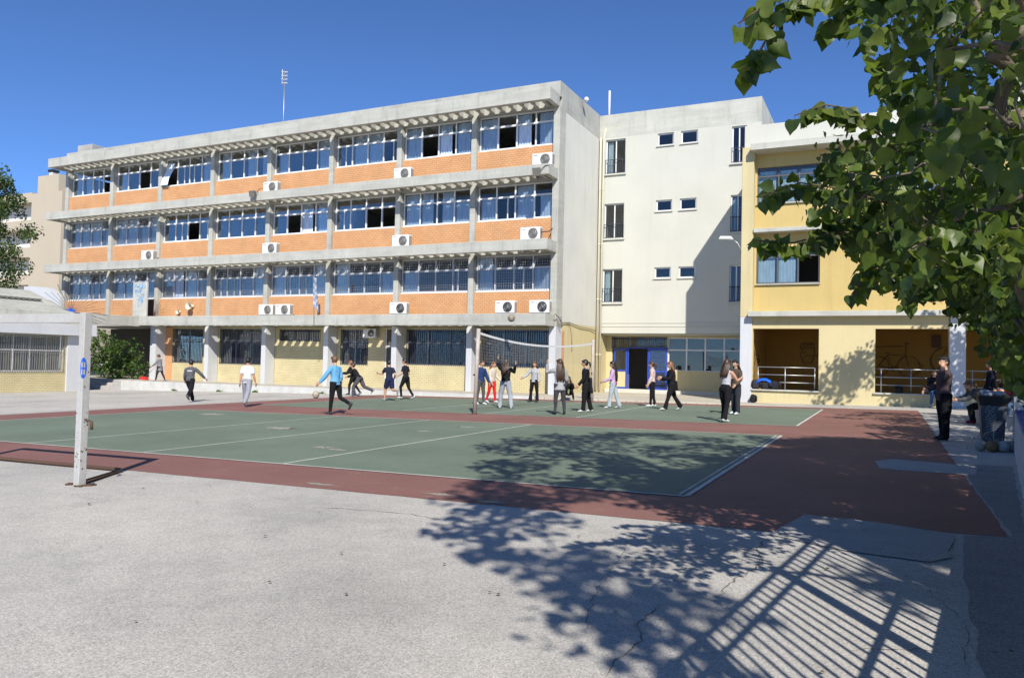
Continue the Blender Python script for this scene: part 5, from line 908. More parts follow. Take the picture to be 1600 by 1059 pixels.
CLUMPS_FAR=[(4.5,23.24,4.48,0.71),(5.27,18.89,1.18,0.74),(5.24,22.44,4.52,0.52),(5.31,15.67,4.8,0.76),(7.43,19.75,3.33,0.64),(5.82,18.81,3.0,0.66),(4.68,21.9,5.62,0.69),(4.31,17.05,3.94,0.55),(4.45,20.71,1.86,0.79),(6.08,17.86,4.23,0.5),(3.17,17.14,4.22,0.56),(6.11,19.86,2.86,0.56),(6.1,19.92,5.98,0.68),(6.21,17.43,2.66,0.64),(4.58,19.75,6.33,0.58),(6.18,21.39,4.06,0.75),(6.59,21.08,2.74,0.49),(5.02,21.38,2.52,0.69),(6.87,18.81,6.42,0.75),(6.23,22.16,4.68,0.76),(7.15,17.75,2.77,0.63),(7.2,19.53,2.23,0.56),(3.81,21.2,2.99,0.45),(7.0,19.53,2.9,0.53),(6.34,17.79,6.3,0.79),(7.03,17.48,4.58,0.49),(7.09,22.1,4.42,0.47),(2.24,19.88,5.22,0.48),(6.46,16.75,5.6,0.79),(3.35,20.04,4.99,0.68),(3.58,18.87,1.45,0.68),(5.23,19.0,2.29,0.75),(3.09,22.48,3.51,0.68),(6.58,21.42,1.63,0.65),(5.17,18.25,1.5,0.46),(2.13,21.51,2.8,0.45),(4.09,20.05,2.44,0.49),(5.67,22.29,3.63,0.61),(4.61,16.71,4.9,0.53),(4.93,16.28,3.58,0.51),(5.56,20.25,2.47,0.49),(6.42,18.12,5.1,0.47),(5.78,22.38,6.8,0.65),(4.95,18.14,2.58,0.77),(5.26,23.62,5.17,0.54),(5.19,17.95,7.06,0.54),(4.32,23.93,2.88,0.75),(2.58,21.2,5.46,0.51),(4.02,22.02,3.83,0.75),(6.48,18.86,2.42,0.46),(4.32,17.35,3.05,0.74),(3.93,16.29,2.79,0.65),(2.65,20.28,3.29,0.64),(4.34,22.69,6.17,0.46),(6.61,20.31,5.09,0.78),(3.48,15.98,3.74,0.67),(6.17,18.82,5.22,0.74),(3.43,20.66,6.4,0.5),(5.62,16.93,2.5,0.62),(4.19,15.92,5.12,0.64),(5.14,20.46,7.53,0.59),(4.36,22.2,1.67,0.45),(4.11,21.7,6.9,0.55),(3.37,16.41,4.86,0.52),(6.17,19.94,1.37,0.71),(6.42,21.97,2.2,0.65),(4.53,24.53,4.63,0.51),(4.75,18.45,5.9,0.74),(3.2,20.07,2.72,0.78),(3.07,22.99,5.18,0.6),(4.23,21.6,2.05,0.64),(2.26,22.17,3.25,0.61),(2.28,18.93,2.97,0.58),(3.13,17.57,3.8,0.51),(2.4,18.1,3.72,0.8)]
SPRAYS = [
 [(.06, 3.31, 3.07), (-.14, 3.22, 2.95), (-.29, 3.14, 2.94), (-.40, 3.10, 2.82), (-.46, 3.07, 2.70), (-.51, 3.05, 2.64)],
 [(-.29, 3.14, 2.92), (-.36, 3.11, 2.93), (-.45, 3.07, 2.88), (-.53, 3.04, 2.82)],
 [(.02, 3.29, 3.02), (-.12, 3.29, 2.93), (-.24, 3.29, 2.86)],
 [(.03, 4.31, 2.60), (-.17, 4.21, 2.80), (-.29, 4.15, 2.82), (-.43, 4.08, 2.76)],
 [(.03, 4.21, 2.30), (-.22, 4.09, 2.38), (-.39, 4.0, 2.40), (-.57, 3.92, 2.33)],
 [(.09, 4.47, 2.20), (-.26, 4.30, 2.20), (-.44, 4.21, 2.14), (-.63, 4.12, 2.15)],
 [(.19, 4.74, 2.15), (-.09, 4.61, 2.04), (-.18, 4.57, 1.90)],
 [(.29, 4.10, 2.62), (.03, 3.97, 2.80), (-.08, 3.91, 2.94)],
 [(.10, 4.6, 2.35), (-.20, 4.5, 2.30), (-.38, 4.45, 2.22)],
 [(.36, 5.5, 2.15), (.20, 5.4, 2.02), (.10, 5.35, 1.90)]]
rng = np.random.default_rng(21)
def spray_leaves(size):
    out = []; mb = MB()
    for pl in SPRAYS:
        P = [np.array(p) for p in pl]; mb.tube(pl, [.007-.0045*i/(len(pl)-1) for i in range(len(pl))], 5)
        L = sum(np.linalg.norm(b-a) for a, b in zip(P[:-1], P[1:])); n = int(L/.0135)
        for i in range(n):
            t = (i+rng.random())/n*(len(P)-1)*.97+.03; j = min(int(t), len(P)-2); q = P[j]+(P[j+1]-P[j])*(t-j)
            d = rng.normal(size=3)*.5+np.array([0, 0, -.75]); st = q+d/np.linalg.norm(d)*.032
            mb.tube([q, st], [.0018, .0012], 4)
            out.append((st, rot_from(d+rng.normal(size=3)*.3, rng.normal(size=3)*.45+np.array([.2, -1.0, .25])), size*rng.uniform(.6, 1.15)))
    return out, mb
Tn = empty('poplar_tree', (2.7, 2.6, 0), 'large poplar whose leafy branches overhang the yard at upper right', 'tree', 'trees behind the white wall')
NEARF = 275
sl_, smb = spray_leaves(.078)
vis = sl_+scatter(CLUMPS_NEAR[:NEARF], rng, .068, 3.9)
camp = np.array([0, 0, HC]); fwn = np.array(fw); crn = np.array(cr); cun = np.array(cu)
vis.sort(key=lambda f: np.linalg.norm(f[0]-camp))
big = vis[:300]; rest = vis[300:]
lms = []
for k, (m_, c_) in enumerate((('leafA', .0), ('leafB', .5), ('leafC', -.4), ('leafA', .9), ('leafB', -.2), ('leafy', .4))):
    V = LV.copy(); V[:, 2] += c_*.25*(V[:, 1]-.5)**2+.05*np.sin(V[:, 1]*4+k); V[:, 0] *= 1+.1*math.sin(k*2)
    mb = MB(); mb.add([tuple(v) for v in V], [tuple(f) for f in LF], 0, True); lms.append(mb.mesh('leaf', M[m_]))
for i, (p_, q_, s_) in enumerate(big):
    o = bpy.data.objects.new('leaf', lms[int(rng.choice(6, p=[.3, .3, .2, .1, .08, .02]))]); COL.objects.link(o); o.parent = Tn
    m4 = Matrix([[*(q_[r]*s_), p_[r]-wpos(Tn)[r]] for r in range(3)]+[[0, 0, 0, 1]]); o.matrix_local = m4
rest += scatter(CLUMPS_NEAR[NEARF:], rng, .125, 5.0)
o = put('foliage', leaf_mesh('foliage', rest, LV, LF, [M['leafA'], M['leafB'], M['leafC'], M['leafA']], rng), Tn, (0, 0, 0)); o['kind'] = 'stuff'
trunk = [(2.7, 2.6, -.2), (2.65, 2.7, 1.2), (2.5, 2.9, 2.8), (2.2, 3.2, 4.4), (1.9, 3.5, 6.2), (1.7, 3.6, 8.4)]
MB().tube(trunk, [.26, .21, .18, .15, .11, .05], 12).build('trunk', M['bark'], Tn)
spn = [tuple(pl[0])+(.1,) for pl in SPRAYS]
tag(branches(trunk, CLUMPS_NEAR+spn, rng, .004, .0036).build('branches', M['bark'], Tn), kind='stuff')
tag(smb.build('twigs', M['twig'], Tn), kind='stuff')
def tree(name, label, clumps, trunk, size, dens, mats, group, rads, k=.014):
    t = empty(name, trunk[0], label, 'tree', group)
    o = put('crown', leaf_mesh('crown', scatter(clumps, rng, size, dens), LV if size < .2 else SV, LF if size < .2 else SF, mats, rng), t, (0, 0, 0)); o['kind'] = 'stuff'
    MB().tube(trunk, rads, 10).build('trunk', M['bark'], t)
    tag(branches(trunk, clumps, rng, .012, k).build('branches', M['bark'], t), kind='stuff')
    return t
LM = [M['leafA'], M['leafC'], M['leafC'], M['leafB']]
tree('poplar_tree', 'dense dark tree leaning over the middle of the white wall', CLUMPS_MID, [(4.6, 12.4, -.2), (4.5, 12.5, 1.6), (4.3, 12.5, 3.4), (4.2, 12.5, 5.2), (4.2, 12.5, 7)], .13, 4.6, LM, 'trees behind the white wall', [.22, .18, .15, .11, .05])
tree('poplar_tree', 'dense tree beyond the end of the white wall by the yellow wing', CLUMPS_FAR, [(5.6, 20.5, 0), (5.4, 20.4, 1.6), (5.0, 20.2, 3.4), (4.8, 20., 5.2), (4.8, 20., 7)], .15, 4.6, LM, 'trees behind the white wall', [.22, .18, .15, .11, .05])
def blobclumps(c, rad, n, r0, r1, rr):
    out = []
    for _ in range(n):
        a = rr.normal(size=3); a /= np.linalg.norm(a); a *= rr.random()**.4
        out.append((c[0]+a[0]*rad[0], c[1]+a[1]*rad[1], c[2]+a[2]*rad[2], rr.uniform(r0, r1)))
    return out
c = blobclumps((2.2, 28.6, 6.9), (1.0, 1.1, 1.2), 16, .4, .6, rng)+blobclumps((5.2, 29.0, 6.0), (2.2, 1.6, 1.8), 30, .5, .8, rng)
tree('poplar_tree', 'slim tree at the far right corner shading the yellow wall', c, [(5.0, 29.2, 0), (5.0, 29.1, 2), (4.6, 29.0, 4), (4.0, 28.8, 6), (3.4, 28.7, 7.2)], .15, 4.4, LM, 'trees behind the white wall', [.16, .14, .11, .08, .04])
c = blobclumps((-78.0, 45, 12.6), (4.4, 3.6, 6.6), 150, .6, 1.1, rng)
tree('broadleaf_tree', 'leafy green tree beside the beige apartment block at far left', c, [(-78.4, 45, -1), (-78.3, 45, 3), (-78.2, 45, 6.5), (-78.2, 45, 12)], .24, 7, [M['leafA'], M['leafC'], M['leafC']], None, [.35, .3, .22, .1])
# bush in front of the passage under the canopy
Bu = empty('bush', (-44.5, 35.2, -.15), 'large green bush growing under the canopy at the left', 'bush')
c = [q for q in blobclumps((-43.6, 33.9, 1.0), (1.5, .8, 1.5), 75, .25, .45, rng)+blobclumps((-46.0, 34.0, 1.3), (1.7, .9, 1.75), 85, .25, .45, rng) if q[2] > -.1 and q[2]+q[3] < 3.15]
o = put('foliage', leaf_mesh('foliage', scatter(c, rng, .15, 5, .5, .2), SV, SF, [M['bush'], M['bush'], M['bush2']], rng), Bu, (0, 0, 0)); o['kind'] = 'stuff'
branches([(-44.5, 35.2, -.2), (-44.5, 35.2, .2), (-44.6, 35.2, .5)], c, rng, .01, .012).build('stems', M['bark'], Bu)['kind'] = 'stuff'
# weeds along the kerb
for i, (x, y) in enumerate([(-33.2, 31.7), (-30.5, 31.7), (-36.6, 31.7), (-26.0, 31.7)]):
    fr = []
    for _ in range(24):
        d = rng.normal(size=3)*.5+np.array([0, 0, .9]); fr.append((np.array([x+rng.normal()*.08, y+rng.normal()*.03, groundz(x, y)]), rot_from(d, rng.normal(size=3)), .12*rng.uniform(.5, 1.2)))
    o = put('weed_tuft', leaf_mesh('weed_tuft', fr, SV, SF, [M['bush']], rng), None, (0, 0, 0)); tag(o, ['small weed tuft at the kerb foot, second from left', 'small weed tuft at the kerb foot, third from left', 'small weed tuft at the kerb foot near the steps', 'small weed tuft at the kerb foot, rightmost'][i], 'weed', 'weeds along the kerb')

# ------------------------------------------------------------------ white wall and fence on the right
def wx(y): return .26+.109*y
Wl = empty('boundary_wall', (wx(8), 8, 0), 'low rough whitewashed wall with blue coping along the right side', 'wall')
M['wallw'] = surf('rough_whitewash', (.50, .50, .49), .9, .22, 2.5, 18, .12, .5, .35); M['coping'] = surf('blue_coping_paint', (.05, .08, .28), .8, .3, 3, 20, .1, .3)
def wallseg(mb, ya, yb, z1, t=.2, zb=-.3, step=.25):
    n_ = int((yb-ya)/step); rr = random.Random(5)
    vs = []; fs = []
    for i in range(n_+1):
        y = ya+(yb-ya)*i/n_; e = .012*rr.uniform(-1, 1); g = groundz(wx(y), y)
        vs += [(wx(y)+e, y, zb), (wx(y)+e*.5, y, g+z1*.5), (wx(y)+.01-e, y, g+z1+.015*rr.uniform(-1, 1)), (wx(y)+t, y, g+z1), (wx(y)+t, y, zb)]
    for i in range(n_):
        for k in range(4): fs.append((5*i+k, 5*i+k+1, 5*i+6+k, 5*i+5+k))
    fs += [(0, 4, 3, 2, 1), tuple(5*n_+k for k in range(5))]
    mb.add(vs, fs); return mb
wallseg(MB(), -4, 17.2, .70).build('wall', M['wallw'], Wl)
wallseg(MB(), 17.2, 18.7, .96, .2).build('end_block', M['wallw'], Wl)
mb = MB()
for i in range(53): y = -4+i*.4; g = groundz(wx(y), y); mb.add([(wx(y)-.0+.03, y, g+.70), (wx(y+.4)+.03, y+.4, g+.70), (wx(y+.4)+.22, y+.4, g+.70), (wx(y)+.22, y, g+.70), (wx(y)+.03, y, g+.745), (wx(y+.4)+.03, y+.4, g+.745), (wx(y+.4)+.22, y+.4, g+.745), (wx(y)+.22, y, g+.745)], [(0, 1, 5, 4), (4, 5, 6, 7), (2, 3, 7, 6)])
mb.build('coping', M['coping'], Wl)
Fe = empty('railing_fence', (wx(3)+.12, 3, .74), 'dark upright-bar railing fence on the near end of the low white wall', 'fence')
def fx(y): return wx(y)+.12
for z in (1.2, 2.04, 2.25): MB().tube([(fx(.2), .2, z), (fx(5.4), 5.4, z)], .022, 6, smooth=False).build('rail', M['bar'], Fe)
i = 0; y = .25
while y < 5.4:
    MB().box(fx(y)-.009, fx(y)+.009, y-.009, y+.009, .74, 2.27).build('bar', M['bar'], Fe); y += .13
for y in (.22, 1.95, 3.7, 5.4): MB().box(fx(y)-.03, fx(y)+.03, y-.03, y+.03, .7, 2.32).build('post', M['bar'], Fe)
# low concrete ledge where students sit
MB_ = MB(); MB_.cbox(2.3, 3.4, 22.2, 28.5, -.2, .46, .02); tag(MB_.build('concrete_ledge', M['patch'], None, (3, 25, 0)), 'low concrete ledge in the shade where students sit', 'ledge')

# ------------------------------------------------------------------ goal, net, balls
Go = empty('football_goal', (-8.8, 6.27, groundz(-8.8, 6.27)), 'weathered white square-section football goal at the left edge', 'goal')
M['goalp'] = surf('chipped_white_paint', (.45, .45, .43), .6, .1, 4, 25, .06, .1, .3, streakcol=(.30, .20, .13))
gx, gy, gzb = -8.8, 6.27, groundz(-8.8, 6.27); gtop = 1.98
ux, uy = -.9925, -.122                               # crossbar direction (to the left, slightly nearer)
ux, uy = -1.0, -.03
def gbar(mb, a, b, w):
    mb.tube([a, b], w*.7071, 4, smooth=False)
post = MB(); post.cbox(gx-.05, gx+.05, gy-.05, gy+.05, gzb-.1, gtop, .006); po = post.build('post', M['goalp'], Go)
mb = MB(); 
lx, ly = gx+ux*3.1, gy+uy*3.1
mb.cbox(lx-.05, lx+.05, ly-.05, ly+.05, gzb-.2, gtop, .006); mb.build('post', M['goalp'], Go)
mb = MB(); mb.add([(gx-.052, gy-.045, gtop-.12), (gx-.052, gy+.045, gtop-.12), (gx-.052, gy+.045, gtop-.01), (gx-.052, gy-.045, gtop-.01), (lx+.052, ly-.045, gtop-.12), (lx+.052, ly+.045, gtop-.12), (lx+.052, ly+.045, gtop-.01), (lx+.052, ly-.045, gtop-.01)], [(0, 4, 5, 1), (1, 5, 6, 2), (2, 6, 7, 3), (3, 7, 4, 0), (0, 1, 2, 3), (7, 6, 5, 4)])
mb.build('crossbar', M['goalp'], Go)
# ground frame behind the mouth
bx, by = gx-.05, gy+1.0
mb = MB(); g_ = lambda x, y: groundz(x, y)+.028
mb.tube([(gx, gy, g_(gx, gy)), (-9.35, 7.25, g_(-9.35, 7.25)), (-9.42, 7.3, g_(-9.4, 7.3)), (lx-.55, ly+1.05, g_(lx, ly+1.05)), (lx, ly, g_(lx, ly))], .026, 7)
mb.build('ground_frame', M['rust'], Go)
mb = MB()
for i in range(16): a = rnd.random()*6.3; r_ = rnd.uniform(.03, .14); mb.tube([(gx+r_*math.cos(a), gy+r_*math.sin(a), gzb+.004), (gx+(r_+.06)*math.cos(a+.5), gy+(r_+.06)*math.sin(a+.5), gzb+.014)], .012, 4)
mb.build('rusty_base', M['rust'], Go)['kind'] = 'stuff'
# blue spray-painted face on the post, wrapped round its front edge, and paint chips
mb = MB(); rr = random.Random(2)
def onpost(u, z, off=.0015): return (gx+.05-max(0, .1-u)+.0, gy-.05-off, z) if u <= .1 else (gx+.05+off, gy-.05+(u-.1), z)
cz_ = gzb+1.42
for u0_, u1_, f_ in ((.03, .0999, 0), (.1001, .17, 1)):
    vs = []; K = 8
    for j in range(15):
        z = cz_-.13+.26*j/14; half = math.sqrt(max(0, 1-((z-cz_)/.13)**2))*.7
        a = .1-.07*half if f_ == 0 else .1001; b = .0999 if f_ == 0 else .1+.07*half
        vs += [onpost(a, z), onpost(b, z)]
    mb.add(vs, [(2*j, 2*j+1, 2*j+3, 2*j+2) for j in range(14)])
mb.build('sprayed_face', M['bluegraf'], po)
mb = MB()
for (u, z) in ((.082, cz_+.04), (.114, cz_+.04), (.082, cz_-.045), (.114, cz_-.045)):
    q = [onpost(u-.01, z-.035, .003), onpost(u+.012, z-.035, .003), onpost(u+.012, z+.03, .003), onpost(u-.01, z+.03, .003)]; mb.add(q, [(0, 1, 2, 3)])
mb.build('sprayed_face_gaps', M['goalp'], po)
mb = MB()
for i in range(46):
    u = rr.uniform(.01, .19); z = gzb+rr.choice([rr.uniform(.2, .45), rr.uniform(.6, .95), rr.uniform(.1, 1.9)]); s_ = rr.uniform(.003, .012)
    if abs(u-.1) < .014: continue
    mb.add([onpost(u-s_, z-s_, .002), onpost(u+s_*.6, z-s_*1.3, .002), onpost(u+s_, z+s_*1.2, .002), onpost(u-s_*.7, z+s_, .002)], [(0, 1, 2, 3)])
mb.build('paint_chips', M['rust'], po)
mb = MB(); zz = gzb+.80; mb.tube([(gx+.05, gy, zz), (gx+.12, gy+.02, zz-.02), (gx+.16, gy+.02, zz-.03)], .012, 5); mb.tube([(gx+.15, gy+.02, zz-.02), (gx+.155, gy+.02, zz-.12)], .02, 5); mb.build('net_hook', M['rust'], po)
# volleyball posts, band and net
def vpost(x, y, top, label, lean):
    z0 = groundz(x, y); t = empty('volleyball_post', (x, y, z0), label, 'post', 'volleyball posts')
    MB().tube([(x, y, z0-.1), (x+lean*.5, y, z0+1.3), (x+lean, y, top)], .06, 12).build('pole', M['vpost'], t)
    MB().tube([(x, y, z0-.01), (x, y, z0+.03)], .10, 12).build('base_collar', M['rust'], t)
    mb = MB(); mb.tube([(x+lean, y+.06, top-.12), (x+lean, y+.12, top-.12)], .015, 6); mb.tube([(x, y-.07, z0+1.2), (x, y-.11, z0+1.2)], .03, 6); mb.build('hook', M['rust'], t)
M['vpost'] = surf('worn_post_paint', (.46, .42, .38), .6, .25, 4, 25, .1, .1, .5, streakcol=(.22, .13, .09))
vpost(-11.29, 20.87, 2.5, 'near worn volleyball post holding the sagging net', .07); vpost(-11.0, 30.5, 2.52, 'far thin volleyball post beside the yellow wall', .0)
Nt = empty('volleyball_net', (-11.1, 25.7, 2), 'sagging volleyball net with white top band between the posts', 'net')
def nb(t): return Vector((-11.2+.2*t, 20.95+9.45*t, 2.36-.14*t-.55*(t*(1-t))*2.0*(1-.25*t)+.12*t))
K = 40; mb = MB(); vs = []
for k in range(K+1):
    q = nb(k/K); vs += [q+Vector((0, 0, .035)), q-Vector((0, 0, .035)), q+Vector((.006, 0, .035)), q+Vector((.006, 0, -.035))]
mb.add(vs, [(4*k, 4*k+4, 4*k+5, 4*k+1) for k in range(K)]+[(4*k+2, 4*k+3, 4*k+7, 4*k+6) for k in range(K)], 0, True)
mb.build('top_band', M['alu'], Nt)
mb = MB(); K2 = 94
for k in range(K2+1):
    t = k/K2; q = nb(t); hh = .85-.25*math.sin(t*3.1); mb.tube([q-Vector((0, 0, .03)), q-Vector((0, 0, hh))], .0022, 3, smooth=False)
for j in range(1, 9):
    mb.tube([nb(k/30)-Vector((0, 0, .03+j*(.82-.25*math.sin(k/30*3.1))/8)) for k in range(31)], .0022, 3, smooth=False)
M['netting'] = plain('net_cord', (.40, .38, .34), .9); o = mb.build('netting', M['netting'], Nt); o['kind'] = 'stuff'
mb = MB(); mb.tube([nb(0), (-11.24, 20.9, 2.42)], .008, 5); mb.tube([nb(1), (-11.0, 30.45, 2.42)], .008, 5); mb.tube([nb(0)-Vector((0, 0, .85)), (-11.27, 20.9, 1.2)], .006, 5); mb.build('cord', M['netting'], Nt)
def ball(p, r, col, label, seam, group='balls in the yard'):
    mname = 'ball_'+str(len(bpy.data.materials)); m = plain(mname, col, .6, 0, .3, .2, 12)
    mb = MB(); mb.sphere((p[0], p[1], p[2]), r, 20, 12); o = mb.build('ball', m, None, p); tag(o, label, 'ball', group)
    ms = MB()
    for ax in range(3):
        pts = []
        for i in range(25):
            a = 2*math.pi*i/24; c_, s_ = math.cos(a)*r*1.004, math.sin(a)*r*1.004
            pts.append([(p[0]+c_, p[1]+s_, p[2]), (p[0]+c_, p[1], p[2]+s_), (p[0], p[1]+c_, p[2]+s_)][ax])
        ms.tube(pts, .004, 4, cap=False)
    ms.build('seams', M[seam], o, p); return o
ball((-10.62, 21.9, 2.78+.10), .115, (.30, .27, .20), 'worn volleyball in mid-air just above the net', 'rust')
ball((-22.4, 26.86, groundz(-22.4, 26.86)+.16), .155, (.42, .38, .28), 'cream ball lying on the yard between the boys', 'rust')
# bags on the loggia sill and on the ground
def bag(p, sx, sy, sz, col, label, rz=0, straps=True):
    p = Vector(p); t = empty('backpack', p, label, 'bag', 'school bags by the yellow wing'); t.rotation_euler = (0, 0, 0)
    m = plain('bag_fabric_'+str(len(bpy.data.materials)), col, .8, 0, .2, .25, 9)
    vs = []; fs = []; nu, nv = 14, 9
    for j in range(nv+1):
        ph = math.pi*j/nv
        for i in range(nu):
            th = 2*math.pi*i/nu; e = lambda v_: math.copysign(abs(v_)**.55, v_)
            k_ = 1+.06*noise.noise(Vector((i*.7, j*.9, p.x)))
            vs.append((p.x+sx*k_*e(math.sin(ph))*e(math.cos(th)), p.y+sy*e(math.sin(ph))*e(math.sin(th)), p.z+sz+sz*k_*e(math.cos(ph))*(1-.12*math.cos(th))))
    for j in range(nv):
        for i in range(nu): fs.append((j*nu+i, (j+1)*nu+i, (j+1)*nu+(i+1) % nu, j*nu+(i+1) % nu))
    mb = MB(); mb.add(vs, fs, 0, True); mb.build('body', m, t)
    mb = MB(); mb.box(p.x-sx*.6, p.x+sx*.6, p.y-sy*1.15, p.y-sy*.8, p.z+sz*.25, p.z+sz*.95); mb.build('pocket', m, t)
    if straps:
        mb = MB()
        for s_ in (-1, 1): mb.tube([(p.x+s_*sx*.4, p.y-sy*.5, p.z+sz*1.9), (p.x+s_*sx*.8, p.y-sy*1.2, p.z+sz*1.6), (p.x+s_*sx*.9, p.y-sy*1.25, p.z+sz*.5)], .018, 5)
        mb.build('strap', M['black'], t)
    return t
zs = .625
bag((-5.0, 34.3, zs), .2, .13, .19, (.035, .036, .042), 'dark grey backpack at the left end of the loggia sill'); bag((-4.62, 34.3, zs), .19, .13, .15, (.03, .03, .035), 'black backpack lying under the blue jacket on the loggia sill'); bag((-4.22, 34.3, zs), .22, .14, .17, (.02, .021, .028), 'black bag third along the loggia sill')
bag((-5.05, 33.98, walkz(-5)+.0), .14, .12, .17, (.018, .018, .02), 'small black backpack standing on the pavement by the white pier'); bag((.42, 34.25, .635), .17, .12, .13, (.015, .015, .016), 'black bag with hanging straps on the second loggia sill')
mb = MB(); vs = []; fs = []
for j in range(7):
    for i in range(15):
        vs.append((-5.0+.62*i/14, 34.14+.24*j/6, zs+.33+.12*math.sin(math.pi*i/14)+.05*noise.noise(Vector((i*.6, j*.8, 3)))-(.10 if j == 0 else 0)-(.1 if i in (0, 14) else 0)))
fs = [(j*15+i, j*15+i+1, (j+1)*15+i+1, (j+1)*15+i) for j in range(6) for i in range(14)]
mb.add(vs, fs, 0, True); M['bluej'] = cloth('blue_jacket', (.02, .12, .62), 0); tag(mb.build('jacket', M['bluej'], None, (-4.7, 34.25, zs)), 'bright blue jacket thrown over the bags on the loggia sill', 'jacket')
# litter bin with liner, and a net of balls at its foot
Bi = empty('litter_bin', (1.86, 17.6, groundz(1.86, 17.6)), 'tall grey litter bin with flared rim full of rubbish by the white wall', 'bin')
M['bing'] = surf('bin_grey_plastic', (.075, .085, .10), .5, .15, 3, 30, .05, .05); M['binl'] = plain('bin_liner', (.24, .27, .32), .4)
bx, by, bz = 1.82, 17.5, groundz(1.82, 17.5)
def fr(mb, z0, z1, a0, a1, mi=0, cx=bx, cy=by): 
    mb.add([(cx-a0, cy-a0, z0), (cx+a0, cy-a0, z0), (cx+a0, cy+a0, z0), (cx-a0, cy+a0, z0), (cx-a1, cy-a1, z1), (cx+a1, cy-a1, z1), (cx+a1, cy+a1, z1), (cx-a1, cy+a1, z1)], [(0, 1, 5, 4), (1, 2, 6, 5), (2, 3, 7, 6), (3, 0, 4, 7), (3, 2, 1, 0)], mi)
mb = MB(); fr(mb, bz+.05, bz+.82, .175, .215); mb.build('body', M['bing'], Bi)
mb = MB(); fr(mb, bz+.80, bz+.98, .22, .265); mb.add([(bx-.265, by-.265, bz+.98), (bx+.265, by-.265, bz+.98), (bx+.265, by+.265, bz+1.04), (bx-.265, by+.265, bz+1.04)], [(0, 1, 2, 3)]); mb.build('rim', M['black'], Bi)
rr = random.Random(4); mb = MB()
for k in range(9): mb.sphere((bx+rr.uniform(-.15, .15), by+rr.uniform(-.15, .15), bz+1.0+rr.uniform(0, .05)), rr.uniform(.05, .09), 8, 6, 0, (1.2, 1, .7))
mb.build('rubbish', M['binl'], Bi)
mb = MB()
for k in range(14):
    z = bz+.14+k*.048; x0 = bx-.14+rr.uniform(0, .04); y_ = by-.176-.04*(z-bz-.05)/.77-.004
    mb.tube([(x0, y_-.003, z), (x0+.05, y_-.003, z+.04), (x0+.08, y_-.003, z-.02), (x0+.15, y_-.003, z+.03)], .011, 4, smooth=False)
mb.build('graffiti', M['binl'], Bi)
Bn = empty('ball_net', (1.75, 16.6, groundz(1.7, 16.6)), 'net bag of old balls lying on the ground in front of the bin', 'ball bag')
rr = random.Random(6)
for k, (dx, dy, dz, cl) in enumerate([(-.2, 0, 0, (.34, .33, .29)), (-.03, -.06, 0, (.24, .15, .07)), (.16, .0, 0, (.36, .37, .37)), (.30, .1, 0, (.3, .3, .3)), (.06, .15, .0, (.30, .27, .20))]):
    p = (1.74+dx, 16.55+dy, groundz(1.7, 16.6)+.105+dz); mb = MB(); mb.sphere(p, .105, 16, 10); m_ = plain('net_ball_%d' % k, cl, .6, 0, .3, .2, 14)
    mb.build('ball', m_, Bn)
mb = MB()
for k in range(14):
    a = k*.45; mb.tube([(1.74-.42+.9*k/13, 16.55-.14*math.cos(a), groundz(1.7, 16.6)+.02), (1.74-.38+.85*k/13, 16.55, groundz(1.7, 16.6)+.262), (1.74-.4+.85*((k+1) % 14)/13, 16.7, groundz(1.7, 16.6)+.2)], .004, 4)
mb.tube([(1.74, 16.6, bz+.26), (1.8, 16.9, bz+.42), (1.85, 17.2, bz+.6)], .006, 4); mb.build('netting', M['netting'], Bn)
# manhole-like litter: a few fallen leaves and pebbles on the yard
fr_ = []
for _ in range(150):
    x = rng.uniform(-9, 1.0); y = rng.uniform(2.2, 12); 
    if rng.random() < .5: x = rng.uniform(-1.5, wx(y)-.03)
    if x > wx(y)-.03: continue
    fr_.append((np.array([x, y, groundz(x, y)+.018]), rot_from(np.array([rng.normal(), rng.normal(), .02]), np.array([rng.normal()*.2, rng.normal()*.2, 1])), rng.uniform(.012, .032)))
M['dryl'] = plain('dry_leaf', (.22, .15, .07), .8); o = put('fallen_leaves', leaf_mesh('fallen_leaves', fr_, LV, LF, [M['dryl'], M['leafy'], M['twig']], rng), None, (0, 0, 0)); tag(o, 'dry leaves scattered over the yard', 'leaves', kind='stuff')
# ------------------------------------------------------------------ people
PM = {}
def cmat(col, kind='cloth'):
    key = (tuple(col), kind)
    if key not in PM:
        nm = {'cloth': 'clothing_', 'skin': 'skin_', 'hair': 'hair_', 'shoe': 'shoe_'}[kind]+str(len(PM))
        if kind == 'hair':
            m, n, p, out = newmat(nm); a = noi(n, pos(n, (1, 1, .12)), 70, 3)
            c = mixc(n, 1.0, col, ramp(n, a, [(.3, (.6,)*3), (.7, (1.5,)*3)]).outputs[0], 'MULTIPLY'); n.links.new(c, p.inputs['Base Color']); p.inputs['Roughness'].default_value = .45
            PM[key] = m
        elif kind == 'skin':
            m = surf(nm, col, .55, .08, 9, 60, .03, 0, 0, .35); PM[key] = m
        else: PM[key] = surf(nm, col, .9 if kind == 'cloth' else .6, .14, 7, 90, .06, .08, 0, .15)
    return PM[key]
SKIN = (.52, .30, .20)
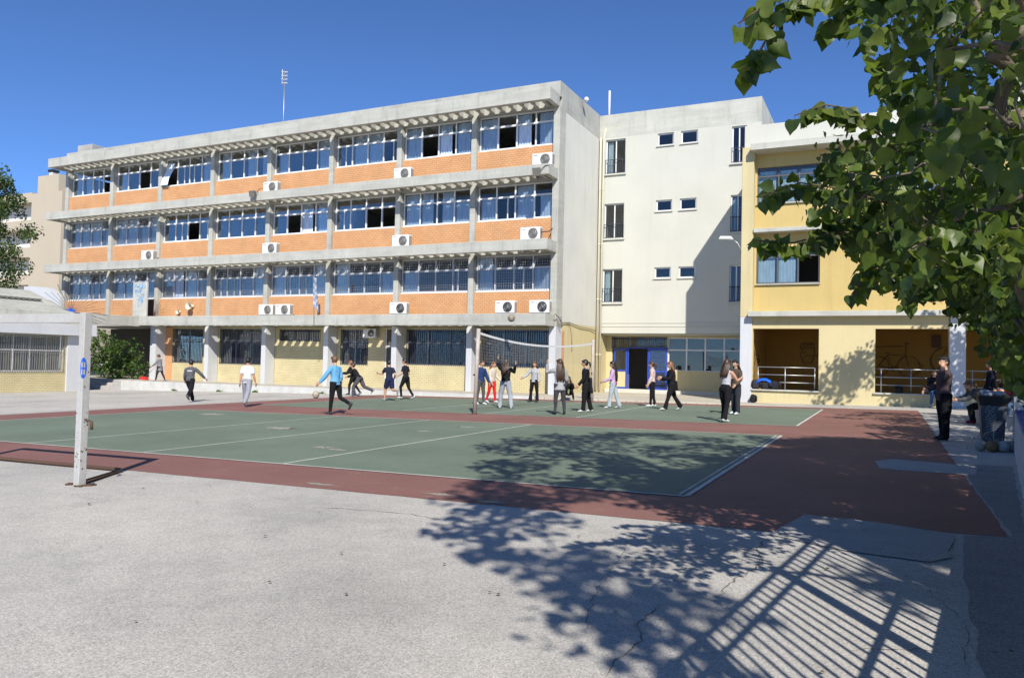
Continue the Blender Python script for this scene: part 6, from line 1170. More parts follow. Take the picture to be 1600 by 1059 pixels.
def loft(pts, radii, side, n=12):
    """closed tube with elliptical sections; side = lateral axis of the ellipse"""
    pts = [Vector(p) for p in pts]; vs = []; fs = []
    side = Vector(side)
    for i, p in enumerate(pts):
        d = (pts[min(i+1, len(pts)-1)]-pts[max(i-1, 0)]).normalized()
        a = (side-d*side.dot(d))
        a = a.normalized() if a.length > 1e-4 else d.orthogonal().normalized()
        b = d.cross(a); ra, rb = radii[i] if hasattr(radii[i], '__len__') else (radii[i],)*2
        for k in range(n): t = 2*math.pi*k/n; vs.append(p+a*math.cos(t)*ra+b*math.sin(t)*rb)
    m = len(pts)
    for i in range(m-1):
        for k in range(n): fs.append((i*n+k, i*n+(k+1) % n, (i+1)*n+(k+1) % n, (i+1)*n+k))
    c0 = len(vs); d0 = (pts[0]-pts[1]).normalized(); d1 = (pts[-1]-pts[-2]).normalized()
    r_0 = radii[0] if not hasattr(radii[0], '__len__') else min(radii[0]); r_1 = radii[-1] if not hasattr(radii[-1], '__len__') else min(radii[-1])
    vs += [pts[0]+d0*r_0*.5, pts[-1]+d1*r_1*.5]
    for k in range(n): fs.append((c0, (k+1) % n, k)); fs.append((c0+1, (m-1)*n+k, (m-1)*n+(k+1) % n))
    return vs, fs
def ellip(c, r, nu=16, nv=10, fn=None):
    vs = []; fs = []
    for j in range(nv+1):
        ph = math.pi*j/nv
        for i in range(nu):
            th = 2*math.pi*i/nu; v = Vector((r[0]*math.sin(ph)*math.cos(th), r[1]*math.sin(ph)*math.sin(th), r[2]*math.cos(ph)))
            if fn: v = fn(v)
            vs.append(Vector(c)+v)
    for j in range(nv):
        for i in range(nu): fs.append((j*nu+i, (j+1)*nu+i, (j+1)*nu+(i+1) % nu, j*nu+(i+1) % nu))
    return vs, fs
PEOPLE = []
def rx(v, a): return Vector((v.x, v.y*math.cos(a)-v.z*math.sin(a), v.y*math.sin(a)+v.z*math.cos(a)))
def rzv(v, a): return Vector((v.x*math.cos(a)-v.y*math.sin(a), v.x*math.sin(a)+v.y*math.cos(a), v.z))
def person(label, loc, heading, H=1.66, lean=0, legs=((0, 0, 4), (0, 0, 4)), feet=(0, 0), arms=((5, 10, 10, 0), (5, 10, 10, 0)), head=(0, 0), twist=0, build=1.0,
           top=(.1, .1, .12), topkind='tee', bottom=(.03, .03, .04), botkind='slim', shoes=(.6, .6, .6), hair=(.03, .02, .015), hairlen='short', skin=SKIN, hem=.0, seat=None, extra=None, inner=None, band=None, printf=None):
    """legs: (hip flex, knee flex, abduct) L,R; arms: (flex, abduct, elbow, inward) L,R; degrees; faces +Y before heading"""
    q = H; P = {}                                     # pieces: label -> list of (vs, fs)
    def add(l, g): P.setdefault(l, []).append(g)
    up = Vector((0, 0, 1)); pel = Vector((0, 0, 0)); L = R(lean)
    def T(v): return rzv(rx(v, -L), R(twist)*min(1, max(0, v.z/(.3*q))))      # torso-local to body, lean forward
    X = Vector((1, 0, 0))
    # ---- legs
    ankles = []; feetlow = []
    loose = {'slim': 1.0, 'loose': 1.28, 'flare': 1.08, 'shorts': 1.35}[botkind]
    for s, (hf, kf, ab), fp in ((-1, legs[0], feet[0]), (1, legs[1], feet[1])):
        hip = Vector((s*.052*q, 0, -.0*q)); a = R(hf); b = R(ab)
        d1 = Vector((s*math.sin(b), math.sin(a)*math.cos(b), -math.cos(a)*math.cos(b))).normalized(); kn = hip+d1*.245*q
        a2 = R(hf-kf); d2 = Vector((s*math.sin(b)*.6, math.sin(a2), -math.cos(a2))).normalized(); an = kn+d2*.235*q
        fpitch = R(fp); fd = Vector((s*.15, math.cos(fpitch), math.sin(fpitch))).normalized(); heel = an+Vector((0, 0, -.028*q))-fd*.028*q
        if fp: heel = an+d2*.028*q-fd*.02*q
        toe = heel+fd*.135*q
        tr = [.055*q*loose**.5, .051*q*loose, .041*q*loose, .034*q*loose] if botkind != 'shorts' else None
        if botkind == 'shorts':
            add('bottom', loft([hip+Vector((0, 0, .02*q)), hip+d1*.1*q, hip+d1*.2*q], [(.062*q, .066*q), (.062*q, .064*q), (.060*q, .062*q)], X))
            add('skin', loft([hip+d1*.12*q, kn, kn+d2*.07*q, an], [.045*q, .034*q, .033*q, .021*q], X))
        else:
            anr = {'slim': .027, 'loose': .043, 'flare': .047}[botkind]*q; cal = {'slim': .034, 'loose': .045, 'flare': .037}[botkind]*q
            add('bottom', loft([hip+Vector((0, 0, .03*q)), hip+d1*.07*q, hip+d1*.16*q, kn, kn+d2*.08*q, an-d2*.02*q, an+d2*.004*q], [(.060*q*build, .070*q*build), (.056*q*build, .064*q*build), .049*q*loose**.6*build, .039*q*loose**.8, cal, anr, anr*1.02], X))
        add('shoe', loft([heel+Vector((0, 0, .012*q)), heel+fd*.04*q+Vector((0, 0, .015*q)), heel+fd*.09*q+Vector((0, 0, .008*q)), toe], [(.023*q, .026*q), (.024*q, .028*q), (.027*q, .019*q), (.016*q, .011*q)], X))
        add('shoe' if botkind != 'shorts' else 'skin', loft([an+Vector((0, 0, .02*q)), heel+fd*.03*q+Vector((0, 0, .01*q))], [.022*q, .024*q], X))
        feetlow.append(min(heel.z-.014*q, toe.z-.008*q))
    # ---- pelvis and torso
    bw = build
    add('bottom', loft([T(Vector((0, 0, -.03*q))), T(Vector((0, -.004*q, .02*q))), T(Vector((0, 0, .075*q)))], [(.085*q*bw, .070*q*bw), (.094*q*bw, .072*q*bw), (.078*q*bw, .056*q*bw)], X, 16))
    th = {'tee': .006, 'tank': .0, 'sweat': .012, 'coat': .018, 'cardi': .014}[topkind]*q
    hz = -hem*q
    prof = [(hz+.012*q, .088 if hem < .06 else .098, .066 if hem < .06 else .078), (.045*q, .084, .06), (.10*q, .074, .055), (.17*q, .082, .062), (.235*q, .092, .063), (.285*q, .090, .052), (.31*q, .055, .04)]
    add('top', loft([T(Vector((0, .0+.006*q*math.sin(z_*8/q), z_))) for z_, a_, b_ in prof], [(a_*q*bw+th, b_*q*bw+th) for z_, a_, b_ in prof], X, 18))
    if inner: add('inner', loft([T(Vector((0, .022*q, z_))) for z_ in (.03*q, .15*q, .27*q)], [(.045*q, .055*q*bw+th), (.04*q, .056*q*bw+th), (.03*q, .035*q)], X))
    if band: add('band', loft([T(Vector((0, 0, hz+.004*q))), T(Vector((0, 0, hz+.028*q)))], [(.098*q*bw+th, .077*q*bw+th)]*2, X, 16))
    # ---- neck and head
    hb = T(Vector((0, .004*q, .315*q))); hy, hp_ = R(head[0]), R(head[1])
    def Hd(v):                                        # head-local to body
        return hb+rzv(rx(v, -hp_-L*.4), hy)
    add('skin', loft([T(Vector((0, -.004*q, .285*q))), Hd(Vector((0, .004*q, .03*q))), Hd(Vector((0, .01*q, .06*q)))], [(.034*q, .034*q), (.031*q, .033*q), (.032*q, .034*q)], X))
    def hf(v):
        z = v.z/(.066*q)
        if z < 0: v.x *= 1+.26*z; v.y *= 1+.10*z
        if v.y > 0 and z < -.2: v.y += .006*q*(-z)
        return v
    hc = Vector((0, .018*q, .098*q)); vs, fs = ellip((0, 0, 0), (.047*q, .058*q, .068*q), 18, 12, hf)
    add('skin', ([Hd(hc+v) for v in vs], fs))
    add('skin', loft([Hd(hc+Vector((0, .052*q, .008*q))), Hd(hc+Vector((0, .066*q, -.014*q))), Hd(hc+Vector((0, .056*q, -.020*q)))], [.006*q, .0095*q, .009*q], X, 8))
    for s in (-1, 1): add('skin', loft([Hd(hc+Vector((s*.046*q, -.002*q, .012*q))), Hd(hc+Vector((s*.052*q, -.008*q, -.004*q))), Hd(hc+Vector((s*.046*q, -.002*q, -.02*q)))], [.007*q, .009*q, .006*q], (0, 1, 0), 6))
    # ---- arms
    hands = []
    for s, (af, aa, ae, ai) in ((-1, arms[0]), (1, arms[1])):
        sh_ = T(Vector((s*.098*q*bw**.5, 0, .278*q))); a = R(af)-L*0; b = R(aa)
        def U(v): return rzv(v, R(twist))
        u = U(Vector((s*math.sin(b), math.sin(a)*math.cos(b), -math.cos(a)*math.cos(b)))).normalized(); el = sh_+u*.172*q
        a2 = a+R(ae); f = U(Vector((s*(math.sin(b)-math.sin(R(ai))), math.sin(a2), -math.cos(a2)))).normalized(); wr = el+f*.150*q
        st = {'tee': .006, 'tank': 0, 'sweat': .011, 'coat': .015, 'cardi': .012}[topkind]*q
        if topkind == 'tank': add('skin', loft([sh_+Vector((-s*.01*q, 0, .0)), sh_+u*.07*q, el, el+f*.06*q, wr], [.034*q, .030*q, .024*q, .023*q, .015*q], X))
        elif topkind == 'tee':
            add('top', loft([sh_+Vector((-s*.012*q, 0, .006*q)), sh_+u*.05*q, sh_+u*.115*q], [.042*q, .039*q, .038*q], X)); add('skin', loft([sh_+u*.08*q, el, el+f*.06*q, wr], [.028*q, .024*q, .023*q, .015*q], X))
        else: add('top', loft([sh_+Vector((-s*.012*q, 0, .004*q)), sh_+u*.06*q, el, el+f*.07*q, wr-f*.004*q], [.036*q+st*.7, .031*q+st, .027*q+st, .025*q+st, .019*q+st*.8], X))
        hands.append((s, wr, f, el))
    # ---- lift so the lowest foot stands on the ground, or the seat on its bench
    lift = -min(feetlow) if seat is None else seat+.075*q
    PEOPLE.append(dict(P=P, hands=hands, lift=lift, loc=loc, heading=heading, label=label, q=q, Hd=Hd, hc=hc, hair=hair, hairlen=hairlen, T=T, extra=extra, printf=printf,
        mats={'skin': cmat(skin, 'skin'), 'top': cmat(top), 'bottom': cmat(bottom), 'shoe': cmat(shoes, 'shoe'), 'inner': cmat(inner or top), 'band': cmat(band or top), 'print': cmat((.55, .55, .55))}, loose=(topkind in ('coat', 'cardi', 'sweat'))))
def finish_people():
    order = ['skin', 'top', 'bottom', 'shoe', 'inner', 'band', 'print']; tmp = []
    for p in PEOPLE:
        mb = MB()
        for l in p['P']:
            for vs, fs in p['P'][l]: mb.add(vs, fs)
        me = mb.mesh('tmp', []); o = bpy.data.objects.new('tmp', me); COL.objects.link(o)
        md = o.modifiers.new('r', 'REMESH'); md.mode = 'VOXEL'; md.voxel_size = .014
        sm = o.modifiers.new('s', 'SMOOTH'); sm.factor = .5; sm.iterations = 3
        tmp.append(o)
    dg = bpy.context.evaluated_depsgraph_get()
    for p, o in zip(PEOPLE, tmp):
        me = bpy.data.meshes.new_from_object(o.evaluated_get(dg)); me.name = 'person'
        vv = []; ff = []; fl = []
        for l in p['P']:
            for vs, fs in p['P'][l]:
                b = len(vv); vv += vs; ff += [tuple(i+b for i in f) for f in fs]; fl += [l]*len(fs)
        bv = BVHTree.FromPolygons(vv, ff)
        me.materials.clear()
        for l in order: me.materials.append(p['mats'][l])
        idx = []
        for f in me.polygons:
            c = f.center; hit = bv.find_nearest(c, .2); l = fl[hit[2]] if hit[2] is not None else 'top'
            if p['printf'] and l == 'top' and p['printf'](c/p['q']): l = 'print'
            idx.append(order.index(l))
        me.polygons.foreach_set('material_index', idx); me.polygons.foreach_set('use_smooth', [True]*len(idx))
        # cloth folds
        isc = [False]*len(me.vertices)
        for f, i in zip(me.polygons, idx):
            if i in (1, 2, 4, 5):
                for v in f.vertices: isc[v] = True
        seed = Vector((p['loc'][0]*3.1, p['loc'][1]*1.7, 0))
        nvt = len(me.vertices); co = np.empty(nvt*3); me.vertices.foreach_get('co', co); co = co.reshape(-1, 3); nr = np.empty(nvt*3); me.vertex_normals.foreach_get('vector', nr); nr = nr.reshape(-1, 3)
        amp = .011 if p['loose'] else .007
        for i in range(nvt):
            if isc[i]:
                c = co[i]; k = noise.noise((c[0]*9+seed.x, c[1]*9+seed.y, c[2]*5))+.5*noise.noise((c[0]*22+seed.x, c[1]*22+seed.y, c[2]*14)); co[i] += nr[i]*(k*amp)
        me.vertices.foreach_set('co', co.ravel())
        bm = bmesh.new(); bm.from_mesh(me); base = len(me.materials)
        # hands: palm, four fingers of different lengths and a thumb, slightly curled
        q = p['q']
        hm = MB()
        for s, wr, f, el in p['hands']:
            inw = Vector((-s, 0, 0)); inw = (inw-f*inw.dot(f)).normalized(); fr_ = f.cross(inw)*(-s) if False else inw.cross(f).normalized()
            if fr_.y < 0: fr_ = -fr_
            hm.add(*loft([wr-f*.012, wr+f*.03*q/1.7*1.7*.6, wr+f*.052*q], [(.017*q, .012*q), (.024*q, .012*q), (.024*q, .010*q)], fr_, 10))
            for k, ln in enumerate((.040, .045, .042, .033)):
                b0 = wr+f*.050*q+fr_*(.018-.012*k)*q; p1 = b0+(f*.9+inw*.25).normalized()*ln*.5*q; p2 = p1+(f*.7+inw*.65).normalized()*ln*.5*q
                hm.add(*loft([b0, p1, p2], [.0058*q, .0054*q, .0042*q], fr_, 6))
            b0 = wr+f*.018*q+fr_*.02*q; p1 = b0+(f*.6+fr_*.75).normalized()*.022*q; p2 = p1+(f*.9+fr_*.3+inw*.2).normalized()*.02*q
            hm.add(*loft([b0, p1, p2], [.0075*q, .0065*q, .005*q], fr_, 6))
        # eyes, brows and mouth
        Hd, hc = p['Hd'], p['hc']; em = MB()
        for s in (-1, 1):
            em.add(*ellip(Hd(hc+Vector((s*.019*q, .0515*q, .004*q))), (.0055*q, .004*q, .0028*q), 8, 6))
            em.add(*loft([Hd(hc+Vector((s*.010*q, .056*q, .016*q))), Hd(hc+Vector((s*.028*q, .050*q, .017*q)))], [.0018*q]*2, (0, 0, 1), 5))
        lm = MB(); lm.add(*loft([Hd(hc+Vector((-.014*q, .055*q, -.037*q))), Hd(hc+Vector((0, .0595*q, -.037*q))), Hd(hc+Vector((.014*q, .055*q, -.037*q)))], [.0028*q, .004*q, .0028*q], (0, 0, 1), 6))
        me.materials.append(cmat((.02, .015, .012), 'hair')); me.materials.append(cmat((.40, .16, .13), 'skin'))
        for m_, mi in ((hm, 0), (em, base), (lm, base+1)):
            nv = [bm.verts.new(v) for v in m_.v]
            for f in m_.f:
                try: fc = bm.faces.new([nv[i] for i in f]); fc.material_index = mi; fc.smooth = True
                except ValueError: pass
        for v in bm.verts: v.co.z += p['lift']
        bm.to_mesh(me); bm.free(); me.update()
        ob = put('person', me, None, p['loc']); ob.rotation_euler = (0, 0, R(p['heading']-90)); tag(ob, p['label'], 'person', 'students in the school yard')
        WO[ob.name] = Vector((0, 0, 0))
        # hair
        hb = MB(); hs = random.Random(int(abs(p['loc'][0]*100)))
        vs, fs = ellip((0, 0, 0), (.054*q, .066*q, .073*q), 22, 14)
        vs = [v+Vector((0, -.006*q, .006*q)) for v in vs]
        keep = []
        for f in fs:
            c = sum((vs[i] for i in f), Vector())/4
            lim = (.034*q if c.y > .03*q else (.0 if c.y > .0 else (-.045*q if c.y < -.02*q else -.02*q)))
            if c.z > lim: keep.append(f)
        def bumpy(v): return v*(1+.07*noise.noise(v*(28/q)*.6+Vector((hs.random()*0+p['loc'][0], 0, 0))))
        hb.add([Hd(hc+bumpy(v)) for v in vs], keep, 0, True)
        # fringe tufts so the hairline is uneven
        for k in range(12):
            a = R(20+140*k/11); b0 = hc+Vector((.053*q*math.cos(a), .058*q*math.sin(a)-.004*q, .040*q)); e = b0+Vector((.004*q*math.cos(a), .006*q, -.012*q*hs.uniform(.3, 1.2)))
            if math.sin(a) > .3 or p['hairlen'] != 'short': hb.add(*loft([Hd(b0+Vector((0, -.004*q, .012*q))), Hd(b0), Hd(e)], [.010*q, .010*q, .003*q], X3, 6), 0, True)
        T = p['T']
        if p['hairlen'] in ('long', 'mid'):
            ln = .30 if p['hairlen'] == 'long' else .19
            top_ = hc+Vector((0, -.045*q, .02*q))
            for k in range(9):
                o_ = (k-4)/4; st = Hd(top_+Vector((o_*.042*q, .022*q*abs(o_), -.004*q))); zend = .37*q-ln*q+hs.uniform(-.02, .02)*q
                m1 = T(Vector((o_*.062*q, -.062*q+.022*q*abs(o_), .30*q))); e = T(Vector((o_*.062*q+hs.uniform(-.008, .008)*q, -.082*q+.02*q*abs(o_), zend)))
                m2 = (m1+e)/2+Vector((hs.uniform(-.006, .006)*q, -.008*q, 0))
                hb.add(*loft([st, Hd(hc+Vector((o_*.056*q, -.058*q+.03*q*abs(o_), -.045*q))), m1, m2, e], [.019*q, .021*q, .020*q, .017*q, .006*q], X3, 8), 0, True)
        if p['hairlen'] == 'tail':
            b0 = hc+Vector((0, -.062*q, .02*q)); hb.add(*loft([Hd(b0), Hd(b0+Vector((0, -.03*q, .0))), Hd(b0+Vector((0, -.042*q, -.05*q))), Hd(b0+Vector((.004*q, -.036*q, -.12*q)))], [.014*q, .02*q, .018*q, .006*q], X3, 8), 0, True)
        hb.v = [(v[0], v[1], v[2]+p['lift']) for v in hb.v]
        hob = put('hair', hb.mesh('hair', cmat(p['hair'], 'hair')), None); hob.parent = ob; hob.location = (0, 0, 0)
        if p['extra']: p['extra'](p, ob)
    for o in tmp:
        m_ = o.data; bpy.data.objects.remove(o); bpy.data.meshes.remove(m_)
X3 = Vector((1, 0, 0))
def child(mb, name, mat, ob, lift):
    mb.v = [(v[0], v[1], v[2]+lift) for v in mb.v]; o = put(name, mb.mesh(name, mat), None); o.parent = ob; o.location = (0, 0, 0); return o
def gl(x, y): return (x, y, groundz(x, y)+.012)
BRN = (.05, .026, .014); BLK = (.014, .011, .010); GNG = (.20, .075, .025); LBR = (.13, .07, .035)
blk = (.012, .012, .014)
# sweeping woman on the pavement
person('woman in a long grey cardigan sweeping the pavement beside the pillar', (-39.55, 33.1, walkz(-39.5)), 200, 1.62, 4, ((16, 6, 3), (-16, 10, 3)), (0, -12), ((34, 8, 18, 10), (28, 6, 25, 12)), (0, 10), 0, 1.06, (.22, .22, .225), 'cardi', (.03, .028, .03), 'slim', (.3, .3, .3), BRN, 'short', hem=.14)
person('boy in grey hoodie and black trousers striding away, arm out to the right', gl(-24.3, 21.75), 118, 1.66, 3, ((24, 8, -9), (-26, 30, 2)), (8, -40), ((14, 14, 25, 0), (20, 42, 12, 0)), (0, 0), 0, 1.08, (.10, .105, .115), 'sweat', blk, 'loose', (.12, .12, .12), BLK, 'short', hem=.02, printf=lambda c: abs(c.x) < .058 and .215 < c.z < .24 and c.y < -.03)
person('boy in white T-shirt and grey tracksuit trousers walking away', gl(-19.85, 20.2), 112, 1.70, 2, ((18, 6, 3), (-20, 22, 2)), (6, -38), ((-4, 10, 8, 0), (8, 8, 12, 0)), (0, 0), 0, .97, (.72, .73, .76), 'tee', (.30, .31, .35), 'loose', (.3, .3, .3), BLK, 'short', hem=.05, printf=lambda c: abs(c.x-.012) < .035 and .20 < c.z < .25 and c.y < -.03 and noise.noise(c*90) > -.1)
person('boy in light blue sweatshirt and black tracksuit walking left', gl(-14.7, 18.5), 176, 1.72, 4, ((6, 2, 3), (-14, 52, 3)), (0, -55), ((26, 20, 12, 0), (-10, 8, 24, 0)), (-20, 4), 0, .96, (.14, .38, .62), 'sweat', blk, 'slim', (.06, .06, .06), LBR, 'short', hem=.03)
person('boy in black with reddish hair running behind another boy', gl(-22.95, 30.2), 200, 1.68, 12, ((22, 22, 2), (-12, 25, 2)), (4, -30), ((30, 10, 50, 0), (-14, 10, 40, 0)), (0, 0), 0, .97, blk, 'sweat', blk, 'slim', (.2, .2, .2), GNG, 'short')
person('boy in black jacket and grey trousers lunging forward to the left', gl(-21.75, 29.1), 202, 1.70, 36, ((36, 34, 3), (-28, 42, 3)), (4, -50), ((62, 12, 25, 0), (30, 14, 45, 0)), (0, -14), 0, 1.0, (.016, .016, .018), 'sweat', (.08, .08, .09), 'loose', (.3, .3, .3), BRN, 'short')
person('boy in navy T-shirt and shorts running away with one heel up', gl(-18.25, 26.4), 150, 1.68, 8, ((20, 14, 2), (-10, 78, 3)), (4, -70), ((30, 14, 70, 0), (-26, 12, 80, 0)), (0, 0), 0, 1.0, (.022, .026, .045), 'tee', (.018, .022, .065), 'shorts', (.35, .35, .36), BLK, 'short', hem=.03)
person('boy in black T-shirt and black trousers jogging left near the pillar', gl(-18.35, 27.75), 186, 1.72, 4, ((26, 34, 3), (-12, 22, 3)), (2, -30), ((10, 12, 50, 0), (-12, 12, 60, 0)), (15, 0), 0, .97, (.02, .02, .026), 'tee', blk, 'slim', (.55, .55, .55), BLK, 'short', hem=.02)
person('girl in navy sweater and grey leggings standing behind the net post', gl(-13.8, 25.95), 330, 1.66, 0, ((4, 4, 3), (-4, 2, 3)), (0, 0), ((12, 12, 12, 0), (6, 14, 14, 0)), (20, 0), 0, .95, (.022, .045, .13), 'sweat', (.085, .085, .09), 'slim', (.7, .7, .7), BRN, 'tail')
person('red-haired girl in bright red trousers and cream top', gl(-14.1, 27.45), 350, 1.62, 3, ((10, 6, 2), (-10, 8, 2)), (0, -10), ((16, 8, 30, 0), (8, 10, 20, 0)), (0, 0), 0, .95, (.58, .50, .42), 'sweat', (.62, .02, .025), 'slim', (.6, .6, .6), GNG, 'long')
person('girl in black top and pale grey joggers with raised hands waiting for the ball', gl(-11.9, 24.2), 112, 1.70, 4, ((10, 12, 9), (4, 10, 11)), (0, 0), ((110, 18, 75, 10), (70, 20, 105, 10)), (0, -12), 0, 1.04, (.014, .014, .016), 'sweat', (.36, .38, .42), 'loose', (.72, .72, .72), BRN, 'mid', hem=.01)
person('girl in grey striped jumper and black flared trousers facing the yard', gl(-12.95, 29.0), 268, 1.64, 0, ((3, 2, 6), (5, 4, 6)), (0, 0), ((8, 12, 14, 0), (30, 26, 30, 0)), (10, 0), 0, .97, (.28, .28, .29), 'sweat', blk, 'flare', (.05, .05, .05), BRN, 'long', hem=.03, printf=lambda c: (c.z*42) % 1 < .42)
person('girl in pale grey cardigan with very long brown hair, hand on her head', gl(-9.0, 22.05), 126, 1.68, 0, ((3, 2, 3), (5, 8, 7)), (0, 0), ((72, 44, 124, 40), (10, 14, 40, 10)), (20, 0), 0, .98, (.34, .35, .36), 'cardi', (.055, .055, .06), 'slim', (.02, .02, .02), BRN, 'long', hem=.09)
def sunglasses(p, ob):
    q = p['q']; Hd, hc = p['Hd'], p['hc']; mb = MB()
    for s in (-1, 1): mb.add(*ellip(Hd(hc+Vector((s*.02*q, .058*q, .006*q))), (.015*q, .006*q, .011*q), 10, 6), 0, True)
    mb.add(*loft([Hd(hc+Vector((-.048*q, .02*q, .01*q))), Hd(hc+Vector((-.036*q, .055*q, .01*q))), Hd(hc+Vector((.036*q, .055*q, .01*q))), Hd(hc+Vector((.048*q, .02*q, .01*q)))], [.003*q]*4, (0, 0, 1), 5)); child(mb, 'sunglasses', M['black'], ob, p['lift'])
person('crouching girl in sunglasses with a pale green vest', gl(-12.3, 31.2), 285, 1.64, 26, ((112, 138, 12), (104, 136, 12)), (0, 0), ((52, 14, 95, 20), (60, 8, 40, 15)), (0, -10), 0, .98, (.02, .02, .022), 'sweat', (.02, .02, .022), 'slim', (.06, .06, .06), BRN, 'mid', inner=(.42, .50, .26), extra=sunglasses)
def coatbag(p, ob):
    q = p['q']; T = p['T']; mb = MB(); vs = []; fs = []; K = 9
    for j in range(8):
        for i in range(K):
            z = .14*q-.30*q*j/7; x = -.02*q+(i/(K-1)-.5)*.15*q*(1+.25*j/7); vs.append(T(Vector((x, -.085*q-.022*q*math.sin(i*1.7+j*.4)-.02*q*j/7, z))))
    n_ = len(vs); vs += [v+Vector((0, .03*q, 0)) for v in vs]
    for j in range(7):
        for i in range(K-1): a = j*K+i; fs.append((a, a+1, a+K+1, a+K)); fs.append((n_+a, n_+a+K, n_+a+K+1, n_+a+1))
    for i in range(K-1): fs.append((i, n_+i, n_+i+1, i+1)); fs.append((7*K+i, 7*K+i+1, n_+7*K+i+1, n_+7*K+i))
    for j in range(7): fs.append((j*K, j*K+K, n_+j*K+K, n_+j*K)); fs.append((j*K+K-1, n_+j*K+K-1, n_+j*K+2*K-1, j*K+2*K-1))
    mb.add(vs, fs, 0, True); child(mb, 'hanging_coat', cmat((.016, .016, .018)), ob, p['lift'])
def scarf(p, ob):
    coatbag(p, ob); q = p['q']; T = p['T']; mb = MB()
    mb.add(*loft([T(Vector((.055*q*math.cos(a), .052*q*math.sin(a), .300*q+.008*q*math.sin(2*a)))) for a in [2*math.pi*i/14 for i in range(15)]], [.022*q]*15, (0, 0, 1), 8), 0, True); child(mb, 'scarf', cmat((.26, .27, .29)), ob, p['lift'])
person('girl all in black with grey scarf and coat hanging at her back, facing left', gl(-8.75, 23.7), 196, 1.68, 2, ((8, 6, 3), (-8, 8, 3)), (0, -6), ((10, 8, 30, 0), (-6, 10, 30, 0)), (0, 0), 0, 1.08, blk, 'sweat', blk, 'loose', (.62, .62, .62), BLK, 'tail', hem=.05, extra=scarf)
person('girl in lilac hoodie and pale jeans with long dark hair facing left', gl(-8.7, 26.3), 192, 1.66, 0, ((10, 2, 3), (-14, 4, 3)), (0, -8), ((16, 8, 50, 5), (4, 8, 12, 0)), (0, 0), 0, .95, (.50, .34, .52), 'sweat', (.36, .42, .46), 'flare', (.6, .6, .6), BLK, 'long', band=(.38, .05, .28))
person('girl in pink jacket and black trousers standing before the blue door', gl(-7.85, 28.3), 196, 1.66, 0, ((5, 2, 2), (-6, 2, 2)), (0, 0), ((10, 6, 14, 0), (2, 8, 10, 0)), (0, 0), 0, .93, (.58, .42, .38), 'sweat', blk, 'slim', (.7, .7, .7), BRN, 'tail', printf=lambda c: noise.noise(c*22) > .3)
def openjacket(p, ob):
    q = p['q']; T = p['T']; mb = MB()
    for s in (-1, 1):
        vs = []; fs = []
        for j in range(6):
            for i in range(5): a = R(200+s*0) ; x = s*(.06+.018*i)*q; vs.append(T(Vector((x, (.06-.035*i-.05*(j/5)*(1 if s > 0 else .3))*q, .1*q-.20*q*j/5))))
        fs = [(j*5+i, j*5+i+1, (j+1)*5+i+1, (j+1)*5+i) for j in range(5) for i in range(4)]; mb.add(vs, fs, 0, True)
    child(mb, 'open_jacket', cmat(blk), ob, p['lift'])
person('girl with long ginger hair in open black jacket walking left', gl(-6.6, 26.2), 212, 1.68, 2, ((20, 4, 3), (-22, 12, 3)), (6, -20), ((30, 14, 70, 25), (16, 16, 80, 30)), (-10, 0), 0, 1.1, blk, 'sweat', blk, 'flare', (.5, .5, .5), GNG, 'long', inner=(.06, .06, .065), hem=.02, extra=openjacket)
person('girl in pale grey vest top and black trousers seen from behind at the right', gl(-3.95, 21.6), 62, 1.70, 2, ((10, 6, 4), (-12, 8, 4)), (0, -8), ((40, 10, 70, 20), (36, 12, 70, 25)), (10, 0), 0, 1.05, (.46, .47, .50), 'tank', blk, 'flare', (.75, .75, .75), BRN, 'mid', hem=.01)
person('girl in dark brown top half hidden behind the girl in the vest top', gl(-4.3, 25.2), 240, 1.70, 0, ((4, 2, 3), (-4, 4, 3)), (0, 0), ((14, 10, 40, 10), (10, 10, 30, 0)), (0, 0), 0, 1.0, (.09, .066, .05), 'sweat', (.03, .034, .04), 'loose', (.7, .7, .7), BLK, 'mid')
person('boy in checked dark shirt shading his eyes with a raised arm', gl(1.07, 18.6), 205, 1.73, -2, ((3, 2, 3), (-3, 2, 3)), (0, 0), ((64, 26, 126, 34), (-22, 34, 80, 10)), (8, -4), 0, 1.08, (.075, .055, .058), 'sweat', (.011, .011, .013), 'loose', (.02, .02, .02), BLK, 'short', hem=.05, printf=None)
person('seated girl in black top and blue jeans with folded arms on the loggia sill', (1.62, 34.1, .05), 278, 1.64, 4, ((78, 74, 6), (70, 80, 6)), (0, 0), ((30, 8, 80, 60), (30, 8, 85, 60)), (10, 0), 0, 1.06, (.014, .014, .016), 'sweat', (.05, .11, .24), 'slim', (.5, .5, .5), BRN, 'mid', seat=.60)
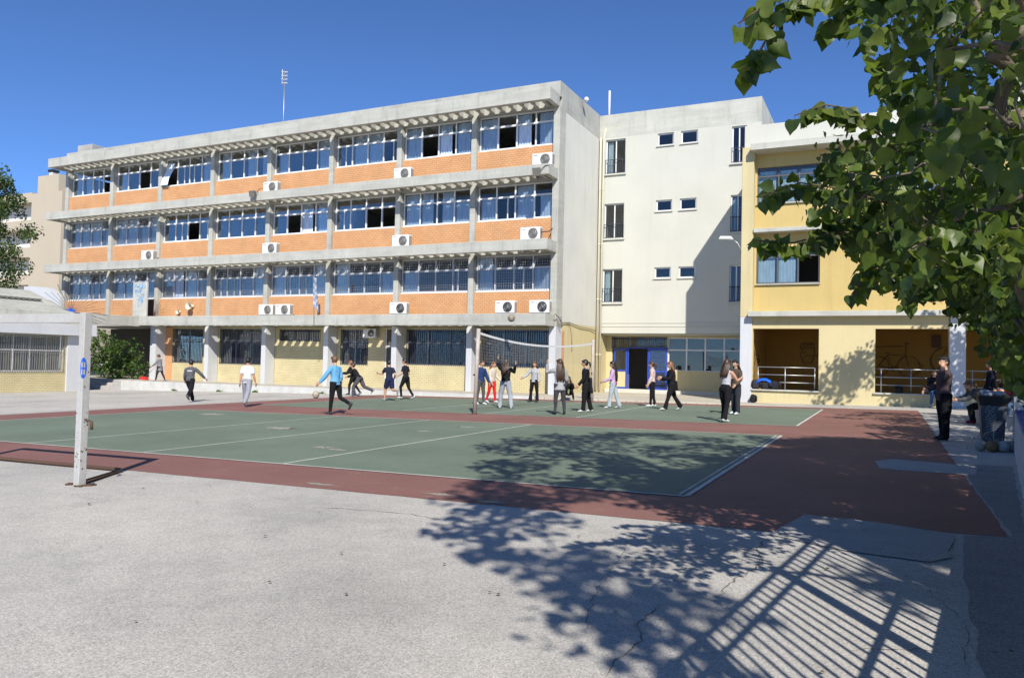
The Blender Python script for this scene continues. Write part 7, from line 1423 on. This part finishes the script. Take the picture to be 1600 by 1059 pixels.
person('girl in grey hooded top bent forward on the shaded ledge, face turned left', (2.42, 24.6, .11), 190, 1.62, 42, ((82, 86, 5), (74, 92, 5)), (0, 0), ((46, 8, 35, 14), (50, 8, 30, 14)), (0, 8), 0, 1.0, (.085, .085, .085), 'sweat', blk, 'loose', (.20, .02, .05), LBR, 'tail', seat=.42)
person('student in dark navy standing in the shade beside the seated group', (2.75, 26.6, .12), 160, 1.74, 0, ((4, 2, 3), (-4, 2, 3)), (0, 0), ((8, 8, 14, 0), (8, 8, 14, 0)), (0, 0), 0, 1.05, (.012, .014, .022), 'sweat', (.012, .013, .018), 'loose', (.03, .03, .03), BLK, 'short')
person('girl in maroon jacket seated in the shade behind the bin', (3.0, 23.1, .11), 210, 1.62, 14, ((80, 84, 5), (76, 84, 5)), (0, 0), ((46, 8, 60, 25), (46, 8, 60, 25)), (0, 6), 0, 1.02, (.11, .012, .03), 'sweat', (.08, .13, .2), 'slim', (.3, .3, .3), BLK, 'mid', seat=.52)
person('girl with reddish hair leaning over the seated group in the shade', (3.15, 25.2, .11), 240, 1.64, 20, ((30, 20, 5), (20, 16, 5)), (0, 0), ((50, 8, 60, 25), (40, 8, 80, 25)), (0, 0), 0, 1.0, (.05, .03, .03), 'sweat', (.03, .03, .04), 'slim', (.1, .1, .1), GNG, 'mid')
finish_people()
# the sweeper's red broom
Br = empty('broom', (-40.35, 32.75, walkz(-40)), 'red broom with long handle held by the sweeping woman', 'broom')
MB().tube([(-39.62, 32.95, .86), (-40.38, 32.75, .10)], .016, 6).build('handle', M['steel'], Br)
mb = MB(); mb.add([(-40.75, 32.62, -.02), (-40.15, 32.62, -.06), (-40.15, 32.86, -.06), (-40.75, 32.86, -.02), (-40.62, 32.68, .16), (-40.22, 32.68, .12), (-40.22, 32.8, .12), (-40.62, 32.8, .16)], [(0, 3, 2, 1), (4, 5, 6, 7), (0, 1, 5, 4), (1, 2, 6, 5), (2, 3, 7, 6), (3, 0, 4, 7)]); M['redpl'] = plain('red_plastic', (.55, .03, .025), .5); mb.build('brush_head', M['redpl'], Br)
